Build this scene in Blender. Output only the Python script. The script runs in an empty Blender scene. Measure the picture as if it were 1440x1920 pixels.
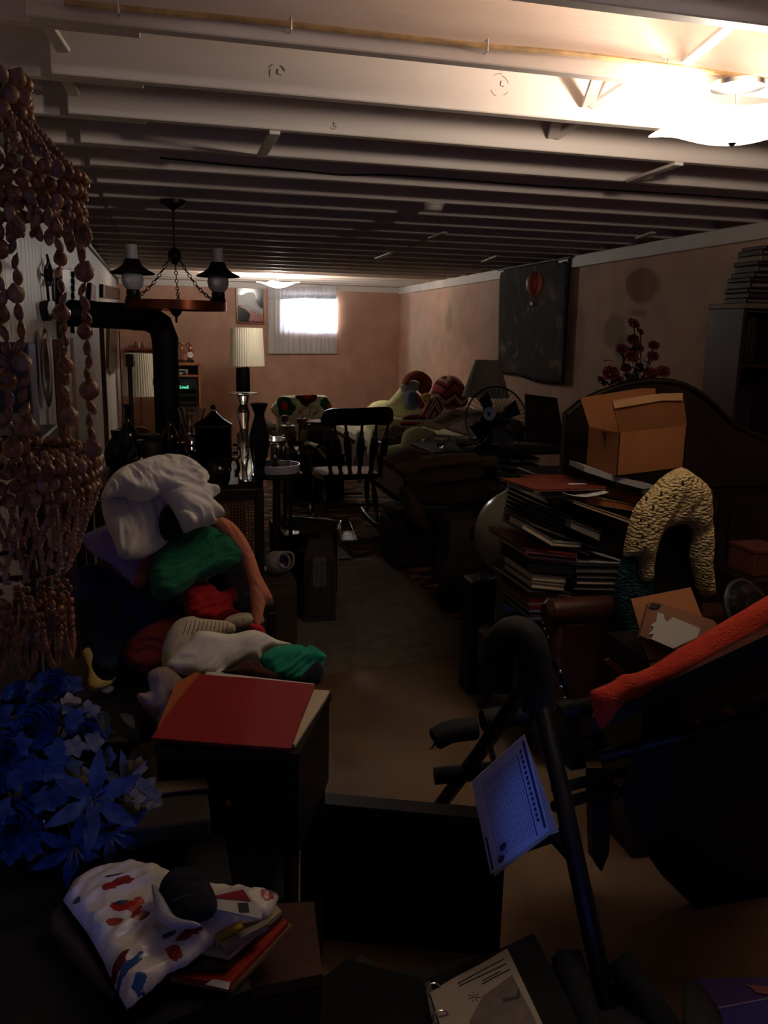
import bpy, bmesh, math, random
from mathutils import Vector, Matrix, noise, geometry, Euler
random.seed(7)
S = bpy.context.scene
COL = S.collection
PI = math.pi
# ------------------------------------------------------------------ camera
CH = 1.5                                   # camera height
F = 1589.16                                # focal length in pixels of the 1440x1920 frame
RX = Vector((0.96798312, -0.03242274, 0.24891251))
RY = Vector((-0.2502507, -0.20198806, 0.94687666))
RZ = Vector((0.01957702, -0.97885116, -0.20363485))
cd = bpy.data.cameras.new('camera'); cam = bpy.data.objects.new('camera', cd); COL.objects.link(cam)
cd.sensor_fit = 'VERTICAL'; cd.sensor_height = 24.0; cd.lens = 24.0*F/1920
cd.clip_start = 0.05; cd.clip_end = 60
cam.matrix_world = Matrix(((RX[0], -RX[1], -RX[2], 0), (RY[0], -RY[1], -RY[2], 0), (RZ[0], -RZ[1], -RZ[2], CH), (0, 0, 0, 1)))
S.camera = cam
# ------------------------------------------------------------------ world, exposure, lights
w = bpy.data.worlds.new('world'); S.world = w; w.use_nodes = True
w.node_tree.nodes['Background'].inputs[0].default_value = (0.5, 0.6, 0.9, 1)
w.node_tree.nodes['Background'].inputs[1].default_value = 0.0025
S.view_settings.view_transform = 'Standard'; S.view_settings.look = 'None'
S.view_settings.gamma = 1; S.view_settings.use_curve_mapping = False
S.view_settings.exposure = 0.0

def light(name, kind, loc, power, color, size=0.05, rot=None, size_y=None, target=None, spot=None):
    d = bpy.data.lights.new(name, kind); d.energy = power; d.color = color
    if kind == 'AREA':
        d.size = size
        if size_y: d.shape = 'RECTANGLE'; d.size_y = size_y
    else: d.shadow_soft_size = size
    if spot: d.spot_size = spot; d.spot_blend = 0.4
    o = bpy.data.objects.new(name, d); COL.objects.link(o); o.location = loc
    if target is not None: o.rotation_euler = (Vector(target)-Vector(loc)).to_track_quat('-Z', 'Y').to_euler()
    elif rot: o.rotation_euler = rot
    return o
WARM = (1.0, 0.86, 0.72)
LAMP1 = Vector((1.407, 1.985, 2.062)); LAMP2 = Vector((1.27, 9.6, 2.06))
light('near_lamp_light', 'POINT', LAMP1+Vector((0, 0, 0.0)), 33, WARM, 0.035)
light('far_lamp_light', 'POINT', LAMP2+Vector((0, 0, 0.0)), 60, (1.0, 0.93, 0.84), 0.04)
# blue light added for an assumed source out of view behind the photographer
light('assumed_blue_light', 'AREA', (-0.10, -1.25, 1.30), 1.7, (0.10, 0.22, 1.0), 0.32, size_y=0.32, target=(0.35, 1.6, 0.85))
# added spots: blue on the sheets and bouquet, neutral on the panelled wall
light('added_blue_spot', 'SPOT', (-0.15, -1.30, 1.12), 52, (0.09, 0.20, 1.0), 0.03, target=(0.93, 1.56, 0.46), spot=math.radians(9.5))
light('added_blue_spot_2', 'SPOT', (-0.22, -1.30, 1.30), 27, (0.09, 0.20, 1.0), 0.03, target=(-0.27, 1.42, 0.70), spot=math.radians(11))
light('added_wall_spot', 'SPOT', (2.60, -1.20, 1.95), 60, (1.0, 0.95, 0.93), 0.08, target=(-0.5, 3.75, 1.78), spot=math.radians(17))
# daylight behind the curtains of the far window
light('far_window_daylight', 'AREA', (1.98, 11.60, 1.80), 75, (0.86, 0.92, 1.0), 0.62, size_y=0.34, rot=(-PI/2, 0, 0))

# ------------------------------------------------------------------ pixel rays -> points of the place
def ray(px, py):
    v = Vector((px-720, py-960, F)); return Vector((RX.dot(v), RY.dot(v), RZ.dot(v)))
O = Vector((0, 0, CH))
def PY(px, py, y): d = ray(px, py); return O+d*(y/d.y)
def PX(px, py, x): d = ray(px, py); return O+d*(x/d.x)
def PZ(px, py, z): d = ray(px, py); return O+d*((z-CH)/d.z)
def PP(px, py, p, n): d = ray(px, py); return O+d*((p-O).dot(n)/d.dot(n))

# ------------------------------------------------------------------ materials
MATS = {}
def lin(c):
    return tuple(((v/255)/12.92 if v/255 <= 0.04045 else ((v/255+0.055)/1.055)**2.4) for v in c)
def mat(name, rgb, rough=0.8, var=0.0, vscale=8, metal=0.0, bump=0.0, bscale=60, emit=None, estr=0, alpha=1, trans=0, spec=None, rgb2=None, sheen=0, stretch=None, ior=None, coat=0):
    """rgb in sRGB 0-255 surface colour"""
    if name in MATS: return MATS[name]
    m = bpy.data.materials.new(name); m.use_nodes = True; nt = m.node_tree; N = nt.nodes; L = nt.links
    b = N['Principled BSDF']; c = lin(rgb)
    b.inputs['Base Color'].default_value = (*c, 1); b.inputs['Roughness'].default_value = rough; b.inputs['Metallic'].default_value = metal
    if trans: b.inputs['Transmission Weight'].default_value = trans
    if alpha < 1: b.inputs['Alpha'].default_value = alpha
    if spec is not None: b.inputs['Specular IOR Level'].default_value = spec
    if sheen: b.inputs['Sheen Weight'].default_value = sheen
    if coat: b.inputs['Coat Weight'].default_value = coat
    if ior: b.inputs['IOR'].default_value = ior
    if emit: b.inputs['Emission Color'].default_value = (*emit, 1); b.inputs['Emission Strength'].default_value = estr
    tc = N.new('ShaderNodeTexCoord'); src = tc.outputs['Object']
    if stretch:
        mp = N.new('ShaderNodeMapping'); mp.inputs['Scale'].default_value = stretch; L.new(src, mp.inputs[0]); src = mp.outputs[0]
    if var or rgb2:
        n = N.new('ShaderNodeTexNoise'); n.inputs['Scale'].default_value = vscale; n.inputs['Detail'].default_value = 5; L.new(src, n.inputs['Vector'])
        r = N.new('ShaderNodeValToRGB'); L.new(n.outputs[0], r.inputs[0])
        c2 = lin(rgb2) if rgb2 else tuple(x*(1-var) for x in c)
        c1 = c if rgb2 else tuple(min(1, x*(1+var)) for x in c)
        r.color_ramp.elements[0].position = 0.35; r.color_ramp.elements[1].position = 0.65
        r.color_ramp.elements[0].color = (*c2, 1); r.color_ramp.elements[1].color = (*c1, 1)
        L.new(r.outputs[0], b.inputs['Base Color'])
    if bump:
        n = N.new('ShaderNodeTexNoise'); n.inputs['Scale'].default_value = bscale; n.inputs['Detail'].default_value = 4; L.new(src, n.inputs['Vector'])
        bp = N.new('ShaderNodeBump'); bp.inputs['Strength'].default_value = bump; bp.inputs['Distance'].default_value = 0.01
        L.new(n.outputs[0], bp.inputs['Height']); L.new(bp.outputs[0], b.inputs['Normal'])
    MATS[name] = m; return m
def nodes(m): return m.node_tree.nodes, m.node_tree.links, m.node_tree.nodes['Principled BSDF']
def M(*a, **k): return mat(*a, **k)

# ------------------------------------------------------------------ mesh builder
class MB:
    def __init__(s): s.v = []; s.f = []; s.mi = []; s.cur = 0
    def add(s, vs, fs):
        o = len(s.v); s.v += [tuple(v) for v in vs]; s.f += [tuple(i+o for i in f) for f in fs]; s.mi += [s.cur]*len(fs); return s
    def box(s, c, size, R=None, bev=0.0):
        c = Vector(c); hx, hy, hz = size[0]/2, size[1]/2, size[2]/2
        if bev <= 0 or min(size) < 2.2*bev:
            vs = [Vector((x, y, z)) for x in (-hx, hx) for y in (-hy, hy) for z in (-hz, hz)]
            fs = [(0, 1, 3, 2), (4, 6, 7, 5), (0, 4, 5, 1), (2, 3, 7, 6), (0, 2, 6, 4), (1, 5, 7, 3)]
        else:
            vs = []; ix = {}
            for sx in (-1, 1):
                for sy in (-1, 1):
                    for sz in (-1, 1):
                        for k in range(3):
                            d = [hx-bev, hy-bev, hz-bev]; d[k] += bev
                            ix[(sx, sy, sz, k)] = len(vs); vs.append(Vector((sx*d[0], sy*d[1], sz*d[2])))
            fs = []
            for k in range(3):
                a, b_ = [(1, 2), (0, 2), (0, 1)][k]
                for sg in (-1, 1):
                    q = []
                    for ua, ub in ((-1, -1), (1, -1), (1, 1), (-1, 1)):
                        t = [0, 0, 0]; t[k] = sg; t[a] = ua; t[b_] = ub; q.append(ix[(*t, k)])
                    fs.append(tuple(q))
            for k in range(3):
                a, b_ = [(1, 2), (0, 2), (0, 1)][k]
                for ua in (-1, 1):
                    for ub in (-1, 1):
                        t0 = [0, 0, 0]; t0[a] = ua; t0[b_] = ub; t1 = list(t0); t0[k] = -1; t1[k] = 1
                        fs.append((ix[(*t0, a)], ix[(*t1, a)], ix[(*t1, b_)], ix[(*t0, b_)]))
            for sx in (-1, 1):
                for sy in (-1, 1):
                    for sz in (-1, 1): fs.append(tuple(ix[(sx, sy, sz, k)] for k in range(3)))
        if R is not None:
            if not isinstance(R, Matrix): R = Euler(R).to_matrix()
            vs = [R @ v for v in vs]
        return s.add([v+c for v in vs], fs)
    def mm(s, a, b, bev=0.0):
        a = Vector(a); b = Vector(b); return s.box((a+b)/2, [abs(b[i]-a[i]) for i in range(3)], None, bev)
    def tube(s, pts, r, n=8, cap=True, closed=False):
        pts = [Vector(p) for p in pts]; k = len(pts); rr = r if isinstance(r, (list, tuple)) else [r]*k
        vs = []; prev = None
        for i, p in enumerate(pts):
            if closed: t = pts[(i+1) % k]-pts[i-1]
            else: t = pts[min(i+1, k-1)]-pts[max(i-1, 0)]
            t.normalize()
            if prev is None:
                u = t.orthogonal().normalized()
            else:
                u = prev-t*prev.dot(t)
                u = u.normalized() if u.length > 1e-6 else t.orthogonal().normalized()
            prev = u; w_ = t.cross(u)
            for j in range(n):
                a = 2*PI*j/n; vs.append(p+(u*math.cos(a)+w_*math.sin(a))*rr[i])
        fs = []
        for i in range(k if closed else k-1):
            i2 = (i+1) % k
            for j in range(n): fs.append((i*n+j, i*n+(j+1) % n, i2*n+(j+1) % n, i2*n+j))
        if cap and not closed: fs.append(tuple(range(n))[::-1]); fs.append(tuple((k-1)*n+j for j in range(n)))
        return s.add(vs, fs)
    def lathe(s, prof, c=(0, 0, 0), n=20, R=None, cap=True, sx=1, sy=1):
        c = Vector(c); vs = []; m = len(prof)
        for r, z in prof:
            for j in range(n):
                a = 2*PI*j/n; v = Vector((r*math.cos(a)*sx, r*math.sin(a)*sy, z))
                if R is not None: v = (R if isinstance(R, Matrix) else Euler(R).to_matrix()) @ v
                vs.append(v+c)
        fs = [(i*n+j, i*n+(j+1) % n, (i+1)*n+(j+1) % n, (i+1)*n+j) for i in range(m-1) for j in range(n)]
        if cap: fs.append(tuple(range(n))[::-1]); fs.append(tuple((m-1)*n+j for j in range(n)))
        return s.add(vs, fs)
    def ell(s, c, r, n=10, m=7, R=None):
        if not isinstance(r, (list, tuple, Vector)): r = (r, r, r)
        c = Vector(c); vs = []; fs = []
        Rm = None if R is None else (R if isinstance(R, Matrix) else Euler(R).to_matrix())
        for i in range(1, m):
            th = PI*i/m
            for j in range(n):
                a = 2*PI*j/n; vs.append(Vector((r[0]*math.sin(th)*math.cos(a), r[1]*math.sin(th)*math.sin(a), r[2]*math.cos(th))))
        vs.append(Vector((0, 0, r[2]))); vs.append(Vector((0, 0, -r[2])))
        for i in range(m-2):
            for j in range(n): fs.append((i*n+j, (i+1)*n+j, (i+1)*n+(j+1) % n, i*n+(j+1) % n))
        T = len(vs)-2
        for j in range(n): fs.append((T, j, (j+1) % n)); fs.append((T+1, (m-2)*n+(j+1) % n, (m-2)*n+j))
        if Rm is not None: vs = [Rm @ v for v in vs]
        return s.add([v+c for v in vs], fs)
    def prism(s, poly, d):
        """poly: list of 3-D points in one plane, extruded by vector d"""
        n = len(poly); d = Vector(d); poly = [Vector(p) for p in poly]
        vs = poly+[p+d for p in poly]
        fs = [tuple(range(n))[::-1], tuple(range(n, 2*n))]+[(i, (i+1) % n, n+(i+1) % n, n+i) for i in range(n)]
        return s.add(vs, fs)
    def quad(s, a, b, c, d): return s.add([a, b, c, d], [(0, 1, 2, 3)])
    def build(s, name, m, parent=None, smooth=False, mats=None, origin=None):
        me = bpy.data.meshes.new(name); vs = s.v
        if origin is None and vs:
            xs = [min(v[i] for v in vs) for i in range(3)]; xe = [max(v[i] for v in vs) for i in range(3)]
            origin = ((xs[0]+xe[0])/2, (xs[1]+xe[1])/2, xs[2])
        o0 = Vector(origin)
        me.from_pydata([tuple(Vector(v)-o0) for v in vs], [], s.f); me.materials.append(m)
        for x in (mats or []): me.materials.append(x)
        if mats:
            for p, i in zip(me.polygons, s.mi): p.material_index = i
        bm = bmesh.new(); bm.from_mesh(me); bmesh.ops.recalc_face_normals(bm, faces=bm.faces); bm.to_mesh(me); bm.free()
        if smooth:
            for p in me.polygons: p.use_smooth = True
            try: me.set_sharp_from_angle(angle=0.7 if smooth is True else smooth)
            except Exception: pass
        o = bpy.data.objects.new(name, me); COL.objects.link(o)
        if parent is not None:
            o.parent = parent; o.location = o0-wloc(parent)
        else: o.location = o0
        return o
def wloc(o):
    l = Vector(o.location)
    while o.parent: o = o.parent; l += Vector(o.location)
    return l
def tag(o, label, cat, group=None):
    o['label'] = label; o['category'] = cat
    if group: o['group'] = group
    return o
def thing(name, loc, label, cat, group=None):
    o = bpy.data.objects.new(name, None); COL.objects.link(o); o.location = loc; o.empty_display_size = 0.05
    return tag(o, label, cat, group)
def struct(name, mb, m, parent=None, **k):
    o = mb.build(name, m, parent, **k)
    o['kind'] = 'structure'
    return o
def share(o, name, parent, loc, rot=(0, 0, 0), scale=(1, 1, 1), m=None):
    """another piece with the same mesh data"""
    c = bpy.data.objects.new(name, o.data); COL.objects.link(c); c.parent = parent
    c.location = Vector(loc)-wloc(parent) if parent else loc; c.rotation_euler = rot; c.scale = scale
    return c
def stuff(o): o['kind'] = 'stuff'; return o
def smoothloop(pts, k=4):
    n = len(pts); out = []
    for i in range(n):
        p0, p1, p2, p3 = pts[i-1], pts[i], pts[(i+1) % n], pts[(i+2) % n]
        for j in range(k):
            t = j/k; out.append(0.5*((2*p1)+(-p0+p2)*t+(2*p0-5*p1+4*p2-p3)*t*t+(-p0+3*p1-3*p2+p3)*t**3))
    return out
def spline(pts, k=6):
    pts = [Vector(p) for p in pts]; n = len(pts); out = []
    for i in range(n-1):
        p0, p1, p2, p3 = pts[max(i-1, 0)], pts[i], pts[i+1], pts[min(i+2, n-1)]
        for j in range(k):
            t = j/k; out.append(0.5*((2*p1)+(-p0+p2)*t+(2*p0-5*p1+4*p2-p3)*t*t+(-p0+3*p1-3*p2+p3)*t**3))
    out.append(pts[-1]); return out
def puff_mb(pts, n, tf, tb, fold=0.0, fs=(10, 30), ang=0.0, seed=0, edge=None, res=None, smooth=3, sag=0.0):
    """soft body: closed outline in a plane (normal n), filled out on both sides, with cloth folds.
    tf/tb = thickness towards n / away from it."""
    n = n.normalized(); c = sum(pts, Vector())/len(pts)
    u = Vector((1, 0, 0)) if abs(n.x) < 0.8 else Vector((0, 1, 0)); u = (u-n*u.dot(n)).normalized(); v = n.cross(u)
    p2 = [Vector(((p-c).dot(u), (p-c).dot(v))) for p in pts]
    if smooth > 1: p2 = smoothloop(p2, smooth)
    xs = [p.x for p in p2]; ys = [p.y for p in p2]; W = max(xs)-min(xs); H = max(ys)-min(ys)
    res = res or max(math.sqrt(W*H)/26, 0.003); E = edge or min(W, H)*0.3
    # densify the boundary
    bd = []
    for i in range(len(p2)):
        a, b = p2[i], p2[(i+1) % len(p2)]; k = max(1, int((b-a).length/res+0.5))
        for j in range(k): bd.append(a.lerp(b, j/k))
    inn = []
    def inside(q):
        r = False; j = len(bd)-1
        for i in range(len(bd)):
            a, b = bd[i], bd[j]
            if (a.y > q.y) != (b.y > q.y) and q.x < (b.x-a.x)*(q.y-a.y)/(b.y-a.y)+a.x: r = not r
            j = i
        return r
    def dist(q):
        m = 9
        for i in range(len(bd)):
            a = bd[i]; b = bd[(i+1) % len(bd)]; ab = b-a; L2 = ab.length_squared
            t = 0 if L2 == 0 else max(0, min(1, (q-a).dot(ab)/L2)); m = min(m, (a+ab*t-q).length_squared)
        return math.sqrt(m)
    y = min(ys)+res/2; row = 0
    while y < max(ys):
        x = min(xs)+(res/2 if row % 2 else res)
        while x < max(xs):
            q = Vector((x, y))
            if inside(q):
                d = dist(q)
                if d > res*0.45: inn.append((q, d))
            x += res
        y += res*0.87; row += 1
    vs = bd+[q for q, _ in inn]; ds = [0]*len(bd)+[d for _, d in inn]
    nb = len(bd)
    r = geometry.delaunay_2d_cdt(vs, [(i, (i+1) % nb) for i in range(nb)], [], 1, 1e-6)
    V2, F2, orig = r[0], r[2], r[3]
    dd = [min((ds[o] for o in og if o < len(ds)), default=0) for og in orig]
    ca, sa = math.cos(ang), math.sin(ang); front = []; back = []
    for q, d in zip(V2, dd):
        t = min(1, d/E); pr = math.sqrt(max(0, 1-(1-t)**2))
        a = q.x*ca+q.y*sa; b = -q.x*sa+q.y*ca
        f = 0
        if fold:
            w_ = noise.noise(Vector((a*fs[0]*0.7, b*fs[0]*0.7, seed+5)))*0.06
            n1 = noise.noise(Vector((a*fs[0], (b+w_)*fs[1], seed*3.1)))
            n2 = noise.noise(Vector((a*fs[0]*2.3+7, (b+w_)*fs[1]*2.1, seed*1.7)))
            f = ((1-abs(n1)*2.6)*0.65+(1-abs(n2)*2.6)*0.35)
            f = f*fold*min(1, t*1.6+0.12)
        s_ = c+u*q.x+v*q.y
        front.append(s_+n*(tf*pr+f)); back.append(s_-n*(tb*pr)+n*(f*0.5 if d == 0 else 0))
    N0 = len(front); mb = MB(); idx = list(range(N0)); bi = []
    allv = list(front)
    for i in range(N0):
        if dd[i] <= 0: bi.append(i)
        else: bi.append(len(allv)); allv.append(back[i])
    fcs = [tuple(f) for f in F2]+[tuple(bi[i] for i in reversed(f)) for f in F2]
    mb.add(allv, fcs); return mb
NEG = Vector((0, -1, 0))
def puff(name, m, px, y, tf, tb, fold=0, parent=None, lean=0.0, yaw=0.0, horiz=None, label=None, cat=None, group=None, **k):
    """soft thing whose outline is given by sight lines cut by a plane at depth y (lean = tilt back, yaw = turn) or at height horiz"""
    cx = sum(p[0] for p in px)/len(px); cy = sum(p[1] for p in px)/len(px)
    if horiz is not None: p0 = PZ(cx, cy, horiz); n = Vector((0, -math.sin(lean), math.cos(lean)))
    else: p0 = PY(cx, cy, y); n = Vector((math.sin(yaw)*math.cos(lean), -math.cos(yaw)*math.cos(lean), math.sin(lean)))
    pts = [PP(a, b, p0, n) for a, b in px]
    if 'ang' in k: k['ang'] = k['ang']
    o = puff_mb(pts, n, tf, tb, fold, **k).build(name, m, parent, smooth=3.0)
    if label: tag(o, label, cat, group)
    return o
def text_part(txt, name, m, parent, loc, R, size, depth=0.0008, align='CENTER'):
    cu = bpy.data.curves.new(name, 'FONT'); cu.body = txt; cu.size = size; cu.extrude = depth; cu.align_x = align; cu.align_y = 'CENTER'; cu.resolution_u = 2
    t = bpy.data.objects.new(name, cu); COL.objects.link(t)
    dg = bpy.context.evaluated_depsgraph_get(); dg.update()
    me = bpy.data.meshes.new_from_object(t.evaluated_get(dg)); bpy.data.objects.remove(t)
    me.materials.clear(); me.materials.append(m)
    o = bpy.data.objects.new(name, me); COL.objects.link(o); o.parent = parent
    o.location = Vector(loc)-wloc(parent)
    o.rotation_euler = R.to_euler() if isinstance(R, Matrix) else R
    return o

def crop(ox, oy, k, pts): return [(ox+x/k, oy+y/k) for x, y in pts]
def zigzag(name, cols, period=0.06, amp=0.5, wave=0.08, axis=0):
    """knitted zigzag stripes"""
    m = mat(name, cols[0], rough=0.95, bump=0.6, bscale=150); N, L, b = nodes(m)
    tc = N.new('ShaderNodeTexCoord'); sp_ = N.new('ShaderNodeSeparateXYZ'); L.new(tc.outputs['Object'], sp_.inputs[0])
    pg = N.new('ShaderNodeMath'); pg.operation = 'PINGPONG'; pg.inputs[1].default_value = wave/2; L.new(sp_.outputs[axis], pg.inputs[0])
    ma = N.new('ShaderNodeMath'); ma.operation = 'MULTIPLY_ADD'; ma.inputs[1].default_value = amp*2; L.new(pg.outputs[0], ma.inputs[0]); L.new(sp_.outputs[2], ma.inputs[2])
    dv = N.new('ShaderNodeMath'); dv.operation = 'DIVIDE'; dv.inputs[1].default_value = period; L.new(ma.outputs[0], dv.inputs[0])
    fr_ = N.new('ShaderNodeMath'); fr_.operation = 'FRACT'; L.new(dv.outputs[0], fr_.inputs[0])
    cr_ = N.new('ShaderNodeValToRGB'); cr_.color_ramp.interpolation = 'CONSTANT'; L.new(fr_.outputs[0], cr_.inputs[0])
    e = cr_.color_ramp.elements; e[0].color = (*lin(cols[0]), 1); e[1].position = 1/len(cols); e[1].color = (*lin(cols[1]), 1)
    for i in range(2, len(cols)): q_ = e.new(i/len(cols)); q_.color = (*lin(cols[i]), 1)
    L.new(cr_.outputs[0], b.inputs['Base Color']); return m

# ================================================================== THE SETTING
XL, XR, YF, YB, ZJ, ZC = -0.50, 3.15, 11.34, -1.55, 2.13, 2.37
# --- materials of the setting
def wall_mat(name, base, grime, amount, spots=()):
    m = mat(name, base, rough=0.75, bump=0.25, bscale=9); N, L, b = nodes(m)
    b.inputs['Specular IOR Level'].default_value = 0.3
    g = N.new('ShaderNodeNewGeometry')
    n = N.new('ShaderNodeTexNoise'); n.inputs['Scale'].default_value = 0.9; n.inputs['Detail'].default_value = 8; n.inputs['Roughness'].default_value = 0.62; L.new(g.outputs['Position'], n.inputs['Vector'])
    r = N.new('ShaderNodeValToRGB'); r.color_ramp.elements[0].position = 0.42; r.color_ramp.elements[1].position = 0.62; L.new(n.outputs[0], r.inputs[0])
    mu = N.new('ShaderNodeMath'); mu.operation = 'MULTIPLY'; mu.inputs[1].default_value = amount; L.new(r.outputs[0], mu.inputs[0])
    mx = N.new('ShaderNodeMixRGB'); mx.inputs[1].default_value = (*lin(base), 1); mx.inputs[2].default_value = (*lin(grime), 1); L.new(mu.outputs[0], mx.inputs[0])
    n2 = N.new('ShaderNodeTexNoise'); n2.inputs['Scale'].default_value = 5; n2.inputs['Detail'].default_value = 6; L.new(g.outputs['Position'], n2.inputs['Vector'])
    m2 = N.new('ShaderNodeMapRange'); m2.inputs[1].default_value = 0.3; m2.inputs[2].default_value = 0.75; m2.inputs[3].default_value = 0.82; m2.inputs[4].default_value = 1.08; L.new(n2.outputs[0], m2.inputs[0])
    v = N.new('ShaderNodeVectorMath'); v.operation = 'SCALE'; L.new(mx.outputs[0], v.inputs[0]); L.new(m2.outputs[0], v.inputs['Scale'])
    last = v.outputs[0]
    for (c, rad, strength) in spots:
        # a darker blotch with its own shape on the plaster
        s1 = N.new('ShaderNodeVectorMath'); s1.operation = 'SUBTRACT'; L.new(g.outputs['Position'], s1.inputs[0]); s1.inputs[1].default_value = c
        s2 = N.new('ShaderNodeVectorMath'); s2.operation = 'DIVIDE'; L.new(s1.outputs[0], s2.inputs[0]); s2.inputs[1].default_value = rad
        ln = N.new('ShaderNodeVectorMath'); ln.operation = 'LENGTH'; L.new(s2.outputs[0], ln.inputs[0])
        ad = N.new('ShaderNodeMath'); ad.operation = 'MULTIPLY_ADD'; L.new(n2.outputs[0], ad.inputs[0]); ad.inputs[1].default_value = 0.5; L.new(ln.outputs['Value'], ad.inputs[2])
        mr = N.new('ShaderNodeMapRange'); mr.inputs[1].default_value = 1.05; mr.inputs[2].default_value = 1.35; mr.inputs[3].default_value = strength; mr.inputs[4].default_value = 1.0; L.new(ad.outputs[0], mr.inputs[0])
        sc = N.new('ShaderNodeVectorMath'); sc.operation = 'SCALE'; L.new(last, sc.inputs[0]); L.new(mr.outputs[0], sc.inputs['Scale']); last = sc.outputs[0]
    L.new(last, b.inputs['Base Color']); return m
sp = []
for px, py, a, c_, s_ in ((1152, 622, 0.17, 0.13, 0.62), (1172, 655, 0.15, 0.10, 0.68), (1078, 640, 0.16, 0.30, 0.7), (842, 600, 0.12, 0.14, 0.75)):
    q = PX(px, py, XR); sp.append(((q.x, q.y, q.z), (1.0, a, c_), s_))
m_wr = wall_mat('pink_plaster_grimy', (206, 160, 136), (186, 162, 138), 0.85, sp)
m_wf = wall_mat('pink_plaster', (192, 150, 128), (176, 134, 114), 0.6)
m_white = mat('white_painted_wood', (208, 196, 186), rough=0.55, var=0.06, vscale=3, bump=0.15, bscale=14)
m_joist = mat('white_painted_joist', (206, 192, 182), rough=0.6, var=0.05, vscale=2.5, bump=0.12, bscale=20, stretch=(0.3, 1, 3))
m_board = mat('white_beadboard', (196, 190, 182), rough=0.5, var=0.05, vscale=5)
m_conc = mat('stained_concrete', (150, 122, 92), rough=0.42, var=0.14, vscale=2.2, bump=0.1, bscale=12, rgb2=(112, 88, 66))
m_black = mat('matt_black', (14, 13, 13), rough=0.7)
m_blackg = mat('gloss_black', (10, 10, 10), rough=0.22)
m_dark = mat('dark_wood', (38, 22, 15), rough=0.45, var=0.2, vscale=6, stretch=(1, 1, 8))
m_wood = mat('brown_wood', (120, 72, 42), rough=0.5, var=0.2, vscale=5, stretch=(1, 1, 0.2))
m_steel = mat('bright_steel', (190, 190, 190), rough=0.2, metal=1)
m_brass = mat('aged_brass', (150, 100, 50), rough=0.35, metal=1)
m_glass = mat('clear_glass', (235, 240, 240), rough=0.03, trans=1.0, ior=1.45)
m_smoke = mat('smoky_glass', (70, 72, 78), rough=0.05, trans=0.75, ior=1.45)
m_paper = mat('white_paper', (215, 212, 205), rough=0.8)
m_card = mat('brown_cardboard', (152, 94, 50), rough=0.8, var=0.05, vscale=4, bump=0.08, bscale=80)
# --- floor
struct('floor', MB().mm((XL-0.3, YB-0.2, -0.1), (XR+0.3, YF+0.4, 0)), m_conc)
# --- walls
fl = struct('wall_left', MB().mm((XL-0.15, YB, 0), (XL-0.012, YF, ZC)), m_board)
bd = MB().mm((XL-0.011, 0, 0.0), (XL, 0.094, 2.10), bev=0.003)
b0 = None; yy = 2.3
while yy < YF-0.1:
    if b0 is None:
        b0 = MB().mm((XL-0.0115, yy, 0.002), (XL, yy+0.096, 2.125), bev=0.003).build('panel_board', m_board, fl)
        base = Vector(b0.location); base_y = yy
    else: c = share(b0, 'panel_board', fl, wloc(fl)+base+Vector((0, yy-base_y, 0)))
    yy += 0.0995
struct('wall_right', MB().mm((XR, YB, 0), (XR+0.15, YF, ZC)), m_wr)
# far wall with the opening of the small basement window
WX0, WX1, WZ0, WZ1 = 1.56, 2.29, 1.55, 1.96
struct('wall_far', MB().mm((XL-0.15, YF, 0), (WX0, YF+0.22, ZC)).mm((WX1, YF, 0), (XR+0.15, YF+0.22, ZC)).mm((WX0, YF, 0), (WX1, YF+0.22, WZ0)).mm((WX0, YF, WZ1), (WX1, YF+0.22, ZC)), m_wf)
wn = struct('window_1', MB().mm((WX0, YF+0.14, WZ0), (WX0+0.03, YF+0.18, WZ1)).mm((WX1-0.03, YF+0.14, WZ0), (WX1, YF+0.18, WZ1)).mm((WX0+0.03, YF+0.14, WZ0), (WX1-0.03, YF+0.18, WZ0+0.03)).mm((WX0+0.03, YF+0.14, WZ1-0.03), (WX1-0.03, YF+0.18, WZ1)).mm((1.91, YF+0.14, WZ0+0.03), (1.93, YF+0.18, WZ1-0.03)), m_white)
MB().mm((WX0+0.03, YF+0.157, WZ0+0.03), (1.91, YF+0.161, WZ1-0.03)).build('pane', mat('window_glass', (250, 250, 250), rough=0.0, alpha=0.25, spec=0.5), wn)
MB().mm((1.93, YF+0.157, WZ0+0.03), (WX1-0.03, YF+0.161, WZ1-0.03)).build('pane', MATS['window_glass'], wn)
# back wall behind the photographer, with an added window opening for the assumed blue light
BX0, BX1, BZ0, BZ1 = -0.30, 0.10, 1.10, 1.50
struct('wall_back', MB().mm((XL-0.15, YB-0.15, 0), (BX0, YB, ZC)).mm((BX1, YB-0.15, 0), (XR+0.15, YB, ZC)).mm((BX0, YB-0.15, 0), (BX1, YB, BZ0)).mm((BX0, YB-0.15, BZ1), (BX1, YB, ZC)), m_wf)
# sill boards on top of the walls
for nm, a, b_ in (('trim_1', (XR-0.035, YB, 2.045), (XR, YF, 2.135)), ('trim_2', (XL+0.02, YF-0.035, 2.06), (XR-0.035, YF, 2.135)), ('trim_3', (XL, 2.3, 2.10), (XL+0.02, YF, 2.13))):
    struct(nm, MB().mm(a, b_, 0.004), m_white if nm != 'trim_3' else m_dark)
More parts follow.
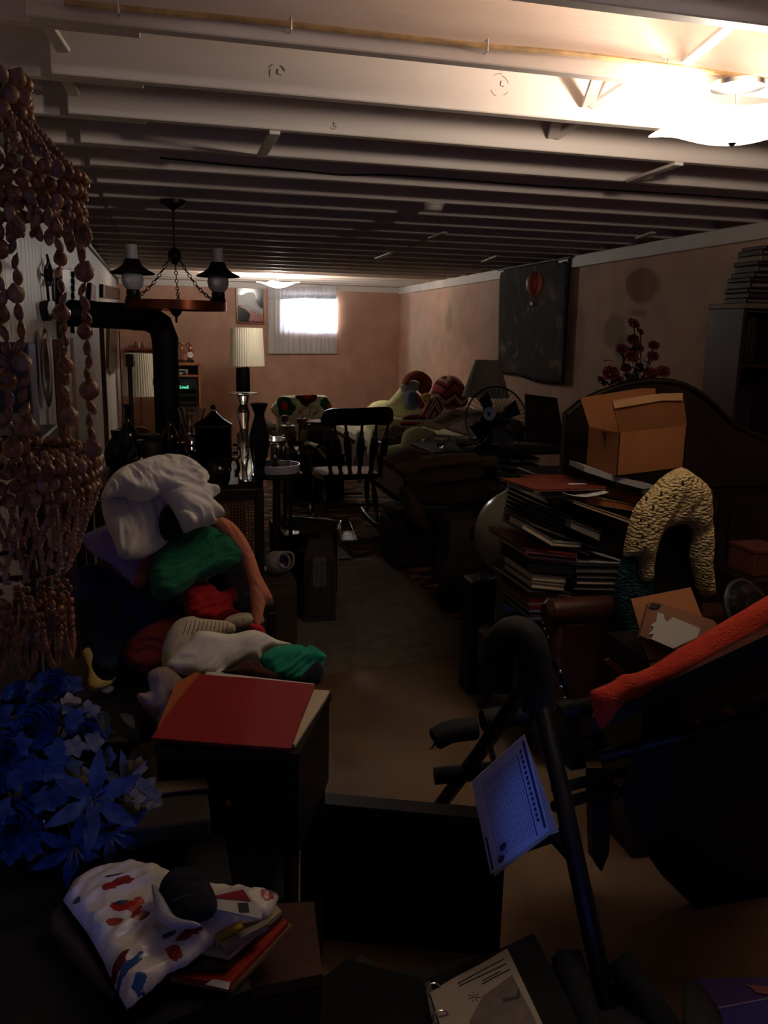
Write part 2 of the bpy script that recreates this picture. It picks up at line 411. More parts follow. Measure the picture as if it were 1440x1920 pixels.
# --- ceiling: boards above, joists as parts
cl = struct('ceiling', MB().mm((XL-0.15, YB, ZC), (XR+0.15, YF, ZC+0.05)), m_joist)
jo = jl = None
for n in range(-8, 23):
    y = 2.04+0.41*n
    if y < YB or y > YF-0.08: continue
    if jo is None:
        jo = MB().mm((-0.245, y, ZJ), (XR, y+0.038, ZC-0.001), 0.003).build('joist', m_joist, cl, origin=(0, y, ZJ))
        jl = MB().mm((XL, y+0.039, ZJ+0.001), (-0.02, y+0.077, ZC-0.001), 0.003).build('joist', m_joist, cl, origin=(0, y, ZJ))
    else:
        share(jo, 'joist', cl, (0, y, ZJ)); share(jl, 'joist', cl, (0, y, ZJ))
# ply panel over the last bays by the far lamp (the ceiling is lower and smooth there)
# cross braces nailed between joists
def brace(p, q):
    a, b_ = Vector(p), Vector(q); d = (b_-a); R = d.to_track_quat('X', 'Z').to_matrix()
    MB().box((a+b_)/2, (d.length, 0.035, 0.012), R, 0.002).build('cross_brace', m_joist, cl)
def jy(n): return 2.04+0.41*n
q = PZ(515, 246, ZJ-0.004); r_ = PZ(490, 291, ZJ-0.004); brace((q.x, q.y, ZJ-0.007), (r_.x, r_.y, ZJ-0.007))
q = PZ(1274, 305, ZJ-0.004); r_ = PZ(1180, 338, ZJ-0.004); brace((q.x, q.y, ZJ-0.007), (r_.x, r_.y, ZJ-0.007))
for (px, py, n, dx) in ((1108, 200, 1, 0.24), (1042, 258, 2, 0.22), (62+58, 96, 1, -0.14), (140, 178, 2, -0.1)):
    q = PY(px, py, jy(n)-0.012); brace(q, (q.x+dx, jy(n-1)+0.045, 2.34))
    if dx > 0: brace(q+Vector((-0.012, 0, 0)), (q.x-0.10, jy(n-1)+0.045, 2.34))
q = PY(1130+155, 118, jy(0)-0.012); brace(q, (q.x+0.12, jy(-1)+0.045, 2.34))
for (px, py) in ((820, 440), (1210, 440), (920, 484), (600, 545), (720, 478)):
    q = PZ(px-14, py+6, ZJ-0.004); r_ = PZ(px+14, py-5, ZJ-0.004); brace((q.x, q.y, ZJ-0.007), (r_.x, r_.y, ZJ-0.007))
# tan cable stapled along the joist at the top of the view
q = [PY(x, y, jy(0)-0.011) for x, y in ((120, 4), (300, 22), (520, 43), (720, 66), (905, 86), (1080, 101), (1260, 124), (1440, 150))]
cb = MB().tube(spline(q, 5), 0.0065, 8).build('ceiling_cable', mat('yellowed_cable', (178, 146, 100), rough=0.7, var=0.2, vscale=30), smooth=True)
tag(cb, 'yellowed tan cable stapled along the face of the nearest fully seen joist', 'cable')
for px, py in ((222, 14), (545, 46), (912, 87), (1248, 122)):
    q = PY(px, py, jy(0)-0.014); MB().tube([q+Vector((0, 0.013, -0.013)), q+Vector((0, -0.008, -0.012)), q+Vector((0, -0.009, 0.012)), q+Vector((0, 0.013, 0.013))], 0.0022, 6).build('staple', m_steel, cb)
q = [PY(x, y, jy(4)-0.004) for x, y in ((300, 296), (420, 308), (560, 320), (640, 328), (720, 328), (820, 334), (1000, 348), (1120, 355), (1300, 366), (1440, 376))]
tag(MB().tube(spline(q, 5), 0.0035, 6).build('ceiling_wire', m_black, smooth=True), 'thin black wire running along a joist in mid ceiling', 'wire')
# fat white pipe between the third and fourth joists
a, b_ = PY(133, 232, 3.06), PY(1440, 338, 3.06); zz = 2.235
pm = mat('lilac_white_pipe', (186, 176, 186), rough=0.4)
pp = MB().tube([(XL, 3.07, zz), (XR, 3.07, zz)], 0.062, 20).build('ceiling_pipe', pm, smooth=True)
tag(pp, 'thick pale pipe running between the third and fourth joists', 'pipe')
# knots in the joist faces: cracked rings
for px, py, n, r0 in ((520, 138, 1, 0.026), (938, 160, 1, 0.030), (625, 236, 2, 0.012)):
    q = PY(px, py, jy(n)-0.0006); k = MB()
    for i in range(5):
        a = random.random()*6.28; a2 = a+random.uniform(0.5, 1.1); rr = r0*random.uniform(0.75, 1.05)
        k.tube([q+Vector((math.cos(a+(a2-a)*t/4)*rr, 0, math.sin(a+(a2-a)*t/4)*rr)) for t in range(5)], 0.0007, 4)
    k.tube([q+Vector((0.002, 0, 0.012)), q+Vector((0.0, 0, 0.0)), q+Vector((0.010, 0, -0.003))], 0.0012, 4)
    k.build('knot', mat('knot_crack', (104, 84, 72), rough=0.9), cl)
# ------------------------------------------------------------------ ceiling lamps
m_shade = mat('lit_lamp_glass', (250, 245, 235), rough=0.4, emit=(1.0, 0.86, 0.70), estr=6.0)
m_shade2 = mat('lit_lamp_glass_far', (250, 245, 235), rough=0.4, emit=(1.0, 0.93, 0.84), estr=30)
def ceiling_lamp(name, c, half, rot, label, ms):
    t = thing(name, (c.x, c.y, ZJ), label, 'lamp', None)
    vs = []; fs = []; n = 14
    for top in (0, 1):
        for i in range(n+1):
            for j in range(n+1):
                u, v = i/n*2-1, j/n*2-1; r2 = (u*u+v*v)/2; corner = (abs(u)*abs(v))
                z = -0.10+0.09*r2-0.03*corner**3
                rr = half*(1+0.16*corner**2)
                p = Vector((u*rr, v*rr, z+(0.004 if top else 0))); vs.append(Matrix.Rotation(rot, 3, 'Z') @ p + Vector((c.x, c.y, 2.09)))
    k = (n+1)**2
    for i in range(n):
        for j in range(n):
            a = i*(n+1)+j; fs.append((a, a+1, a+n+2, a+n+1)); fs.append((k+a, k+a+n+1, k+a+n+2, k+a+1))
    for i in range(n):
        for a, b_ in ((i, i+1), (k-1-i, k-2-i), ((i+1)*(n+1), i*(n+1)), (i*(n+1)+n, (i+1)*(n+1)+n)): fs.append((a, b_, k+b_, k+a))
    MB().add(vs, fs).build('glass_shade', ms, t, smooth=2.0)
    MB().lathe([(0.065, 0), (0.065, -0.012), (0.03, -0.02), (0.006, -0.022), (0.006, -0.12), (0.012, -0.126), (0.013, -0.136), (0.005, -0.146)], (c.x, c.y, ZJ-0.0), 16).build('ceiling_plate', m_steel, t, smooth=True)
    return t
ceiling_lamp('ceiling_lamp', Vector((1.407, 1.985, 0)), 0.165, math.radians(63), 'glowing square glass ceiling lamp with upturned corners, the near one top right', m_shade)
ceiling_lamp('ceiling_lamp', Vector((1.27, 9.6, 0)), 0.15, math.radians(20), 'glowing glass ceiling lamp over the far window curtains', m_shade2)
# smoke detector
q = PZ(820, 378, ZJ); q.y = 4.109
t = thing('smoke_detector', (q.x, q.y, ZJ), 'round white smoke detector fixed under a ceiling joist', 'smoke detector')
MB().lathe([(0.045, 0), (0.045, -0.016), (0.040, -0.032), (0.034, -0.036), (0.001, -0.037)], (q.x, q.y, ZJ), 24).build('case', m_white, t, smooth=True)
MB().lathe([(0.046, 0), (0.052, -0.002), (0.052, -0.010), (0.046, -0.012)], (q.x, q.y, ZJ), 24, cap=False).build('mounting_ring', m_white, t, smooth=True)
# ------------------------------------------------------------------ carpets
def carpet(name, quad, h, m, lab):
    n = 46; vs = []; fs = []
    for i in range(n+1):
        for j in range(n+1):
            u, v = i/n, j/n; p = (quad[0]*(1-u)+quad[1]*u)*(1-v)+(quad[3]*(1-u)+quad[2]*u)*v
            e = min(u, 1-u, v, 1-v); z = (h if e > 0 else 0.001)+noise.noise(p*6)*0.003*(e > 0)
            p = Vector((p.x, p.y, max(0.001, z)))+(Vector((noise.noise(p*9), noise.noise(p*9+Vector((3, 3, 3))), 0))*0.012 if e == 0 else Vector())
            vs.append(p); 
    for i in range(n):
        for j in range(n): a = i*(n+1)+j; fs.append((a, a+1, a+n+2, a+n+1))
    return tag(MB().add(vs, fs).build(name, m, smooth=3.0), lab, 'rug')
m_grey = mat('grey_carpet', (132, 122, 106), rough=0.95, var=0.18, vscale=14, bump=0.6, bscale=160)
G = [PZ(420, 1075, 0), PZ(735, 1052, 0), PZ(876, 1228, 0), PZ(440, 1290, 0)]
G = [Vector((0.28, 5.45, 0)), Vector((1.47, 5.42, 0)), Vector((1.44, 3.66, 0)), Vector((0.30, 3.46, 0))]
carpet('carpet_offcut', G, 0.012, m_grey, 'flat grey carpet offcut on the bare floor in the middle of the aisle')
m_shag = mat('shag_carpet_brown', (170, 118, 66), rough=0.95, bump=1.0, bscale=40); N, L, b = nodes(m_shag)
tc = N.new('ShaderNodeTexCoord'); mp = N.new('ShaderNodeMapping'); mp.inputs['Scale'].default_value = (4.5, 9.0, 1); L.new(tc.outputs['Object'], mp.inputs[0])
nn = N.new('ShaderNodeTexNoise'); nn.inputs['Scale'].default_value = 1.0; nn.inputs['Detail'].default_value = 5; nn.inputs['Roughness'].default_value = 0.65; nn.inputs['Distortion'].default_value = 1.2; L.new(mp.outputs[0], nn.inputs['Vector'])
cr = N.new('ShaderNodeValToRGB'); cr.color_ramp.elements[0].position = 0.44; cr.color_ramp.elements[0].color = (0.012, 0.010, 0.008, 1); cr.color_ramp.elements[1].position = 0.60; cr.color_ramp.elements[1].color = (*lin((176, 124, 70)), 1)
e = cr.color_ramp.elements.new(0.52); e.color = (*lin((84, 50, 28)), 1)
L.new(nn.outputs[0], cr.inputs[0]); L.new(cr.outputs[0], b.inputs['Base Color'])
vs = []; fs = []; ix = {}
def shv(i, j):
    if (i, j) not in ix:
        x = -0.41+i*0.1; y = 3.5+j*0.08; p = Vector((x, y, 0)); ix[(i, j)] = len(vs)
        out = j == 0 or j == 92 or i == 0 or i == 35 or (y < 5.50 and i <= 19) or (j == 25 and i < 19)
        vs.append((x+noise.noise(p*7)*0.02, y+noise.noise(p*7+Vector((5, 5, 5)))*0.02, 0.001 if out else 0.012+noise.noise(p*5)*0.003))
    return ix[(i, j)]
for i in range(35):
    for j in range(92):
        if j < 25 and i < 19: continue
        fs.append((shv(i, j), shv(i+1, j), shv(i+1, j+1), shv(i, j+1)))
tag(MB().add(vs, fs).build('shag_carpet', m_shag, smooth=3.0), 'dark brown and tan mottled shag carpet under the rocking chair', 'rug')
# ------------------------------------------------------------------ far window curtains
def curtain(name, px0, px1, py0, py1, y, waves, amp, m, parent, flare=0.0, wob=0):
    n = 90; mrows = 14; vs = []; fs = []
    for back in (0, 1):
        for j in range(mrows+1):
            v = j/mrows
            for i in range(n+1):
                u = i/n; px = px0+(px1-px0)*u; py = py0+(py1-py0)*v
                p = PY(px, py+(wob*math.sin(u*9) if j == mrows else 0), y); f = noise.noise(Vector((u*waves*0.5, v*0.7, waves)))
                p.y += amp*math.sin(u*waves*2*PI+f*4)*(0.5+0.5*v)+(0.0018 if back else 0)-flare*v
                vs.append(p)
    K = (n+1)*(mrows+1)
    for j in range(mrows):
        for i in range(n):
            a = j*(n+1)+i; fs.append((a, a+1, a+n+2, a+n+1)); fs.append((K+a, K+a+n+1, K+a+n+2, K+a+1))
    return MB().add(vs, fs).build(name, m, parent, smooth=3.0)
m_cur = bpy.data.materials.new('white_curtain'); m_cur.use_nodes = True; N = m_cur.node_tree.nodes; L = m_cur.node_tree.links
N.remove(N['Principled BSDF']); o = N['Material Output']; d1 = N.new('ShaderNodeBsdfDiffuse'); d2 = N.new('ShaderNodeBsdfTranslucent'); mx = N.new('ShaderNodeMixShader'); mx.inputs[0].default_value = 0.42
d1.inputs[0].default_value = (0.84, 0.82, 0.78, 1); d2.inputs[0].default_value = (0.75, 0.78, 0.85, 1)
L.new(d1.outputs[0], mx.inputs[1]); L.new(d2.outputs[0], mx.inputs[2]); L.new(mx.outputs[0], o.inputs[0])
q = PY(568, 536, YF-0.05)
ct = thing('window_curtains', (q.x, YF-0.04, 1.4), 'white sheer curtains with gathered valance over the small far window', 'curtain')
curtain('curtain_panel', 503, 570, 556, 663, YF-0.045, 7, 0.010, m_cur, ct)
curtain('curtain_panel', 569, 632, 556, 663, YF-0.045, 6, 0.010, m_cur, ct)
curtain('valance', 502, 631, 537, 560, YF-0.075, 19, 0.014, m_cur, ct, 0.008, 1.2)
MB().tube([PY(500, 540, YF-0.06), PY(634, 541, YF-0.06)], 0.007, 8).build('curtain_rod', m_white, ct)
for k in (500, 634): MB().box(PY(k, 540.5, YF-0.04)+Vector((0, 0.01, 0)), (0.012, 0.045, 0.02)).build('bracket', m_white, ct)
# ------------------------------------------------------------------ framed picture of a pale striped big cat
def rectpx(x0, y0, x1, y1, y): return [PY(x0, y0, y), PY(x1, y0, y), PY(x1, y1, y), PY(x0, y1, y)]
a, b_ = PY(442, 527, YF-0.03), PY(497, 608, YF-0.03); X0, X1, Z1, Z0 = a.x, b_.x, a.z-0.02, b_.z
t = thing('framed_picture', ((X0+X1)/2, YF-0.02, Z0), 'framed picture of a white tiger beside the far window', 'picture')
fw = 0.022
fr = MB(); m_cf = mat('copper_red_frame', (140, 70, 45), rough=0.3)
for p0, p1 in (((X0, Z0), (X1, Z0+fw)), ((X0, Z1-fw), (X1, Z1)), ((X0, Z0+fw), (X0+fw, Z1-fw)), ((X1-fw, Z0+fw), (X1, Z1-fw))): fr.mm((p0[0], YF-0.03, p0[1]), (p1[0], YF-0.005, p1[1]), 0.005)
fr.build('frame', m_cf, t)
MB().mm((X0+fw, YF-0.022, Z0+fw), (X1-fw, YF-0.010, Z1-fw)).build('print', mat('print_dark', (52, 50, 54), rough=0.12, var=0.3, vscale=3), t)
def flat(name, pts2, y, m, parent, d=0.0008):
    return MB().prism([Vector((x, y, z)) for x, z in pts2], (0, d, 0)).build(name, m, parent)
def fr2(u, v): return (X0+fw+(X1-X0-2*fw)*u, Z0+fw+(Z1-Z0-2*fw)*v)
m_tig = mat('print_pale_fur', (150, 144, 134), rough=0.35); m_rk = mat('print_red_rock', (150, 78, 52), rough=0.3); m_str = mat('print_stripe', (40, 34, 32), rough=0.3)
flat('printed_body', [fr2(*p) for p in ((0.0, 0.45), (0.25, 0.46), (0.5, 0.3), (0.98, 0.2), (1, 0.36), (0.85, 0.42), (0.72, 0.55), (0.70, 0.72), (0.6, 0.82), (0.35, 0.8), (0.15, 0.72), (0.0, 0.74))], YF-0.0235, m_tig, t)
flat('printed_rock', [fr2(*p) for p in ((0.42, 0.02), (1, 0.02), (1, 0.2), (0.8, 0.24), (0.45, 0.33), (0.25, 0.46), (0.05, 0.42), (0.3, 0.35), (0.5, 0.22))], YF-0.0235, m_rk, t)
k = MB()
for i in range(9):
    u = 0.3+0.07*i; v = 0.5-0.03*i; k.prism([Vector((fr2(u+a_, v+c_)[0], YF-0.0248, fr2(u+a_, v+c_)[1])) for a_, c_ in ((0, 0), (0.05, -0.10), (0.065, -0.09), (0.025, 0.01))], (0, 0.0005, 0))
for u, v in ((0.45, 0.7), (0.6, 0.7), (0.52, 0.6)): k.prism([Vector((fr2(u+a_, v+c_)[0], YF-0.0248, fr2(u+a_, v+c_)[1])) for a_, c_ in ((0, 0), (0.05, 0.0), (0.05, 0.03), (0, 0.03))], (0, 0.0005, 0))
stuff(k.build('printed_stripes', m_str, t))
# ------------------------------------------------------------------ far pleated drum lamp
def pleated_shade(c, r0, r1, h, m, parent, n=44, name='lamp_shade'):
    vs = []; fs = []; k = n*2
    for z, r in ((0, r0), (h, r1), (h, r1-0.004), (0, r0-0.004)):
        for j in range(k):
            a = 2*PI*j/k; rr = r*(1+(0.012 if j % 2 else -0.012)); vs.append(Vector((c[0]+rr*math.cos(a), c[1]+rr*math.sin(a), c[2]+z)))
    for i in range(4):
        i2 = (i+1) % 4
        for j in range(k): fs.append((i*k+j, i*k+(j+1) % k, i2*k+(j+1) % k, i2*k+j))
    return MB().add(vs, fs).build(name, m, parent)
m_shc = mat('cream_pleated_fabric', (206, 200, 178), rough=0.8)
y = 10.3; a, b_, c_ = PY(433, 614, y), PY(490, 614, y), PY(464, 686, y)
cx = (a.x+b_.x)/2+0.005; t = thing('floor_lamp', (cx, y, 0), 'floor lamp with tall cream pleated drum shade by the far wall', 'lamp')
pleated_shade((cx, y, c_.z), 0.205, 0.185, a.z-c_.z, m_shc, t)
MB().tube([(cx, y, 0.03), (cx, y, c_.z+0.30)], 0.012, 10).build('pole', m_brass, t, smooth=True)
MB().lathe([(0.14, 0), (0.14, 0.015), (0.05, 0.03), (0.015, 0.04)], (cx, y, 0.012), 24).build('base', m_brass, t, smooth=True)
k = MB()
for i in range(3):
    a0 = i*2*PI/3; k.tube([(cx, y, a.z-0.02), (cx+0.182*math.cos(a0), y+0.182*math.sin(a0), a.z-0.02)], 0.003, 5)
k.build('shade_spider', m_brass, t)
# lamp shade seen inside the stove pipe bend, and the guitar before it
y = 10.2; a, b_, c_ = PY(234, 662, y), PY(287, 662, y), PY(258, 742, y); cx = (a.x+b_.x)/2
t = thing('floor_lamp', (cx, y, 0), 'lamp with dim pleated shade seen through the bend of the stovepipe', 'lamp')
pleated_shade((cx, y, c_.z), 0.21, 0.165, a.z-c_.z, m_shc, t)
MB().tube([(cx, y, 0.03), (cx, y, c_.z+0.3)], 0.012, 10).build('pole', m_brass, t, smooth=True)
MB().lathe([(0.13, 0), (0.13, 0.015), (0.05, 0.03), (0.015, 0.04)], (cx, y, 0.014), 24).build('base', m_brass, t, smooth=True)
y = 9.0; h0 = PY(243, 664, y); h1 = PY(243, 688, y); n1 = PY(248, 800, y)
t = thing('guitar', (n1.x, y, 0), 'dark guitar standing in front of the dim pleated lampshade', 'guitar')
MB().box((h0+h1)/2, (0.075, 0.02, (h0-h1).length), None, 0.006).build('headstock', m_dark, t)
k = MB()
for i in range(3):
    for s in (-1, 1): k.tube([h1+Vector((s*0.038, 0, 0.02+i*0.035)), h1+Vector((s*0.055, 0, 0.02+i*0.035))], 0.006, 6)
stuff(k.build('tuning_pegs', m_steel, t))
MB().box((h1+n1)/2, (0.045, 0.02, (h1-n1).length), None, 0.004).build('neck', m_dark, t)
prof = [(0, 0.0), (0.15, -0.02), (0.16, -0.12), (0.10, -0.22), (0.19, -0.34), (0.20, -0.44), (0.12, -0.53), (0, -0.55)]
pts = [n1+Vector((x, 0.0, z)) for x, z in prof]+[n1+Vector((-x, 0.0, z)) for x, z in prof[-2:0:-1]]
mbx = MB(); pts = [Vector(p) for p in smoothloop([Vector((p.x, p.z)) for p in pts], 4)]; mbx.prism([Vector((p.x, y-0.045, p.y)) for p in pts], (0, 0.09, 0)).build('body', mat('guitar_top', (90, 50, 25), rough=0.3), t)
# wall shelf with three little figures
a, b_ = PY(236, 652, YF-0.06), PY(287, 664, YF-0.06)
t = thing('wall_shelf', ((a.x+b_.x)/2, YF-0.06, b_.z), 'small red-brown wall shelf seen inside the stovepipe bend', 'shelf')
MB().mm((a.x, YF-0.16, a.z-0.03), (b_.x+0.06, YF, a.z), 0.004).build('shelf_board', mat('red_brown_wood', (130, 60, 38), rough=0.5), t)
MB().mm((a.x+0.03, YF-0.10, b_.z-0.02), (a.x+0.05, YF, a.z-0.03)).mm((b_.x, YF-0.10, b_.z-0.02), (b_.x+0.02, YF, a.z-0.03)).build('bracket_pair', MATS['red_brown_wood'], t)['kind'] = 'stuff'
for i, (px, cc, ds) in enumerate(((255, (110, 35, 25), 'left small dark red'), (261, (190, 180, 165), 'middle small white'), (267, (120, 60, 40), 'right small brown'))):
    q = PY(px, 651, YF-0.08); mm_ = mat('figurine_'+str(i), cc, rough=0.4)
    t = thing('figurine', (q.x, YF-0.08, a.z), ds+' figurine on the red-brown wall shelf', 'figurine', None)
    MB().lathe([(0.018, 0), (0.02, 0.01), (0.014, 0.04), (0.008, 0.055)], (q.x, YF-0.08, a.z), 10).build('body', mm_, t, smooth=True)
    MB().ell((q.x, YF-0.08, a.z+0.065), 0.012).build('head', mm_, t, smooth=True)
# ------------------------------------------------------------------ entertainment tower
y0 = 10.35; a, b_ = PY(322, 684, y0), PY(378, 683, y0); xw0, xw1, zt = a.x, b_.x-0.02, a.z
t = thing('media_cabinet', ((xw0+xw1)/2, y0, 0), 'tall brown wooden media tower beside the stovepipe', 'cabinet')
m_tan = mat('tan_wood', (150, 92, 58), rough=0.5, var=0.12, vscale=5)
MB().mm((xw0, y0, 0.012), (xw0+0.02, y0+0.4, zt)).mm((xw1-0.022, y0, 0.012), (xw1, y0+0.4, zt), 0.003).mm((xw0+0.02, y0+0.38, 0.03), (xw1-0.022, y0+0.4, zt-0.02)).build('carcass', m_tan, t)
MB().mm((xw0-0.01, y0-0.01, zt), (xw1+0.01, y0+0.41, zt+0.025), 0.004).build('top', m_tan, t)
s1 = PY(350, 705, y0).z
MB().mm((xw0+0.02, y0, s1-0.012), (xw1-0.022, y0+0.38, s1+0.012), 0.002).build('shelf', m_tan, t)
MB().mm((xw0+0.02, y0, 0.45), (xw1-0.022, y0+0.38, 0.47)).build('shelf', m_tan, t)
t2 = thing('tape_deck', ((xw0+xw1)/2, y0, 0.47), 'dark stereo unit with green lit display in the media tower', 'stereo')
MB().mm((xw0+0.024, y0+0.02, 0.471), (xw1-0.026, y0+0.34, s1-0.016), 0.004).build('case', mat('stereo_black', (40, 44, 44), rough=0.3), t2)
k = MB()
for i in range(4):
    z = 0.52+i*0.09; k.mm((xw0+0.04, y0+0.013, z), (xw1-0.05, y0+0.02, z+0.05), 0.002)
k.build('front_panels', m_blackg, t2)
q = PY(345.5, 726, y0+0.01); g = mat('green_led', (40, 220, 140), emit=(0.15, 1.0, 0.55), estr=1.6)
RF = Euler((PI/2, 0, 0)).to_matrix()
text_part('Line2', 'display_text', g, t2, (q.x+0.0, y0+0.0105, q.z), RF, 0.048)
a, b_ = PY(334, 690, y0), PY(352, 701, y0)
t2 = thing('clock_radio', ((a.x+b_.x)/2, y0+0.03, s1+0.012), 'silver cassette unit on the top shelf of the media tower', 'cassette')
MB().mm((a.x, y0+0.02, s1+0.012), (b_.x, y0+0.12, s1+0.075), 0.004).build('case', mat('silver_plastic', (170, 165, 160), rough=0.3), t2)
MB().mm((a.x+0.012, y0+0.017, s1+0.045), (b_.x-0.02, y0+0.02, s1+0.062)).build('label_strip', m_blackg, t2)
MB().mm((a.x+0.05, y0+0.017, s1+0.018), (b_.x-0.012, y0+0.02, s1+0.036), 0.001).build('window', m_blackg, t2)
# two figures on the tower (a statuette and a trophy clock)
for i, (px, lab) in enumerate(((341, 'slim gilt statuette on the media tower beside the pipe'), (357, 'figure holding a round pale clock dial on the media tower'))):
    q = PY(px, 683, y0+0.1); z = zt+0.025; x = q.x; y = y0+0.12; gm = mat('gilt', (160, 105, 70), rough=0.3, metal=0.6)
    t = thing('statuette', (x, y, z), lab, 'figurine')
    MB().box((x, y, z+0.016), (0.09, 0.06, 0.032), None, 0.005).build('plinth', m_dark, t)
    hh = PY(px, 642, y).z-z
    MB().lathe([(0.025, 0.03), (0.03, hh*0.3), (0.018, hh*0.5), (0.028, hh*0.65), (0.022, hh*0.75), (0.009, hh*0.82)], (x, y, z), 14).build('body', gm, t, smooth=True)
    MB().ell((x+0.005, y, z+hh*0.9), (0.02, 0.02, 0.026)).build('head', gm, t, smooth=True)
    k = MB().tube([(x-0.02, y, z+hh*0.7), (x-0.045, y-0.01, z+hh*0.85), (x-0.015, y-0.01, z+hh)], 0.008, 6)
    k.tube([(x+0.02, y, z+hh*0.7), (x+0.045, y-0.01, z+hh*0.55), (x+0.02, y-0.02, z+hh*0.45)], 0.008, 6).build('arms', gm, t, smooth=True)
    if i: MB().lathe([(0.001, -0.008), (0.034, -0.008), (0.036, 0), (0.001, 0.001)], (x, y-0.035, z+hh*0.38), 20, R=(-PI/2, 0, 0)).build('dial', mat('dial_white', (215, 205, 195), rough=0.4), t, smooth=True)
# ------------------------------------------------------------------ tapestry on the right wall
m_tap = mat('tapestry_cloth', (30, 28, 26), rough=0.9, bump=0.5, bscale=200); N, L, b = nodes(m_tap)
tc = N.new('ShaderNodeTexCoord'); nn = N.new('ShaderNodeTexNoise'); nn.inputs['Scale'].default_value = 5.5; nn.inputs['Detail'].default_value = 9; nn.inputs['Distortion'].default_value = 1.0; L.new(tc.outputs['Object'], nn.inputs['Vector'])
cr = N.new('ShaderNodeValToRGB'); L.new(nn.outputs[0], cr.inputs[0]); els = cr.color_ramp.elements
els[0].position = 0.50; els[0].color = (*lin((34, 30, 28)), 1); els[1].position = 0.72; els[1].color = (*lin((120, 108, 82)), 1)
for p_, c in ((0.55, (70, 28, 24)), (0.59, (38, 44, 36)), (0.64, (88, 84, 78)), (0.68, (96, 62, 34))):
    e = els.new(p_); e.color = (*lin(c), 1)
L.new(cr.outputs[0], b.inputs['Base Color'])
opx = [(937, 506), (1000, 494), (1071, 482), (1066, 560), (1062, 640), (1057, 722), (1030, 720), (1005, 717), (985, 710), (970, 704), (950, 702), (934, 700), (935, 600)]
X = XR-0.03; P = [PX(px, py, X) for px, py in opx]
t = thing('wall_tapestry', (X, 6.9, 1.2), 'large dark woven tapestry with a red balloon picture on the right wall', 'tapestry')
puff_mb(P, Vector((-1, 0, 0)), 0.010, 0.004, 0.006, fs=(8, 2), seed=3, edge=0.03, smooth=1, res=0.05).build('cloth', m_tap, t, smooth=3.0)
brd = MB(); m_brd = mat('tapestry_border', (22, 20, 20), rough=0.9)
for a, b_ in ((P[0], P[2]), (P[2], P[5])): brd.tube([a+Vector((-0.012, 0, 0)), b_+Vector((-0.012, 0, 0))], 0.012, 6)
brd.build('border', m_brd, t)
q = PX(1000, 492, XR-0.05); MB().tube([PX(936, 505, XR-0.045), PX(1072, 481, XR-0.045)], 0.012, 8).build('hanging_rod', m_dark, t)
# hot air balloon ornament hanging from a joist in front of it
y = 6.16; q = PY(1003, 534, y)
t = thing('balloon_ornament', (q.x, y, q.z-0.12), 'hanging red and white striped balloon ornament before the tapestry', 'ornament')
gz = 12
for i in range(gz):
    k = MB(); vs = []; a0, a1 = 2*PI*i/gz, 2*PI*(i+1)/gz
    pr = [(0.004, 0.095), (0.035, 0.085), (0.058, 0.055), (0.066, 0.015), (0.058, -0.03), (0.038, -0.065), (0.020, -0.085)]
    for r, z in pr:
        for a in (a0, (a0+a1)/2, a1): vs.append(q+Vector((r*math.cos(a)*(1.06 if a not in (a0, a1) else 1), r*math.sin(a)*(1.06 if a not in (a0, a1) else 1), z)))
    fs = [(j*3+s, j*3+s+1, j*3+s+4, j*3+s+3) for j in range(len(pr)-1) for s in (0, 1)]
    k.add(vs, fs).build('gore', mat('balloon_red', (190, 70, 62), rough=0.5) if i % 3 else mat('balloon_pale', (200, 150, 135), rough=0.5), t, smooth=3.0)
MB().mm(q+Vector((-0.022, -0.022, -0.155)), q+Vector((0.022, 0.022, -0.125)), 0.004).build('basket', m_wood, t)
k = MB()
for sx in (-1, 1):
    for sy in (-1, 1): k.tube([q+Vector((sx*0.02, sy*0.02, -0.128)), q+Vector((sx*0.014, sy*0.014, -0.08))], 0.0015, 4)
stuff(k.tube([q+Vector((0, 0, 0.09)), (q.x, y, ZJ)], 0.0015, 4).build('strings', m_black, t))

# ================================================================== FAR AND MIDDLE GROUND
RFRONT = Euler((PI/2, 0, 0)).to_matrix()
# ------------------------------------------------------------------ stovepipe
y = 5.0; R0 = 0.071
v0 = PY(311, 680, y); hz = PY(250, 594, y).z; vx = v0.x
t = thing('stove_pipe', (vx, y, 0.62), 'thick matt black stovepipe bending from the left wall down to the stove', 'pipe')
m_pipe = mat('stove_pipe_black', (16, 14, 14), rough=0.55)
MB().tube([(XL, y, hz+0.012), (vx-0.17, y, hz)], R0, 24).build('horizontal_section', m_pipe, t, smooth=True)
e = [(vx-0.17, y, hz), (vx-0.085, y, hz-0.005), (vx-0.022, y, hz-0.045), (vx, y, hz-0.12), (vx, y, hz-0.165)]
MB().tube(e, R0+0.003, 24).build('elbow', m_pipe, t, smooth=0.4)
MB().tube([(vx, y, hz-0.13), (vx, y, 0.66)], R0, 24).build('vertical_section', m_pipe, t, smooth=True)
MB().tube([(vx, y, 1.20), (vx, y, 1.235)], R0+0.004, 24).build('collar', m_pipe, t, smooth=True)
t = thing('wood_stove', (vx, y, 0), 'black cast iron stove standing below the stovepipe behind the clutter', 'stove')
MB().mm((vx-0.30, 4.80, 0.12), (vx+0.30, 5.35, 0.62), 0.02).build('firebox', m_pipe, t)
MB().mm((vx-0.33, 4.77, 0.62), (vx+0.33, 5.38, 0.645), 0.006).build('top_plate', m_pipe, t)
MB().mm((vx-0.16, 4.785, 0.22), (vx+0.16, 4.80, 0.52), 0.005).build('stove_door', m_pipe, t)
for sx in (-0.26, 0.26):
    for sy in (4.86, 5.28): MB().tube([(vx+sx, sy, 0.014), (vx+sx, sy, 0.12)], [0.018, 0.03], 8).build('leg', m_pipe, t)
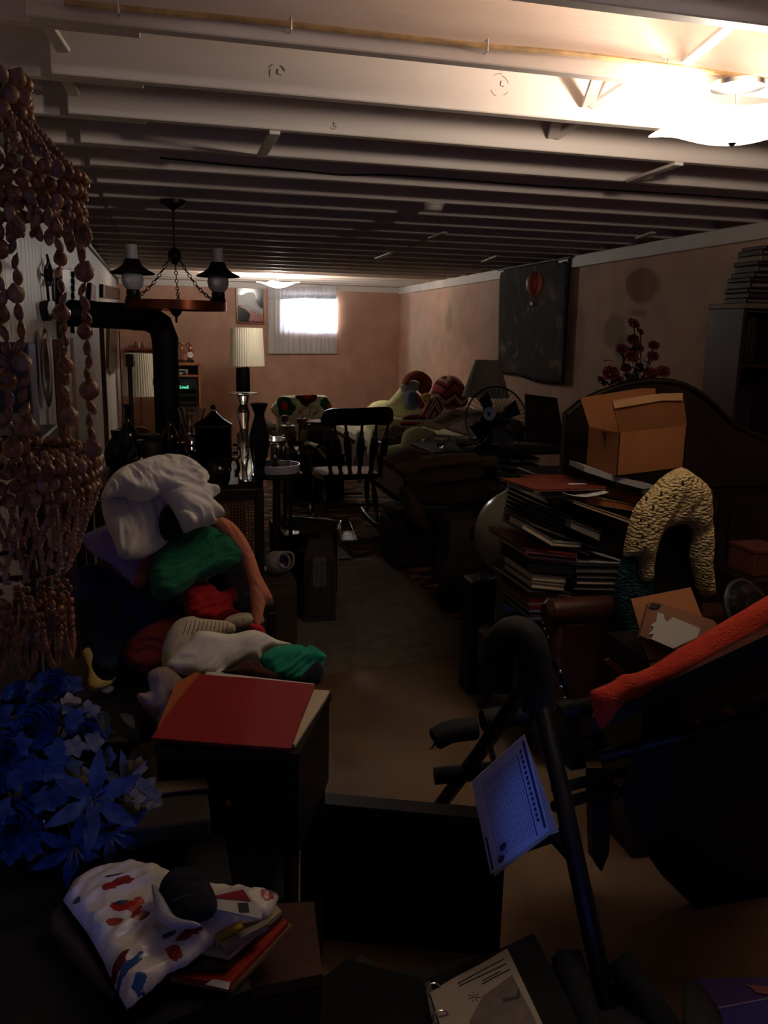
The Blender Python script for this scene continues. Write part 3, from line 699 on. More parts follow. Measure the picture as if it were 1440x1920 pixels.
# ------------------------------------------------------------------ chandelier of oil-style lamps
y = 4.5; cc = PY(330, 573, y); ct_ = PZ(330, 378, ZJ); cx = cc.x; RR = 0.25; zr = cc.z
t = thing('chandelier', (cx, y, zr), 'wagon-wheel style chandelier with glass oil lamps hanging on chains', 'chandelier')
m_cop = mat('copper_band', (120, 62, 36), rough=0.28, metal=0.9)
m_iron = mat('dark_iron', (30, 24, 22), rough=0.4, metal=0.4)
vs = []; fs = []; n = 48
for r, z in ((RR, -0.022), (RR, 0.022), (RR-0.014, 0.022), (RR-0.014, -0.022)):
    for j in range(n): vs.append((cx+r*math.cos(2*PI*j/n), y+r*math.sin(2*PI*j/n), zr+z))
for i in range(4):
    for j in range(n): fs.append((i*n+j, i*n+(j+1) % n, ((i+1) % 4)*n+(j+1) % n, ((i+1) % 4)*n+j))
MB().add(vs, fs).build('ring', m_cop, t, smooth=0.6)
for a in (0.3, 0.3+PI/2): MB().tube([(cx-RR*0.97*math.cos(a), y-RR*0.97*math.sin(a), zr), (cx+RR*0.97*math.cos(a), y+RR*0.97*math.sin(a), zr)], 0.012, 8).build('spoke', m_iron, t)
MB().lathe([(0.0, -0.085), (0.006, -0.082), (0.006, -0.055), (0.02, -0.045), (0.035, -0.02), (0.03, 0.01), (0.01, 0.03)], (cx, y, zr), 16).build('finial', m_iron, t, smooth=True)
MB().lathe([(0.065, 0), (0.062, -0.018), (0.03, -0.034), (0.012, -0.045), (0.006, -0.05)], (cx, y, ZJ), 24).build('canopy', m_iron, t, smooth=True)
zh = PY(330, 484, y).z
MB().tube([(cx, y, ZJ-0.04), (cx, y, zh+0.03)], 0.006, 8).build('stem', m_iron, t)
MB().lathe([(0.008, 0.05), (0.03, 0.03), (0.034, 0.0), (0.02, -0.015), (0.012, -0.03)], (cx, y, zh), 16).build('hub', m_iron, t, smooth=True)
def link_mb():
    m = MB(); m.tube([(0.0075*math.cos(a), 0, 0.013*math.sin(a)) for a in [2*PI*k/10 for k in range(10)]], 0.0024, 5, closed=True); return m
lk = None
for a in (math.radians(205), math.radians(325), math.radians(85)):
    p0 = Vector((cx+0.03*math.cos(a), y+0.03*math.sin(a), zh-0.01)); p1 = Vector((cx+(RR-0.02)*math.cos(a), y+(RR-0.02)*math.sin(a), zr+0.02)); d = p1-p0; nl = int(d.length/0.021)
    for i in range(nl):
        p = p0+d*((i+0.5)/nl)+Vector((0, 0, -0.03*math.sin(PI*(i+0.5)/nl))); Rq = d.to_track_quat('Z', 'Y').to_matrix() @ Matrix.Rotation((i % 2)*PI/2, 3, 'Z')
        if lk is None:
            lk = link_mb().build('chain_link', m_iron, t, smooth=True, origin=(0, 0, 0)); lk.location = p-wloc(t); lk.rotation_euler = Rq.to_euler()
        else: share(lk, 'chain_link', t, p, Rq.to_euler())
m_frost = mat('frosted_glass', (205, 200, 205), rough=0.5, trans=0.25)
for a in (math.radians(222), math.radians(318)):
    lx, ly = cx+(RR-0.01)*math.cos(a)*1.12, y+(RR-0.01)*math.sin(a)
    z = zr+0.02
    MB().lathe([(0.034, 0), (0.036, 0.01), (0.03, 0.02), (0.033, 0.032), (0.03, 0.045)], (lx, ly, z), 18).build('lamp_base', m_iron, t, smooth=True)
    MB().lathe([(0.030, 0.045), (0.046, 0.065), (0.052, 0.09), (0.048, 0.115), (0.03, 0.135)], (lx, ly, z), 20, cap=False).build('glass_globe', m_frost, t, smooth=True)
    MB().lathe([(0.105, 0.118), (0.104, 0.122), (0.07, 0.138), (0.045, 0.158), (0.034, 0.185), (0.031, 0.184), (0.042, 0.156), (0.068, 0.134), (0.104, 0.116)], (lx, ly, z), 26, cap=False).build('metal_shade', m_iron, t, smooth=True)
    MB().lathe([(0.024, 0.135), (0.026, 0.18), (0.025, 0.25), (0.0235, 0.25), (0.0235, 0.14)], (lx, ly, z), 16, cap=False).build('glass_chimney', m_frost, t, smooth=True)
# ------------------------------------------------------------------ things on the left wall
XW = XL+0.012
def wallquad(name, pts, th, m, parent, x=None): # plate against the left wall, outline by sight lines
    x = x or XL+0.004
    P = [PX(a, b_, x+th) for a, b_ in pts]
    return MB().prism(P, (-th, 0, 0)).build(name, m, parent)
# hanging ornament: knotted cords and a carved drop
t = thing('wall_hanging', tuple(PX(92, 600, XL+0.02)), 'thin corded wall hanging with a carved dark drop on the white panelling', 'ornament')
k = MB()
for pts in ([(88, 478), (90, 492), (84, 508), (88, 535), (91, 565)], [(88, 478), (93, 495), (99, 515), (99, 545), (101, 566)], [(90, 495), (96, 520), (88, 540)], [(86, 512), (98, 522), (94, 535)]):
    k.tube(spline([PX(a, b_, XL+0.02) for a, b_ in pts], 4), 0.006, 5)
stuff(k.build('cords', m_black, t))
MB().ell(PX(92, 516, XL+0.03), (0.02, 0.035, 0.03)).build('knot', m_dark, t, smooth=True)
MB().prism([PX(a, b_, XL+0.035) for a, b_ in ((89, 578), (91, 566), (97, 563), (103, 566), (104, 578), (101, 596), (95, 602), (92, 590))], (-0.03, 0, 0)).build('carved_drop', m_dark, t)
# tall carved black panel
t = thing('wall_carving', tuple(PX(128, 634, XL+0.03)), 'tall black carved panel with glinting edge on the left wall', 'carving')
wallquad('panel', [(117, 506), (122, 504), (131, 507), (140, 505), (142, 560), (139, 600), (142, 634), (120, 635), (117, 570)], 0.03, m_blackg, t)
k = MB()
for i in range(9): k.ell(PX(137, 515+i*13, XL+0.04), (0.012, 0.03, 0.02), 8, 5)
stuff(k.build('carved_relief', mat('gloss_carved', (30, 28, 30), rough=0.15), t, smooth=True))
# round plate
t = thing('wall_plate', tuple(PX(80, 732, XL+0.02)), 'oval dark plate hanging low on the white panelling', 'plate')
q0 = PX(80, 690, XL+0.02); MB().lathe([(0.001, 0), (0.07, 0.0), (0.10, 0.012), (0.16, 0.02), (0.165, 0.017), (0.10, 0.004), (0.001, -0.006)], q0, 30, R=(0, PI/2, 0)).build('dish', mat('dark_plate', (60, 56, 50), rough=0.2), t, smooth=True)
# small dark pictures further along
for i, (pts, lab) in enumerate((([(172, 530), (182, 534), (181, 565), (170, 562)], 'small dark pointed plaque above the stovepipe'), ([(194, 533), (226, 542), (228, 561), (194, 558)], 'dark framed picture high on the far left wall'), ([(206, 612), (221, 610), (222, 690), (212, 702), (205, 690)], 'tall narrow gilt-edged frame seen through the pipe bend'))):
    t = thing('picture_frame', tuple(PX(pts[-1][0], pts[-1][1], XL+0.03)), lab, 'picture')
    wallquad('frame', pts, 0.03, m_dark if i != 2 else mat('gilt_edge', (110, 78, 50), rough=0.4), t)
    cx_ = sum(p[0] for p in pts)/len(pts); cy_ = sum(p[1] for p in pts)/len(pts)
    wallquad('picture', [(cx_+(a-cx_)*0.7, cy_+(b_-cy_)*0.85) for a, b_ in pts], 0.006, m_blackg, t, x=XL+0.031)
# standing planks and doors leaning against the left wall
for i, (px0, px1, pt, pb, yy, cc, lab) in enumerate(((98, 131, 636, 868, 3.95, (80, 44, 34), 'dark red-brown board standing against the left wall'),
        (131, 150, 634, 860, 4.5, (165, 130, 100), 'pale narrow board leaning by the carved panel'), (186, 204, 612, 810, 6.6, (120, 78, 52), 'brown narrow panel seen through the pipe bend'), (222, 232, 620, 800, 7.9, (104, 60, 38), 'slim brown post panel right of the gilt frame'))):
    a, b_ = PY(px0, pt, yy), PY(px1, pb, yy); x0, x1 = a.x, b_.x
    t = thing('leaning_board', ((x0+x1)/2, yy, 0), lab, 'board')
    MB().box(((x0+x1)/2, yy, a.z/2+0.006), (x1-x0, 0.03, a.z-0.012), (0.0, 0, 0), 0.003).build('plank', mat('board_wood_%d' % i, cc, rough=0.5, var=0.15, vscale=6, stretch=(1, 1, .2)), t)
    MB().box(((x0+x1)/2, yy-0.017, a.z*0.5), ((x1-x0)*0.82, 0.006, a.z*0.9), None, 0.002).build('raised_face', MATS['board_wood_%d' % i], t)
# dark printed carton at the very left with a white label strip, standing on a stand
y = 1.95; a, b_ = PY(-150, 300, y), PY(62, 775, y); c_ = PY(66, 816, y)
t = thing('printed_carton', ((a.x+b_.x)/2, y, c_.z-0.02), 'dark blue printed box with a white lower strip behind the shell strands', 'box')
MB().mm((XL+0.02, y, c_.z-0.002), (b_.x, y+0.10, a.z-0.35), 0.003).build('carton', mat('dark_blue_print', (30, 34, 58), rough=0.5, rgb2=(70, 74, 96), vscale=9), t)
MB().mm((XL+0.022, y-0.002, c_.z), (c_.x-0.002, y-0.0005, b_.z)).build('white_strip', mat('strip_white', (150, 150, 158), rough=0.6), t)
MB().mm((PY(39, 808, y).x, y-0.0035, PY(39, 810, y).z), (PY(63, 808, y).x, y-0.002, PY(39, 806, y).z)).build('bar', mat('navy_ink', (22, 24, 70), rough=0.6), t)
q = PY(8, 796, y-0.003); text_part('edgeist', 'lettering', MATS['navy_ink'], t, q, RFRONT, 0.016, 0.0004)
t = thing('plinth_table', ((a.x+b_.x)/2, y+0.1, 0), 'tall dark stand at the left edge behind the shell lamp', 'stand')
zt = c_.z-0.004
MB().mm((XL+0.01, y-0.02, zt-0.03), (b_.x+0.02, y+0.26, zt), 0.004).build('top', m_dark, t)
for sx in (XL+0.03, b_.x-0.03):
    for sy in (y+0.0, y+0.22): MB().mm((sx-0.012, sy, 0), (sx+0.012, sy+0.024, zt-0.03)).build('leg', m_dark, t)
# ------------------------------------------------------------------ cluttered dark table by the stove
TX0, TX1, TY0, TY1, TZ = -0.46, 0.42, 3.98, 4.62, 0.80
t = thing('side_table', (0, 4.3, 0), 'dark table crowded with glassware between the clothes heap and stovepipe', 'table')
MB().mm((TX0, TY0, TZ-0.03), (TX1, TY1, TZ), 0.006).build('tabletop', m_dark, t)
MB().mm((TX0+0.05, TY0+0.05, TZ-0.11), (TX1-0.05, TY1-0.05, TZ-0.03)).build('apron', m_dark, t)
for sx in (TX0+0.07, TX1-0.07):
    for sy in (TY0+0.07, TY1-0.07): MB().tube([(sx, sy, 0.0), (sx, sy, TZ-0.05)], [0.015, 0.026], 8).build('leg', m_dark, t)
def bottle(px, py_b, y, prof, m, name, label, cat, s=1.0, n=18, group=None, base=None):
    q = PY(px, py_b, y); z = TZ if base is None else base
    o = MB().lathe([(r*s, zz*s) for r, zz in prof], (q.x, y, z), n).build(name, m, smooth=True); return tag(o, label, cat, group)
m_gd = mat('dark_green_glass', (16, 22, 18), rough=0.06, spec=0.8)
m_gb = mat('dark_brown_glass', (26, 16, 12), rough=0.08, spec=0.8)
m_gk = mat('black_glaze', (12, 12, 14), rough=0.08, spec=0.9)
BOT = [(0.035, 0), (0.037, 0.01), (0.037, 0.13), (0.03, 0.16), (0.012, 0.19), (0.011, 0.24), (0.014, 0.245), (0.013, 0.255)]
JUG = [(0.03, 0), (0.05, 0.03), (0.055, 0.07), (0.045, 0.11), (0.02, 0.14), (0.024, 0.17)]
JAR = [(0.04, 0), (0.045, 0.01), (0.046, 0.09), (0.038, 0.105), (0.04, 0.11), (0.04, 0.125)]
for i, (px, yy, pr, mm_, s, lab) in enumerate(((244, 4.40, BOT, m_gd, 1.35, 'tall dark bottle left of the stovepipe, lit by small glints'), (262, 4.22, JUG, m_gk, 1.1, 'round black glazed jug among the bottles left of the pipe'),
        (222, 4.5, JUG, m_gb, 1.2, 'dark brown bulbous jug at the far left of the crowded table'), (283, 4.45, JAR, mat('grey_canister', (52, 48, 46), rough=0.5), 1.5, 'grey cylindrical canister directly left of the stovepipe foot'),
        (322, 4.48, BOT, m_gk, 1.2, 'slim black bottle with glints at the foot of the stovepipe'), (306, 4.15, JAR, m_gd, 0.7, 'short dark jar in front of the stovepipe foot'), (340, 4.3, JUG, m_gk, 0.95, 'black glossy pitcher right of the stovepipe foot'),
        (366, 4.12, JUG, m_gk, 0.85, 'small round black teapot below the iron kettle'))):
    bottle(px, 900, yy, pr, mm_, 'bottle' if pr is BOT else ('jug' if pr is JUG else 'jar'), lab, 'bottle' if pr is BOT else ('jug' if pr is JUG else 'jar'), s)
# lavender ceramic lid
q = PY(313, 850, 4.05); t = thing('pierced_lid', (q.x, 4.05, TZ), 'pale lavender pierced dish just above the white garments', 'dish')
MB().lathe([(0.02, 0), (0.03, 0.03), (0.035, 0.05), (0.085, 0.062), (0.09, 0.068), (0.06, 0.078), (0.056, 0.10), (0.05, 0.102), (0.001, 0.104)], (q.x, 4.05, TZ), 26).build('lid', mat('lavender_glaze', (150, 145, 175), rough=0.3), t, smooth=True)
k = MB()
for i in range(9): a = 2*PI*i/9; k.ell((q.x+0.0575*math.cos(a), 4.05+0.0575*math.sin(a), TZ+0.09), 0.006, 6, 4)
stuff(k.build('holes', m_black, t))
# glass trifle bowl
q = PY(359, 764, 4.5); z1 = q.z; t = thing('glass_bowl', (q.x, 4.5, TZ), 'clear flared glass bowl on foot right of the stovepipe', 'bowl')
h = z1-TZ
MB().lathe([(0.05, 0), (0.05, 0.006), (0.012, 0.02), (0.012, h*0.45), (0.03, h*0.52), (0.045, h*0.7), (0.072, h), (0.069, h), (0.042, h*0.71), (0.027, h*0.56), (0.001, h*0.53)], (q.x, 4.5, TZ), 28, cap=False).build('bowl', m_glass, t, smooth=True)
# black iron kettle / soup pot with pagoda lid
y = 4.2; q = PY(400, 790, y); z = TZ; hx = PY(436, 790, y).x-q.x; zl = PY(400, 785, y).z
t = thing('iron_kettle', (q.x, y, TZ), 'large black many-sided lidded kettle with round finial', 'kettle')
MB().lathe([(hx*0.85, 0), (hx, 0.04), (hx*0.98, zl-z-0.05), (hx*1.02, zl-z-0.035)], (q.x, y, z), 8, R=(0, 0, 0.25)).build('body', m_gk, t, smooth=0.5)
MB().lathe([(hx*1.08, zl-z-0.035), (hx*1.05, zl-z-0.025), (hx*0.55, zl-z+0.0), (hx*0.2, zl-z+0.03), (0.012, zl-z+0.04)], (q.x, y, z), 8, R=(0, 0, 0.25)).build('lid', m_gk, t, smooth=0.5)
MB().ell((q.x, y, zl+0.055), 0.014).build('knob', m_dark, t, smooth=True)
for s in (-1, 1): MB().tube([(q.x+s*hx, y, z+0.12), (q.x+s*(hx+0.03), y, z+0.125), (q.x+s*(hx+0.03), y, z+0.155), (q.x+s*hx, y, z+0.16)], 0.007, 8).build('handle', m_gk, t, smooth=True)
# coffee maker
y = 4.02; q = PY(408, 905, y)
t = thing('coffee_pot', (q.x, y, TZ), 'black coffee maker jug with curved handle in front of the kettle', 'coffee pot')
MB().lathe([(0.05, 0), (0.06, 0.02), (0.062, 0.06), (0.045, 0.10), (0.036, 0.115)], (q.x, y, TZ), 22).build('jug', m_gd, t, smooth=True)
MB().lathe([(0.038, 0.113), (0.04, 0.12), (0.03, 0.13), (0.001, 0.133)], (q.x, y, TZ), 22).build('lid', m_blackg, t, smooth=True)
MB().tube(spline([(q.x+0.035, y, TZ+0.11), (q.x+0.085, y, TZ+0.115), (q.x+0.10, y, TZ+0.07), (q.x+0.085, y, TZ+0.03)], 5), 0.008, 8).build('handle', m_blackg, t, smooth=True)
# candle on tall glass candlestick
y = 4.35; q = PY(456, 735, y); zc0 = q.z; zc1 = PY(456, 689, y).z
t = thing('pillar_candle', (q.x, y, zc0), 'thick black pillar candle on the tall crystal candlestick', 'candle')
MB().lathe([(0.034, 0.002), (0.035, 0.005), (0.034, zc1-zc0-0.01), (0.032, zc1-zc0), (0.022, zc1-zc0-0.006), (0.001, zc1-zc0-0.008)], (q.x, y, zc0), 24).build('wax', mat('black_wax', (22, 18, 20), rough=0.45), t, smooth=True)
MB().tube([(q.x, y, zc1-0.008), (q.x+0.002, y, zc1+0.006)], 0.0012, 5).build('wick', m_black, t)
t = thing('candlestick', (q.x, y, TZ), 'tall faceted crystal candlestick under the black candle', 'candlestick')
h = zc0-TZ
MB().lathe([(0.05, 0), (0.052, 0.01), (0.022, 0.03), (0.016, h*0.18), (0.03, h*0.32), (0.033, h*0.42), (0.018, h*0.55), (0.03, h*0.68), (0.034, h*0.75), (0.018, h*0.85), (0.03, h*0.96)], (q.x, y, TZ), 12).build('stem', m_glass, t, smooth=0.3)
MB().lathe([(0.02, h-0.018), (0.075, h-0.008), (0.076, h-0.004), (0.03, h-0.003), (0.001, h-0.003)], (q.x, y, TZ), 24).build('drip_plate', m_glass, t, smooth=True)
# smoky hurricane vase
y = 4.15; q = PY(487, 860, y); ht = PY(487, 756, y).z-TZ
tag(MB().lathe([(0.03, 0), (0.032, 0.01), (0.022, 0.04), (0.028, h*0.2), (0.050, ht*0.45), (0.046, ht*0.62), (0.024, ht*0.83), (0.026, ht*0.88), (0.045, ht), (0.042, ht), (0.022, ht*0.87), (0.02, ht*0.83), (0.042, ht*0.62), (0.046, ht*0.45), (0.02, ht*0.14), (0.001, ht*0.1)], (q.x, y, TZ), 28, cap=False).build('hurricane_vase', m_smoke, smooth=True), 'dark smoky hurricane vase with flared rim right of the candlestick', 'vase')
q = PY(462, 860, 4.08); ht = PY(462, 812, 4.08).z-TZ
tag(MB().lathe([(0.035, 0), (0.04, 0.006), (0.044, ht), (0.041, ht), (0.037, 0.012), (0.001, 0.01)], (q.x, 4.08, TZ), 26, cap=False).build('glass_tumbler_vase', m_glass, smooth=True), 'clear straight glass vase in front of the candlestick', 'vase')
# lidded glass jar + white round tray on a small pedestal table
y = 4.25; q = PY(518, 884, y); TZ2 = q.z-0.004
t = thing('pedestal_table', (q.x, y, 0), 'small dark pedestal table beside the crowded table', 'table')
MB().lathe([(0.13, TZ2-0.02), (0.135, TZ2-0.015), (0.135, TZ2-0.004), (0.13, TZ2)], (q.x, y, 0), 28).build('tabletop', m_dark, t, smooth=True)
MB().tube([(q.x, y, 0.02), (q.x, y, TZ2-0.02)], [0.03, 0.018], 12).build('column', m_dark, t, smooth=True)
for i in range(3): a = i*2*PI/3+0.5; MB().tube([(q.x, y, 0.1), (q.x+0.13*math.cos(a), y+0.13*math.sin(a), 0.016)], [0.016, 0.012], 8).build('foot', m_dark, t, smooth=True)
t = thing('round_tray', (q.x, y, TZ2), 'round white raised-rim tray under the glass jar', 'tray')
MB().lathe([(0.11, 0.001), (0.118, 0.006), (0.12, 0.045), (0.116, 0.045), (0.113, 0.012), (0.001, 0.010)], (q.x, y, TZ2), 34).build('tray', mat('white_enamel', (196, 194, 196), rough=0.25), t, smooth=True)
t = thing('glass_jar', (q.x-0.005, y, TZ2+0.012), 'clear glass biscuit jar with rounded lid standing on the white tray', 'jar')
zj = PY(518, 828, y).z-TZ2-0.012
MB().lathe([(0.05, 0), (0.07, 0.01), (0.072, zj*0.8), (0.06, zj), (0.056, zj), (0.068, zj*0.8), (0.066, 0.014), (0.001, 0.012)], (q.x-0.005, y, TZ2+0.012), 28, cap=False).build('body', m_glass, t, smooth=True)
MB().lathe([(0.062, zj), (0.05, zj+0.02), (0.012, zj+0.03), (0.01, zj+0.04), (0.016, zj+0.05), (0.001, zj+0.058)], (q.x-0.005, y, TZ2+0.012), 24).build('lid', m_glass, t, smooth=True)
MB().lathe([(0.018, 0), (0.02, 0.01), (0.008, 0.025), (0.014, 0.05), (0.008, 0.06)], (q.x-0.005, y, TZ2+0.025), 14).build('brass_charm', m_brass, t, smooth=True)
y = 4.62; q = PY(514, 816, y); q2 = PY(514, 850, y)
t = thing('footed_compote', (q.x, y, 0.75), 'small silver-rimmed glass compote behind the jar', 'bowl')
h = q.z-0.75
MB().lathe([(0.03, 0), (0.03, 0.004), (0.006, 0.015), (0.006, h-0.06), (0.03, h-0.045), (0.052, h), (0.049, h), (0.028, h-0.042), (0.001, h-0.05)], (q.x, y, 0.75), 26, cap=False).build('bowl', m_glass, t, smooth=True)
MB().tube([(q.x+0.052*math.cos(a), y+0.052*math.sin(a), q.z) for a in [2*PI*i/26 for i in range(26)]], 0.003, 6, closed=True).build('rim', m_steel, t, smooth=True)
t = thing('dark_stool', (q.x, y+0.05, 0), 'narrow dark stool carrying the small glass compote', 'stool')
MB().mm((q.x-0.1, y-0.08, 0.73), (q.x+0.1, y+0.16, 0.75), 0.004).build('seat', m_dark, t)
for sx in (-0.08, 0.08):
    for sy in (-0.06, 0.14): MB().tube([(q.x+sx, y+sy, 0.0), (q.x+sx, y+sy, 0.73)], 0.012, 8).build('leg', m_dark, t)
# ------------------------------------------------------------------ cane-backed chair behind the clothes heap
y = 3.62; a, b_ = PY(415, 918, y), PY(494, 918, y); zt = a.z; zb = PY(450, 1040, y).z; x1 = b_.x; x0 = x1-0.46
m_cane = mat('cane_weave', (110, 72, 44), rough=0.6)
t = thing('cane_chair', ((x0+x1)/2, y, 0), 'dark wooden chair with woven cane back behind the clothes heap', 'chair')
for x in (x0, x1-0.035): MB().mm((x, y-0.018, 0), (x+0.035, y+0.018, zt), 0.004).build('back_post', m_dark, t)
MB().mm((x0+0.035, y-0.015, zt-0.045), (x1-0.035, y+0.015, zt-0.002), 0.004).build('top_rail', m_dark, t)
MB().mm((x0+0.035, y-0.015, zb-0.04), (x1-0.035, y+0.015, zb), 0.004).build('lower_rail', m_dark, t)
k = MB(); nx = 30; nz = int((zt-0.045-zb)/0.0135)
for i in range(nx): x = x0+0.04+(x1-x0-0.08)*i/(nx-1); k.mm((x-0.0028, y-0.003, zb), (x+0.0028, y-0.0005, zt-0.045))
for i in range(nz): z = zb+(zt-0.045-zb)*(i+0.5)/nz; k.mm((x0+0.035, y-0.0005, z-0.0028), (x1-0.035, y+0.002, z+0.0028))
stuff(k.build('cane_panel', m_cane, t))
MB().mm((x0, y-0.42, 0.42), (x1, y+0.01, 0.46), 0.01).build('seat', m_dark, t)
for x in (x0, x1-0.035): MB().mm((x, y-0.42, 0), (x+0.035, y-0.385, 0.42), 0.004).build('front_leg', m_dark, t)
# ------------------------------------------------------------------ teapot on a box, packing carton, foil trays
y = 3.78; a, b_ = PY(470, 1095, y), PY(557, 1165, y)
t = thing('storage_box', ((a.x+b_.x)/2, y, 0), 'plain dark cardboard box under the white teapot', 'box')
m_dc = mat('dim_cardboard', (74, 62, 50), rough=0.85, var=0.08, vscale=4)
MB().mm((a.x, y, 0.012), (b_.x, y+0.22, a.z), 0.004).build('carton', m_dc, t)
MB().mm((a.x+0.01, y-0.002, a.z-0.06), (b_.x-0.01, y-0.0003, a.z-0.03)).build('tape', mat('brown_tape', (92, 74, 54), rough=0.3), t)
TZ3 = a.z; q = PY(520, 1060, y+0.1); q.y = y+0.12
t = thing('teapot', (q.x, q.y, TZ3), 'white china teapot lying open-mouthed on the dark box', 'teapot')
m_china = mat('white_china', (176, 170, 162), rough=0.18)
MB().lathe([(0.03, -0.07), (0.052, -0.05), (0.060, 0), (0.05, 0.04), (0.033, 0.06), (0.036, 0.068), (0.031, 0.068), (0.028, 0.058), (0.045, 0.035), (0.054, 0), (0.001, -0.03)], (q.x, q.y, TZ3+0.061), 26, R=(math.radians(68), 0, math.radians(28))).build('pot', m_china, t, smooth=True)
MB().tube(spline([(q.x-0.05, q.y-0.01, TZ3+0.045), (q.x-0.075, q.y-0.02, TZ3+0.03), (q.x-0.08, q.y-0.03, TZ3+0.01)], 5), [0.014]*5+[0.011]*6, 10).build('spout', m_china, t, smooth=True)
MB().tube(spline([(q.x+0.02, q.y, TZ3+0.115), (q.x+0.07, q.y-0.02, TZ3+0.11), (q.x+0.075, q.y-0.02, TZ3+0.06), (q.x+0.055, q.y-0.01, TZ3+0.03)], 5), 0.006, 8).build('handle', m_china, t, smooth=True)
y = 4.22; a, b_ = PY(570, 1048, y), PY(630, 1168, y); x0, x1 = a.x, b_.x; zt = a.z; dx = 0.0
t = thing('packing_carton', ((x0+x1)/2, y, 0), 'tall dark carton with a clear packing slip pouch on its front', 'box')
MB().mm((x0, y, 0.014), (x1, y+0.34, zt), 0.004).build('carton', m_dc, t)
k = MB(); m_ink = mat('dark_print', (20, 16, 14), rough=0.8)
x2, x3, z2, z3 = x0+0.015, x1-0.022, 0.035, zt-0.03
for p0, p1 in (((x2, z2), (x3, z2+0.008)), ((x2, z3-0.008), (x3, z3)), ((x2, z2+0.008), (x2+0.008, z3-0.008)), ((x3-0.008, z2+0.008), (x3, z3-0.008))): k.mm((p0[0], y-0.0012, p0[1]), (p1[0], y-0.0003, p1[1]))
stuff(k.build('printed_border', m_ink, t))
lb0, lb1 = PY(587, 1046, y), PY(611, 1098, y)
MB().mm((lb0.x, y-0.002, lb1.z), (lb1.x, y-0.0004, lb0.z)).build('slip_pouch', mat('slip_grey', (126, 118, 110), rough=0.35), t)
Rv = Euler((PI/2, PI/2, 0), 'XYZ').to_matrix()
Rv = Matrix(((0, 1, 0), (0, 0, -1), (-1, 0, 0)))   # text reads downwards on the front face
xm = lb0.x*0.3+lb1.x*0.7; xn = lb0.x*0.72+lb1.x*0.28; zm = (lb0.z+lb1.z)/2
text_part('PACKING', 'lettering', m_ink, t, (xm, y-0.0024, zm-0.008), Rv, 0.030, 0.0003)
text_part('ENCLO', 'lettering', m_ink, t, (xn, y-0.0024, zm-0.014), Rv, 0.030, 0.0003)
for s, lab in ((1, 0), (-1, 1)):
    MB().prism([(x0+0.005, y+0.005 if s > 0 else y+0.33, zt+0.001), (x1-0.005, y+0.005 if s > 0 else y+0.33, zt+0.001), (x1-0.02, y+0.02 if s > 0 else y+0.30, zt+0.10), (x0+0.03, y+0.02 if s > 0 else y+0.30, zt+0.10)], (0, 0.003, 0)).build('flap', m_dc, t)
# roasting trays of crumpled foil
m_foil = mat('foil', (150, 150, 146), rough=0.22, metal=1, bump=0.7, bscale=40)
def foil_tray(pts, z, lab, depth=0.05):
    P = [PZ(a, b_, z) for a, b_ in pts]; c = sum(P, Vector())/len(P); t = thing('foil_tray', (c.x, c.y, z-depth), lab, 'tray'); n = 14
    rim = []
    for i in range(4):
        for j in range(n): rim.append(P[i].lerp(P[(i+1) % 4], j/n))
    vs = []; K = len(rim)
    for f, dz in ((1.0, 0.0), (0.97, 0.003), (0.93, -0.002), (0.84, -depth), (0.80, -depth)):
        for p in rim:
            w_ = noise.noise(p*30)*0.006; vs.append(c+(p-c)*f+Vector((w_, w_, dz+noise.noise(p*45)*0.004)))
    vs.append(c+Vector((0, 0, -depth)))
    fs = [(i*K+j, i*K+(j+1) % K, (i+1)*K+(j+1) % K, (i+1)*K+j) for i in range(4) for j in range(K)]+[(4*K+j, 4*K+(j+1) % K, 5*K) for j in range(K)]
    MB().add(vs, fs).build('pan', m_foil, t, smooth=0.6)
    MB().tube([p+Vector((0, 0, 0.003)) for p in rim], 0.004, 5, closed=True).build('rolled_rim', m_foil, t, smooth=True)
foil_tray([(512, 966), (640, 978), (634, 994), (534, 1006)], 0.46, 'long crumpled foil tray on top of the carton by the cane chair', 0.045)
foil_tray([(640, 978), (656, 979), (670, 1014), (636, 1016)], 0.40, 'small foil tray right of the long crumpled one', 0.03)
q = PZ(585, 990, 0.40); tag(MB().mm((q.x-0.22, q.y-0.06, 0.014), (q.x+0.14, q.y+0.24, 0.408), 0.006).build('dark_carton', mat('black_box', (22, 20, 19), rough=0.6)), 'black box carrying the foil trays behind the packing carton', 'box')
tag(MB().prism([PZ(632, 1020, 0.016), PZ(660, 1046, 0.016), PZ(632, 1048, 0.016)], (0, 0, 0.002)).build('paper_scrap', mat('dim_paper', (150, 145, 135))), 'triangular pale paper scrap on the carpet beside the packing carton', 'paper')
# ------------------------------------------------------------------ rocking chair
y = 6.25; sx = y/6.772
t = thing('rocking_chair', (PY(668, 960, y).x, y, 0), 'dark turned wooden rocking chair seen from behind in the aisle', 'chair')
m_rk2 = mat('dark_varnished_wood', (30, 16, 12), rough=0.22, coat=0.4)
crest = [(602, 790), (604, 778), (610, 770), (625, 766), (668, 765), (712, 763), (728, 763), (735, 768), (737, 780), (734, 792), (722, 797), (700, 796), (668, 798), (640, 797), (620, 799), (608, 797)]
P = [PY(a, b_, y) for a, b_ in crest]; mb = MB(); P = [Vector((p.x, y, p.y)) for p in smoothloop([Vector((p.x, p.z)) for p in P], 3)]; mb.prism([p+Vector((0, -0.012, 0)) for p in P], (0, 0.026, 0)).build('crest_rail', m_rk2, t)
zs = 0.42; xs0, xs1 = PY(606, 890, y-0.05).x, PY(718, 890, y-0.05).x
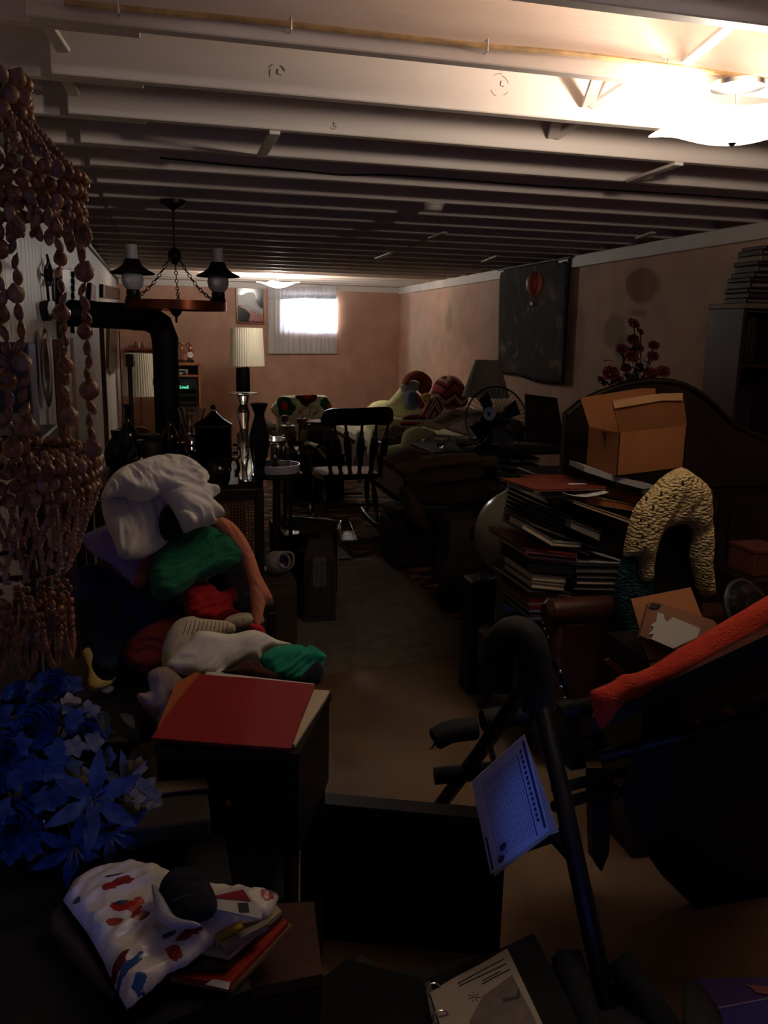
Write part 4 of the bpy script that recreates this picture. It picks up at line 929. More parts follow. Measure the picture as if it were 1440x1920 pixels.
def spindle(p0, p1, m, parent, name, rr=0.016, fat=0.021):
    p0, p1 = Vector(p0), Vector(p1); pr = [(0, 1.0), (0.06, 1.0), (0.09, 1.35), (0.12, 0.9), (0.3, 1.3), (0.55, 2.0), (0.72, 1.7), (0.80, 0.8), (0.84, 1.3), (0.88, 0.7), (1, 0.7)]
    return MB().tube([p0.lerp(p1, u) for u, _ in pr], [rr*v for _, v in pr], 10).build(name, m, parent, smooth=True)
yf = y+0.06
for a0, a1 in ((612, 610), (635, 627), (656, 648), (679, 679), (702, 706), (722, 727)):
    top = PY(a0 if 0 else (a1 if a1 > 668 else a1), 797, y); bot = PY({610: 622, 627: 641, 648: 658, 679: 674, 706: 694, 727: 712}[a1], 908, yf)
    spindle((bot.x, yf+0.02, zs), (top.x, y, top.z+0.004), m_rk2, t, 'spindle' if a1 not in (610, 727) else 'back_post')
S0, S1 = PY(600, 912, y).x, PY(722, 912, y).x; cxs = (S0+S1)/2; hw = (S1-S0)/2
vs = []; fs = []; n = 20
for s_ in (0, 1):
    for i in range(n+1):
        for j in range(n+1):
            u, v = i/n*2-1, j/n*2-1; fx = u*hw*(0.90+0.10*(v+1)/2)*(1-0.05*v*v); z = zs+0.02-0.018*(1-u*u)*(1-v*v)*1.2+0.006*abs(v)
            vs.append((cxs+fx, yf+0.02+(v+1)/2*0.42*(1-0.10*u*u), z if s_ else zs-0.018))
K = (n+1)**2
for i in range(n):
    for j in range(n):
        a = i*(n+1)+j; fs.append((a, a+1, a+n+2, a+n+1)); fs.append((K+a, K+a+n+1, K+a+n+2, K+a+1))
    for a, b_ in ((i, i+1), (K-1-i, K-2-i), ((i+1)*(n+1), i*(n+1)), (i*(n+1)+n, (i+1)*(n+1)+n)): fs.append((a, b_, K+b_, K+a))
MB().add(vs, fs).build('seat', m_rk2, t, smooth=True)
for s in (-1, 1):
    xb, xf = cxs+s*hw*0.72, cxs+s*hw*0.80
    spindle((xb+s*0.03, yf-0.02, 0.065), (xb, yf+0.08, zs), m_rk2, t, 'leg', 0.012); spindle((xf+s*0.03, yf+0.42, 0.065), (xf, yf+0.36, zs), m_rk2, t, 'leg', 0.012)
    MB().tube(spline([(xb+s*0.03, yf-0.33, 0.11), (xb+s*0.03, yf-0.1, 0.05), (xb+s*0.03, yf+0.2, 0.034), (xb+s*0.03, yf+0.45, 0.05), (xb+s*0.03, yf+0.6, 0.085)], 5), 0.017, 8).build('rocker', m_rk2, t, smooth=True)
    MB().tube(spline([(cxs+s*hw*1.02, y+0.04, zs+0.25), (cxs+s*(hw+0.02), yf+0.2, zs+0.24), (cxs+s*(hw+0.03), yf+0.42, zs+0.22)], 5), 0.016, 8).build('armrest', m_rk2, t, smooth=True)
    spindle((cxs+s*hw*0.93, yf+0.34, zs), (cxs+s*(hw+0.025), yf+0.38, zs+0.22), m_rk2, t, 'arm_spindle', 0.010)
for yy_, zz_ in ((yf+0.02, 0.20), (yf+0.40, 0.22)): MB().tube([(cxs-hw*0.72, yy_, zz_), (cxs, yy_, zz_), (cxs+hw*0.72, yy_, zz_)], [0.009, 0.014, 0.009], 8).build('stretcher', m_rk2, t, smooth=True)
# ------------------------------------------------------------------ low dark cabinet with clutter in front of the crochet chair
y = 7.5; a, b_ = PY(540, 852, y), PY(646, 852, y); CZ = a.z; cx0, cx1 = a.x, b_.x
t = thing('low_cabinet', ((cx0+cx1)/2, y, 0), 'low black cabinet left of the rocking chair, crowded with ornaments', 'cabinet')
MB().mm((cx0, y, 0.014), (cx1, y+0.55, CZ-0.02), 0.004).build('body', m_black, t)
MB().mm((cx0-0.02, y-0.02, CZ-0.02), (cx1+0.02, y+0.57, CZ), 0.004).build('top', m_black, t)
xm = (cx0+cx1)/2
for p0, p1 in ((cx0+0.01, xm-0.005), (xm+0.005, cx1-0.01)):
    d_ = MB().mm((p0, y-0.012, 0.04), (p1, y, CZ-0.03), 0.003).build('cabinet_door', m_black, t)
MB().ell((xm-0.03, y-0.022, 0.28), 0.01, 8, 5).build('knob', m_brass, t); MB().ell((xm+0.03, y-0.022, 0.28), 0.01, 8, 5).build('knob', m_brass, t)
# stack of books on it
for i, (z0, z1, c, a0, a1) in enumerate(((0, .045, (70, 66, 60), 578, 634), (.045, .085, (60, 56, 52), 574, 636), (.085, .13, (52, 50, 46), 578, 632), (.13, .165, (66, 62, 56), 576, 630), (.165, .20, (58, 54, 48), 580, 628), (.20, .255, (96, 90, 78), 578, 622), (.255, .285, (70, 60, 52), 584, 618))):
    x0, x1 = PY(a0, 850, y+0.1).x, PY(a1, 850, y+0.1).x
    t = thing('book', ((x0+x1)/2, y+0.12, CZ+z0), ('lowest', 'second', 'third', 'fourth', 'fifth', 'sixth', 'topmost')[i]+' grey book of the stack behind the rocking chair crest', 'book', 'grey books stacked on the low cabinet')
    m_ = mat('old_book_%d' % i, c, rough=0.7); th = z1-z0-0.001
    MB().mm((x0, y+0.1, CZ+z0+0.003), (x1, y+0.33, CZ+z1-0.003)).build('pages', mat('aged_pages', (150, 140, 118), rough=0.9), t)
    MB().mm((x0-0.004, y+0.096, CZ+z0), (x1+0.004, y+0.334, CZ+z0+0.003)).mm((x0-0.004, y+0.096, CZ+z1-0.004), (x1+0.004, y+0.334, CZ+z1-0.001)).mm((x0-0.004, y+0.093, CZ+z0), (x1+0.004, y+0.0965, CZ+z1-0.001)).build('cover', m_, t)
q = PY(609, 787, y+0.1); tag(MB().prism([PZ(574, 791, q.z), PZ(598, 786, q.z), PZ(603, 791, q.z), PZ(596, 793, q.z)], (0, 0, 0.004)).build('envelope', m_paper), 'white envelope on the stack of grey books', 'paper')
# rose-patterned lidded pot
q = PY(541, 800, y+0.05); x = q.x; yy = y+0.08; zt = PY(541, 797, yy).z-CZ
zz0 = PY(541, 822, yy).z; t = thing('ornate_pot', (x, yy, CZ), 'cream and brown ornate pot with shell-like lid among the ornaments', 'pot')
m_pot = mat('brown_cream_pot', (150, 128, 100), rough=0.25, rgb2=(60, 34, 24), vscale=30)
zt = PY(541, 799, yy).z-CZ
MB().lathe([(0.05, 0.0), (0.09, 0.01), (0.055, zt*0.18), (0.05, zt*0.3), (0.075, zt*0.55), (0.078, zt*0.75), (0.055, zt*0.95), (0.062, zt)], (x, yy, CZ), 24).build('vessel', m_pot, t, smooth=True)
MB().lathe([(0.068, zt), (0.064, zt+0.008), (0.03, zt+0.014)], (x, yy, CZ), 24).build('lid', mat('cream_glaze', (205, 192, 160), rough=0.3), t, smooth=True)
k = MB()
for i in range(9): a = i*0.7; k.ell((x+0.02*math.cos(a)*(i/9+0.3), yy+0.02*math.sin(a), zt+CZ+0.018+0.004*(i % 3)), 0.012, 7, 5)
stuff(k.build('lid_blossoms', MATS['cream_glaze'], t, smooth=True))
# yellow-green tapering ornament
yy = y+0.0; q = PY(569, 845, yy); hh = PY(569, 806, yy).z-CZ
t = thing('tulip_ornament', (q.x, yy, CZ), 'pale green tulip-shaped ornament at the front of the low cabinet', 'ornament')
MB().lathe([(0.035, 0), (0.036, 0.008), (0.022, hh*0.25), (0.018, hh*0.45), (0.03, hh*0.55)], (q.x, yy, CZ), 16).build('stem', mat('grey_olive', (96, 86, 66), rough=0.4), t, smooth=True)
MB().lathe([(0.016, hh*0.45), (0.034, hh*0.62), (0.036, hh*0.75), (0.026, hh*0.92), (0.010, hh)], (q.x, yy, CZ), 16).build('bud', mat('pale_olive', (165, 158, 110), rough=0.4), t, smooth=True)
# sheets of yellow paper, scissors-like handle, small things
for i, (pts, z, c, lab) in enumerate((([(541, 845), (556, 838), (592, 838), (580, 846)], 0.003, (196, 188, 140), 'yellowish paper sheet lying under the tulip-shaped ornament'), ([(566, 852), (570, 847), (592, 848), (594, 853)], 0.012, (170, 145, 130), 'pinkish booklet at the front edge of the low cabinet'))):
    P = [PZ(a, b_, CZ+z) for a, b_ in pts]; P = [Vector((p.x, max(p.y, y-0.01), p.z)) for p in P]
    tag(MB().prism(P, (0, 0, 0.003+0.008*i)).build('paper_sheet' if not i else 'booklet', mat('paper_col_%d' % i, c)), lab, 'paper' if not i else 'booklet')
t = thing('hand_brush', tuple(PZ(600, 846, CZ+0.002)), 'pale green handled brush leaning off the cabinet edge by the rocking chair', 'brush')
MB().tube([PY(590, 836, y+0.01), PY(596, 840, y), PY(603, 850, y-0.03), PY(611, 857, y-0.05)], [0.018, 0.012, 0.014, 0.018], 10).build('handle', mat('pale_green_plastic', (186, 190, 150), rough=0.4), t, smooth=True)
MB().tube([PY(600, 837.5, y+0.02), PY(611, 838, y+0.02)], 0.012, 10).build('head', MATS['pale_green_plastic'], t, smooth=True)
# little flowers and fruits behind
random.seed(11)
t = thing('flower_arrangement', (PY(580, 780, y+0.42).x, y+0.42, CZ), 'small vase of white and yellow flowers before the crochet blanket', 'flowers')
q = PY(574, 800, y+0.42); MB().lathe([(0.05, 0), (0.06, 0.05), (0.05, 0.22), (0.055, 0.24)], (q.x, y+0.42, CZ), 18).build('vase', m_gb, t, smooth=True)
for i in range(22):
    px, py = random.choice(((565, 768), (574, 776), (583, 766), (590, 774), (597, 770), (570, 786), (586, 786), (596, 782)))
    p = PY(px+random.uniform(-5, 5), py+random.uniform(-5, 5), y+0.42+random.uniform(-.05, .05)); c = random.choice(((215, 210, 190), (215, 210, 190), (214, 190, 70), (200, 170, 90)))
    k = MB()
    for j in range(5): a = j*2*PI/5+i; k.ell(p+Vector((0.014*math.cos(a), -0.003, 0.014*math.sin(a))), (0.009, 0.004, 0.009), 6, 4)
    k.ell(p+Vector((0, -0.006, 0)), 0.005, 6, 4); k.build('blossom', mat('blossom_%d_%d' % (c[0], c[2]), c, rough=0.7), t, smooth=True)
k = MB(); b0 = Vector((q.x, y+0.42, CZ+0.22))
for px, py in ((565, 768), (574, 776), (583, 766), (590, 774), (597, 770), (570, 786), (586, 786), (596, 782)): k.tube([b0, PY(px, py, y+0.42)], 0.003, 5)
stuff(k.build('stems', mat('stem_green', (40, 60, 30), rough=0.7), t))
for i, (px, py, r, c, lab) in enumerate(((562, 790, 0.03, (120, 40, 26), 'dark red ball ornament beside the orange one'), (572, 790, 0.032, (190, 100, 66), 'orange-pink ball ornament in the middle of the clutter'), (534, 785, 0.035, (100, 66, 80), 'dull mauve trinket left among the ornaments'), (548, 812, 0.028, (150, 120, 100), 'small beige china figure right of the ornate pot'))):
    yy = y+0.22; q = PY(px, py, yy); t = thing('trinket', (q.x, yy, CZ), lab, 'ornament', None)
    m_ = mat('trinket_%d' % i, c, rough=0.35); h = q.z-CZ
    MB().lathe([(0.03, 0), (0.032, 0.006), (0.012, 0.02), (0.01, max(0.03, h-r)), (0.02, max(0.035, h-r+0.004))], (q.x, yy, CZ), 12).build('stand', m_dark, t, smooth=True)
    MB().ell((q.x, yy, h+CZ), r, 14, 9).build('ball', m_, t, smooth=True)
# ------------------------------------------------------------------ armchair under the crochet blanket
y = 8.7; a, b_ = PY(522, 748, y), PY(618, 748, y); x0, x1 = a.x, b_.x
t = thing('armchair', ((x0+x1)/2, y, 0), 'armchair hidden under the flower crochet blanket by the far wall', 'armchair')
m_up = mat('brown_upholstery', (70, 44, 34), rough=0.9)
zt = a.z-0.03
MB().mm((x0+0.03, y+0.03, 0.30), (x1-0.03, y+0.22, zt), 0.05).build('backrest', m_up, t, smooth=True)
MB().mm((x0+0.03, y+0.03, 0.06), (x1-0.03, y+0.75, 0.42), 0.04).build('seat', m_up, t, smooth=True)
for s, x in ((-1, x0-0.02), (1, x1+0.02)): MB().mm((x-0.06, y+0.05, 0.05), (x+0.06, y+0.75, 0.58), 0.04).build('arm', m_up, t, smooth=True)
for sx in (x0+0.06, x1-0.06):
    for sy in (y+0.08, y+0.7): MB().tube([(sx, sy, 0.013), (sx, sy, 0.07)], 0.02, 8).build('leg', m_dark, t)
out = crop(480, 740, 9, [(250, 215), (330, 120), (430, 25), (560, 15), (700, 5), (860, 0), (1030, 5), (1180, 20), (1230, 90), (1280, 190), (1270, 300), (1240, 420), (1180, 600), (1100, 760), (900, 800), (600, 760), (460, 560), (400, 600), (370, 700), (335, 640), (350, 500), (330, 380), (250, 260)])
cb_ = puff('crochet_blanket', mat('cream_crochet', (240, 234, 204), rough=0.95, bump=0.8, bscale=70), out, y-0.02, 0.03, 0.02, 0.008, fs=(6, 10), label='cream crochet blanket with big green and brown flower motifs over the armchair', cat='blanket', edge=0.08)
def motif(pts, c, name, off, base=y-0.02):
    P = crop(480, 740, 9, pts); yy = base-off; PP_ = [Vector((p.x, p.z)) for p in [PY(a, b_, yy) for a, b_ in P]]
    puff_mb([Vector((p.x, yy, p.y)) for p in PP_], NEG, 0.008, 0.012, 0.001, edge=0.03, smooth=2).build(name, mat(name+'_wool_%d' % c[1], c, rough=0.95, bump=0.8, bscale=90), cb_, smooth=3.0)
motif([(360, 80), (440, 30), (540, 45), (590, 80), (610, 140), (670, 180), (680, 230), (650, 280), (620, 300), (600, 350), (540, 350), (480, 345), (430, 340), (400, 385), (375, 260), (355, 160)], (30, 110, 40), 'motif_petals', 0.034)
motif([(430, 130), (475, 105), (520, 140), (545, 190), (530, 250), (500, 270), (460, 240), (425, 200)], (214, 66, 34), 'motif_centre', 0.042)
motif([(660, 15), (760, 5), (900, 0), (1020, 5), (1030, 60), (1000, 110), (950, 135), (880, 170), (850, 230), (800, 220), (770, 160), (730, 100), (680, 60)], (84, 30, 20), 'motif_petals', 0.034)
motif([(795, 5), (870, 2), (945, 10), (935, 50), (890, 75), (840, 70), (805, 45)], (214, 66, 34), 'motif_centre', 0.042)
motif([(1095, 100), (1180, 40), (1215, 80), (1260, 150), (1275, 210), (1230, 240), (1170, 260), (1130, 220), (1085, 180)], (30, 110, 40), 'motif_petals', 0.034)
motif([(1200, 150), (1235, 135), (1270, 180), (1268, 215), (1225, 225), (1195, 190)], (214, 66, 34), 'motif_centre', 0.042)
motif([(255, 265), (300, 255), (350, 340), (370, 380), (300, 330), (265, 300)], (190, 170, 80), 'motif_petals', 0.034)
# white figure-like cushion and orange cloth between the spindles
puff('white_bolster', mat('offwhite_cloth', (200, 196, 186), rough=0.9), [(668, 812), (674, 806), (680, 808), (682, 830), (680, 860), (684, 900), (670, 905), (662, 880), (664, 850)], 7.6, 0.08, 0.06, 0.01, label='off-white upright bolster seen between the rocking chair spindles', cat='cushion')
puff('orange_cloth', mat('orange_cloth_m', (190, 84, 50), rough=0.9), [(648, 824), (653, 816), (658, 826), (658, 850), (652, 862), (646, 850)], 7.65, 0.03, 0.03, 0.01, label='narrow orange cloth seen between the rocking chair spindles', cat='cloth')
# ------------------------------------------------------------------ sofa bed along the right wall with bedding and toys
t = thing('sofa_bed', (2.6, 8.6, 0), 'low sofa bed along the right wall under pale green bedding', 'sofa')
MB().mm((2.02, 7.0, 0.06), (3.08, 10.6, 0.34), 0.03).build('base', m_up, t, smooth=True)
MB().mm((2.0, 6.98, 0.34), (3.09, 10.62, 0.50), 0.05).build('mattress', mat('pale_ticking', (150, 146, 120), rough=0.9), t, smooth=True)
MB().mm((3.0, 7.0, 0.50), (3.12, 10.6, 0.78), 0.03).build('back', m_up, t, smooth=True)
for sx in (2.1, 3.0):
    for sy in (7.1, 10.5): MB().tube([(sx, sy, 0.013), (sx, sy, 0.065)], 0.022, 8).build('foot', m_dark, t)
m_yg = mat('pale_green_sheet', (232, 232, 172), rough=0.95, bump=0.3, bscale=30)
C5 = lambda pts: crop(700, 460, 3.6, pts)
puff('comforter', m_yg, C5([(-60, 1130), (-30, 1085), (0, 1060), (60, 1045), (110, 1050), (220, 1080), (300, 1120), (300, 1250), (100, 1330), (-20, 1420), (-70, 1400)]), 9.0, 0.18, 0.1, 0.03, fs=(3, 6), label='pale green comforter bunched at the far end of the sofa bed', cat='bedding')
puff('pillow', m_yg, C5([(90, 1070), (140, 1010), (190, 955), (230, 975), (230, 1060), (300, 1110), (250, 1150), (150, 1145), (110, 1110)]), 8.5, 0.10, 0.08, 0.012, fs=(4, 5), ang=0.7, label='pale green pillow propped below the brown plush toy', cat='pillow')
puff('bed_sheet', mat('pale_green_sheet_b', (222, 224, 168), rough=0.95), C5([(0, 1190), (60, 1150), (150, 1160), (230, 1180), (290, 1220), (250, 1290), (150, 1350), (40, 1420), (-40, 1420), (-30, 1300)]), 8.0, 0.10, 0.1, 0.03, fs=(4, 7), label='crumpled pale green sheet at the sofa bed edge behind the rocking chair', cat='bedding')
# brown plush toy
pl = puff('plush_toy', mat('brown_plush', (140, 66, 38), rough=1.0, bump=0.8, bscale=120), C5([(205, 895), (240, 862), (285, 845), (335, 855), (385, 895), (392, 950), (365, 998), (325, 1005), (300, 975), (312, 935), (285, 912), (240, 916), (222, 945), (192, 952), (196, 920)]), 8.3, 0.10, 0.08, 0.008, label='brown plush animal arched over the pillow by the far corner', cat='plush toy')
puff('muzzle', mat('white_plush', (200, 190, 180), rough=1.0), C5([(182, 950), (200, 935), (232, 950), (226, 980), (196, 990)]), 8.22, 0.04, 0.04, parent=pl)
puff('plush_toy', mat('grey_white_plush', (170, 172, 160), rough=1.0, bump=0.5, bscale=120), C5([(228, 930), (262, 915), (305, 930), (300, 972), (270, 990), (232, 982)]), 8.32, 0.07, 0.05, label='pale plush head tucked under the brown plush animal', cat='plush toy')
puff('plush_toy', mat('blue_grey_plush', (112, 118, 150), rough=1.0, bump=0.5, bscale=120), C5([(216, 1000), (235, 978), (275, 980), (292, 1030), (298, 1080), (280, 1108), (240, 1112), (214, 1070)]), 8.15, 0.08, 0.06, 0.008, label='blue-grey plush body below the pale plush head', cat='plush toy')
puff('pink_cloth', mat('pink_knit', (170, 64, 78), rough=0.95), C5([(285, 1000), (305, 1005), (330, 1050), (345, 1080), (320, 1105), (298, 1085)]), 8.1, 0.04, 0.04, 0.005, label='small pink knit beside the blue-grey plush', cat='cloth')
puff('yellow_cloth', mat('yellow_knit', (206, 184, 90), rough=0.95), C5([(320, 1015), (360, 995), (392, 1010), (380, 1045), (345, 1062)]), 8.05, 0.04, 0.04, 0.005, label='small yellow knit between the plush toys and the afghan', cat='cloth')
af = puff('afghan', zigzag('rose_knit', [(176, 64, 74), (176, 64, 74), (70, 24, 36), (176, 64, 74), (206, 190, 152), (120, 40, 44)], 0.20, 0.45, 0.16), C5([(392, 1010), (405, 955), (440, 900), (500, 878), (560, 888), (602, 940), (628, 1010), (618, 1080), (560, 1098), (500, 1110), (450, 1070)]), 8.0, 0.16, 0.10, 0.02, fs=(3, 9), ang=0.9, label='rose red ball of knitted afghan piled by the right wall', cat='blanket')
z1_ = zigzag('zig_red_white', [(190, 60, 34), (214, 204, 184), (40, 24, 34), (214, 204, 184), (150, 46, 60), (60, 30, 36)], 0.13, 1.0, 0.30)
puff('afghan', z1_, C5([(330, 1130), (370, 1060), (400, 1025), (440, 1025), (475, 1050), (470, 1110), (430, 1160), (370, 1180)]), 7.5, 0.05, 0.05, 0.01, label='striped red, white and plum crochet fold in front of the rose afghan', cat='blanket')
puff('afghan', zigzag('zig_orange', [(206, 74, 34), (210, 200, 180), (60, 26, 40), (206, 74, 34), (210, 200, 180), (40, 30, 50)], 0.11, 0.10, 0.04), C5([(180, 1195), (215, 1150), (280, 1130), (345, 1150), (355, 1185), (300, 1215), (240, 1240), (190, 1225)]), 7.3, 0.05, 0.05, 0.01, label='orange and white crochet edge lying on the brown zigzag blanket', cat='blanket')
puff('afghan', zigzag('zig_brown', [(70, 44, 34), (190, 176, 150), (60, 38, 30), (150, 132, 110)], 0.05, 0.6, 0.09), C5([(85, 1260), (130, 1215), (200, 1220), (260, 1225), (340, 1190), (350, 1215), (260, 1255), (200, 1330), (150, 1345), (90, 1345)]), 7.15, 0.07, 0.06, 0.01, label='brown and cream zigzag knitted blanket hanging over the sofa bed edge', cat='blanket')
puff('bedspread', mat('pale_green_quilt', (206, 206, 150), rough=0.95), C5([(190, 1330), (205, 1270), (240, 1235), (310, 1222), (400, 1250), (415, 1275), (330, 1300), (270, 1345), (250, 1380), (195, 1375)]), 6.7, 0.12, 0.08, 0.02, fs=(5, 10), ang=0.6, label='pale green quilt hump left of the white ribbed basket', cat='bedding')
puff('bedspread', mat('pale_green_quilt_b', (220, 220, 158), rough=0.95), C5([(68, 1440), (75, 1390), (110, 1355), (170, 1350), (195, 1375), (190, 1430), (150, 1480), (80, 1480)]), 6.5, 0.10, 0.08, 0.02, label='rounded pale green cushion corner right behind the rocking chair', cat='bedding')
# ------------------------------------------------------------------ folded dark blankets on an ottoman
t = thing('ottoman', (2.0, 5.35, 0), 'dark ottoman buried under folded brown blankets', 'ottoman')
a, b_ = PY(735, 990, 5.12), PY(905, 990, 5.12)
MB().mm((a.x, 5.12, 0.014), (b_.x, 5.47, 0.34), 0.03).build('base', mat('dark_tweed', (46, 36, 30), rough=0.95, var=0.3, vscale=20), t, smooth=True)
MB().mm((a.x+0.02, 5.14, 0.34), (b_.x-0.02, 5.46, 0.40), 0.02).build('cushion', MATS['dark_tweed'], t, smooth=True)
C6 = lambda pts: crop(680, 680, 3.789, pts)
for i, (pts, c, yy, lab) in enumerate((
    ([(150, 690), (230, 640), (320, 605), (420, 620), (520, 650), (480, 690), (330, 700), (230, 740), (190, 760)], (92, 70, 52), 5.40, 'patterned brown throw at the top left of the folded pile'),
    ([(215, 740), (330, 690), (520, 655), (700, 640), (800, 645), (835, 680), (810, 720), (600, 740), (420, 770), (330, 830), (260, 800)], (112, 82, 58), 5.25, 'topmost folded brown blanket of the dark pile'),
    ([(300, 800), (400, 770), (600, 745), (810, 725), (850, 770), (830, 820), (640, 850), (480, 870), (380, 900), (310, 870)], (84, 66, 50), 5.2, 'second folded brown blanket of the dark pile'),
    ([(330, 880), (480, 875), (700, 850), (860, 865), (915, 900), (920, 960), (700, 1000), (450, 1010), (360, 960)], (62, 50, 40), 5.15, 'thick dark folded quilt at the bottom of the pile'),
    ([(270, 900), (330, 890), (400, 980), (440, 1060), (460, 1180), (420, 1200), (330, 1130), (290, 1020)], (84, 62, 48), 5.02, 'brown blanket corner hanging down left of the pile'))):
    puff('folded_blanket', mat('blanket_brown_%d' % i, c, rough=0.95, var=0.15, vscale=10, bump=0.4, bscale=40), C6(pts), yy, 0.10, 0.12, 0.014, fs=(3, 14), ang=-0.15, seed=i, label=lab, cat='blanket', group='folded blankets in the dark pile')
# white ribbed basket
y = 6.35; a, b_ = PY(806, 821, y), PY(840, 821, y); z0 = PY(820, 853, y).z; cx = (a.x+b_.x)/2+0.05; r = (b_.x-a.x)/2+0.05
t = thing('ribbed_basket', (cx, y+0.1, 0), 'pale ribbed bin beside the green quilt hump', 'basket')
k = MB().lathe([(r*0.9, 0.014), (r, a.z), (r-0.008, a.z), (r*0.9-0.008, 0.03)], (cx, y+0.1, 0), 36, cap=False); k.build('wall', mat('pale_plastic', (160, 156, 146), rough=0.4), t, smooth=True)
k = MB()
for i in range(30): an = 2*PI*i/30; k.tube([(cx+(r*0.9+0.002)*math.cos(an), y+0.1+(r*0.9+0.002)*math.sin(an), 0.03), (cx+(r+0.002)*math.cos(an), y+0.1+(r+0.002)*math.sin(an), a.z-0.005)], 0.004, 5)
stuff(k.build('ribs', MATS['pale_plastic'], t, smooth=True))
# framed print lying tilted
y = 6.6; P = [PP(a, b_, PY(840, 800, y), Vector((-0.25, -0.62, 0.74))) for a, b_ in C5([(325, 1213), (553, 1103), (682, 1135), (440, 1243)])]
t = thing('matted_print', tuple(min(P, key=lambda p: p.z)), 'beige matted print lying tilted in front of the cone lamp', 'picture')
nrm = Vector((0.25, 0.62, -0.74)).normalized()
MB().prism(P, nrm*0.015).build('mat_board', mat('beige_mount', (200, 184, 148), rough=0.7), t)
c = sum(P, Vector())/4; MB().prism([c+(p-c)*0.55-nrm*0.001-nrm*0.001 for p in P], nrm*0.002).build('print', mat('grey_print', (100, 98, 88), rough=0.4, rgb2=(140, 128, 98), vscale=12), t)
# low bookshelf / console right of the blankets carrying bowls, lamp and fan
y = 5.5; a = PY(812, 846, y+0.05); b_ = PY(1075, 870, y); BZ = a.z
t = thing('low_bookshelf', ((a.x+b_.x)/2, y+0.2, 0), 'low dark bookshelf carrying the fan, the cone lamp and glass bowls', 'shelf')
bx0, bx1 = PY(812, 846, y).x, XR-0.06
MB().mm((bx0, y, BZ-0.03), (bx1, y+0.55, BZ), 0.004).build('top', m_black, t)
for x in (bx0, (bx0+bx1)/2, bx1-0.03): MB().mm((x, y, 0.012), (x+0.03, y+0.45, BZ-0.03)).build('side_panel', m_black, t)
for z in (0.05, 0.42): MB().mm((bx0+0.03, y+0.01, z), ((bx0+bx1)/2, y+0.44, z+0.02)).build('shelf_board', m_black, t); MB().mm(((bx0+bx1)/2+0.03, y+0.01, z), (bx1-0.03, y+0.44, z+0.02)).build('shelf_board', m_black, t)
for i in range(5):
    zz = 0.44+i*0.05; q0_ = PY(958, 885, y).x
    t2 = thing('magazine_stack', (q0_+0.1, y+0.1, zz), ('lowest', 'second', 'third', 'fourth', 'top')[i]+' grey-edged pack in the little stack on the dark bookshelf', 'magazines', 'grey packs on the dark bookshelf')
    MB().mm((q0_, y+0.015, zz), (q0_+0.22, y+0.25, zz+0.022), 0.002).build('pages', mat('dim_pages', (120, 114, 104)), t2)
    MB().mm((q0_-0.003, y+0.012, zz+0.022), (q0_+0.223, y+0.253, zz+0.027)).build('cover', m_black, t2)
# cone lamp
y = 5.92; a, b_, c_, d_ = PY(893, 675, y), PY(935, 675, y), PY(868, 744, y), PY(952, 744, y)
cx = (c_.x+d_.x)/2; t = thing('table_lamp', (cx, y, BZ), 'table lamp with grey cone shade behind the fan', 'lamp')
vs = []; rb = (d_.x-c_.x)/2; rt = (b_.x-a.x)/2
MB().lathe([(rb, c_.z), (rt, a.z), (rt-0.004, a.z), (rb-0.004, c_.z)], (cx, y, 0), 40, cap=False).build('lamp_shade', mat('grey_shade', (150, 142, 124), rough=0.85), t, smooth=True)
MB().lathe([(0.06, BZ+0.001), (0.07, BZ+0.02), (0.03, BZ+0.05), (0.055, BZ+0.13), (0.05, BZ+0.18), (0.015, BZ+0.22), (0.01, c_.z+0.1)], (cx, y, 0), 20).build('base', m_gb, t, smooth=True)
MB().tube([(cx-rt, y, a.z-0.01), (cx+rt, y, a.z-0.01)], 0.003, 5).build('shade_spider', m_brass, t)
# fan
y = 5.56; c = PY(929, 788, y); rx = (PY(965, 788, y).x-PY(893, 788, y).x)/2; rz = (PY(929, 725, y).z-PY(929, 850, y).z)/2; R_ = rz
t = thing('desk_fan', (c.x, y+0.1, BZ), 'round black table fan with pale blue hub in front of the cone lamp', 'fan')
yaw = -math.acos(min(1, rx/rz))*0.9; Rf = Matrix.Rotation(yaw, 3, 'Z')
def fp(r, a, d): return c+Rf @ Vector((r*math.cos(a), d, r*math.sin(a)))
for d_, nm in ((-0.055, 'front_guard'), (0.05, 'rear_guard')):
    k = MB()
    for i in range(44):
        a = 2*PI*i/44; k.tube([fp(0.05, a, d_*1.25), fp(R_*0.55, a, d_*1.15), fp(R_*0.9, a, d_*0.8), fp(R_, a, 0)], 0.0016, 4)
    stuff(k.build(nm, mat('fan_wire', (40, 40, 44), rough=0.35), t))
MB().tube([fp(R_, 2*PI*i/40, 0) for i in range(40)], 0.006, 6, closed=True).build('guard_rim', MATS['fan_wire'], t, smooth=True)
hc_ = PY(917, 776, y-0.07)-fp(0, 0, -0.075)
hubp = [fp(0.045, 2*PI*i/28, -0.075)+hc_ for i in range(28)]
MB().prism(hubp, Rf @ Vector((0, 0.012, 0))).build('hub_badge', mat('pale_blue_badge', (176, 190, 232), rough=0.4), t)
MB().prism([fp(0.013+0.004*math.sin(3*a), a, -0.078)+hc_ for a in [2*PI*i/16 for i in range(16)]], Rf @ Vector((0, 0.003, 0))).build('badge_mark', mat('navy_mark', (26, 30, 60), rough=0.4), t)
for i in range(4):
    a = i*PI/2+0.4; P = [fp(0.03, a, -0.01), fp(R_*0.5, a-0.25, -0.03), fp(R_*0.86, a-0.1, -0.02), fp(R_*0.86, a+0.45, 0.02), fp(R_*0.5, a+0.6, 0.03)]
    MB().prism(P, Rf @ Vector((0, 0.003, 0))).build('blade', mat('fan_blade', (16, 17, 22), rough=0.5), t)
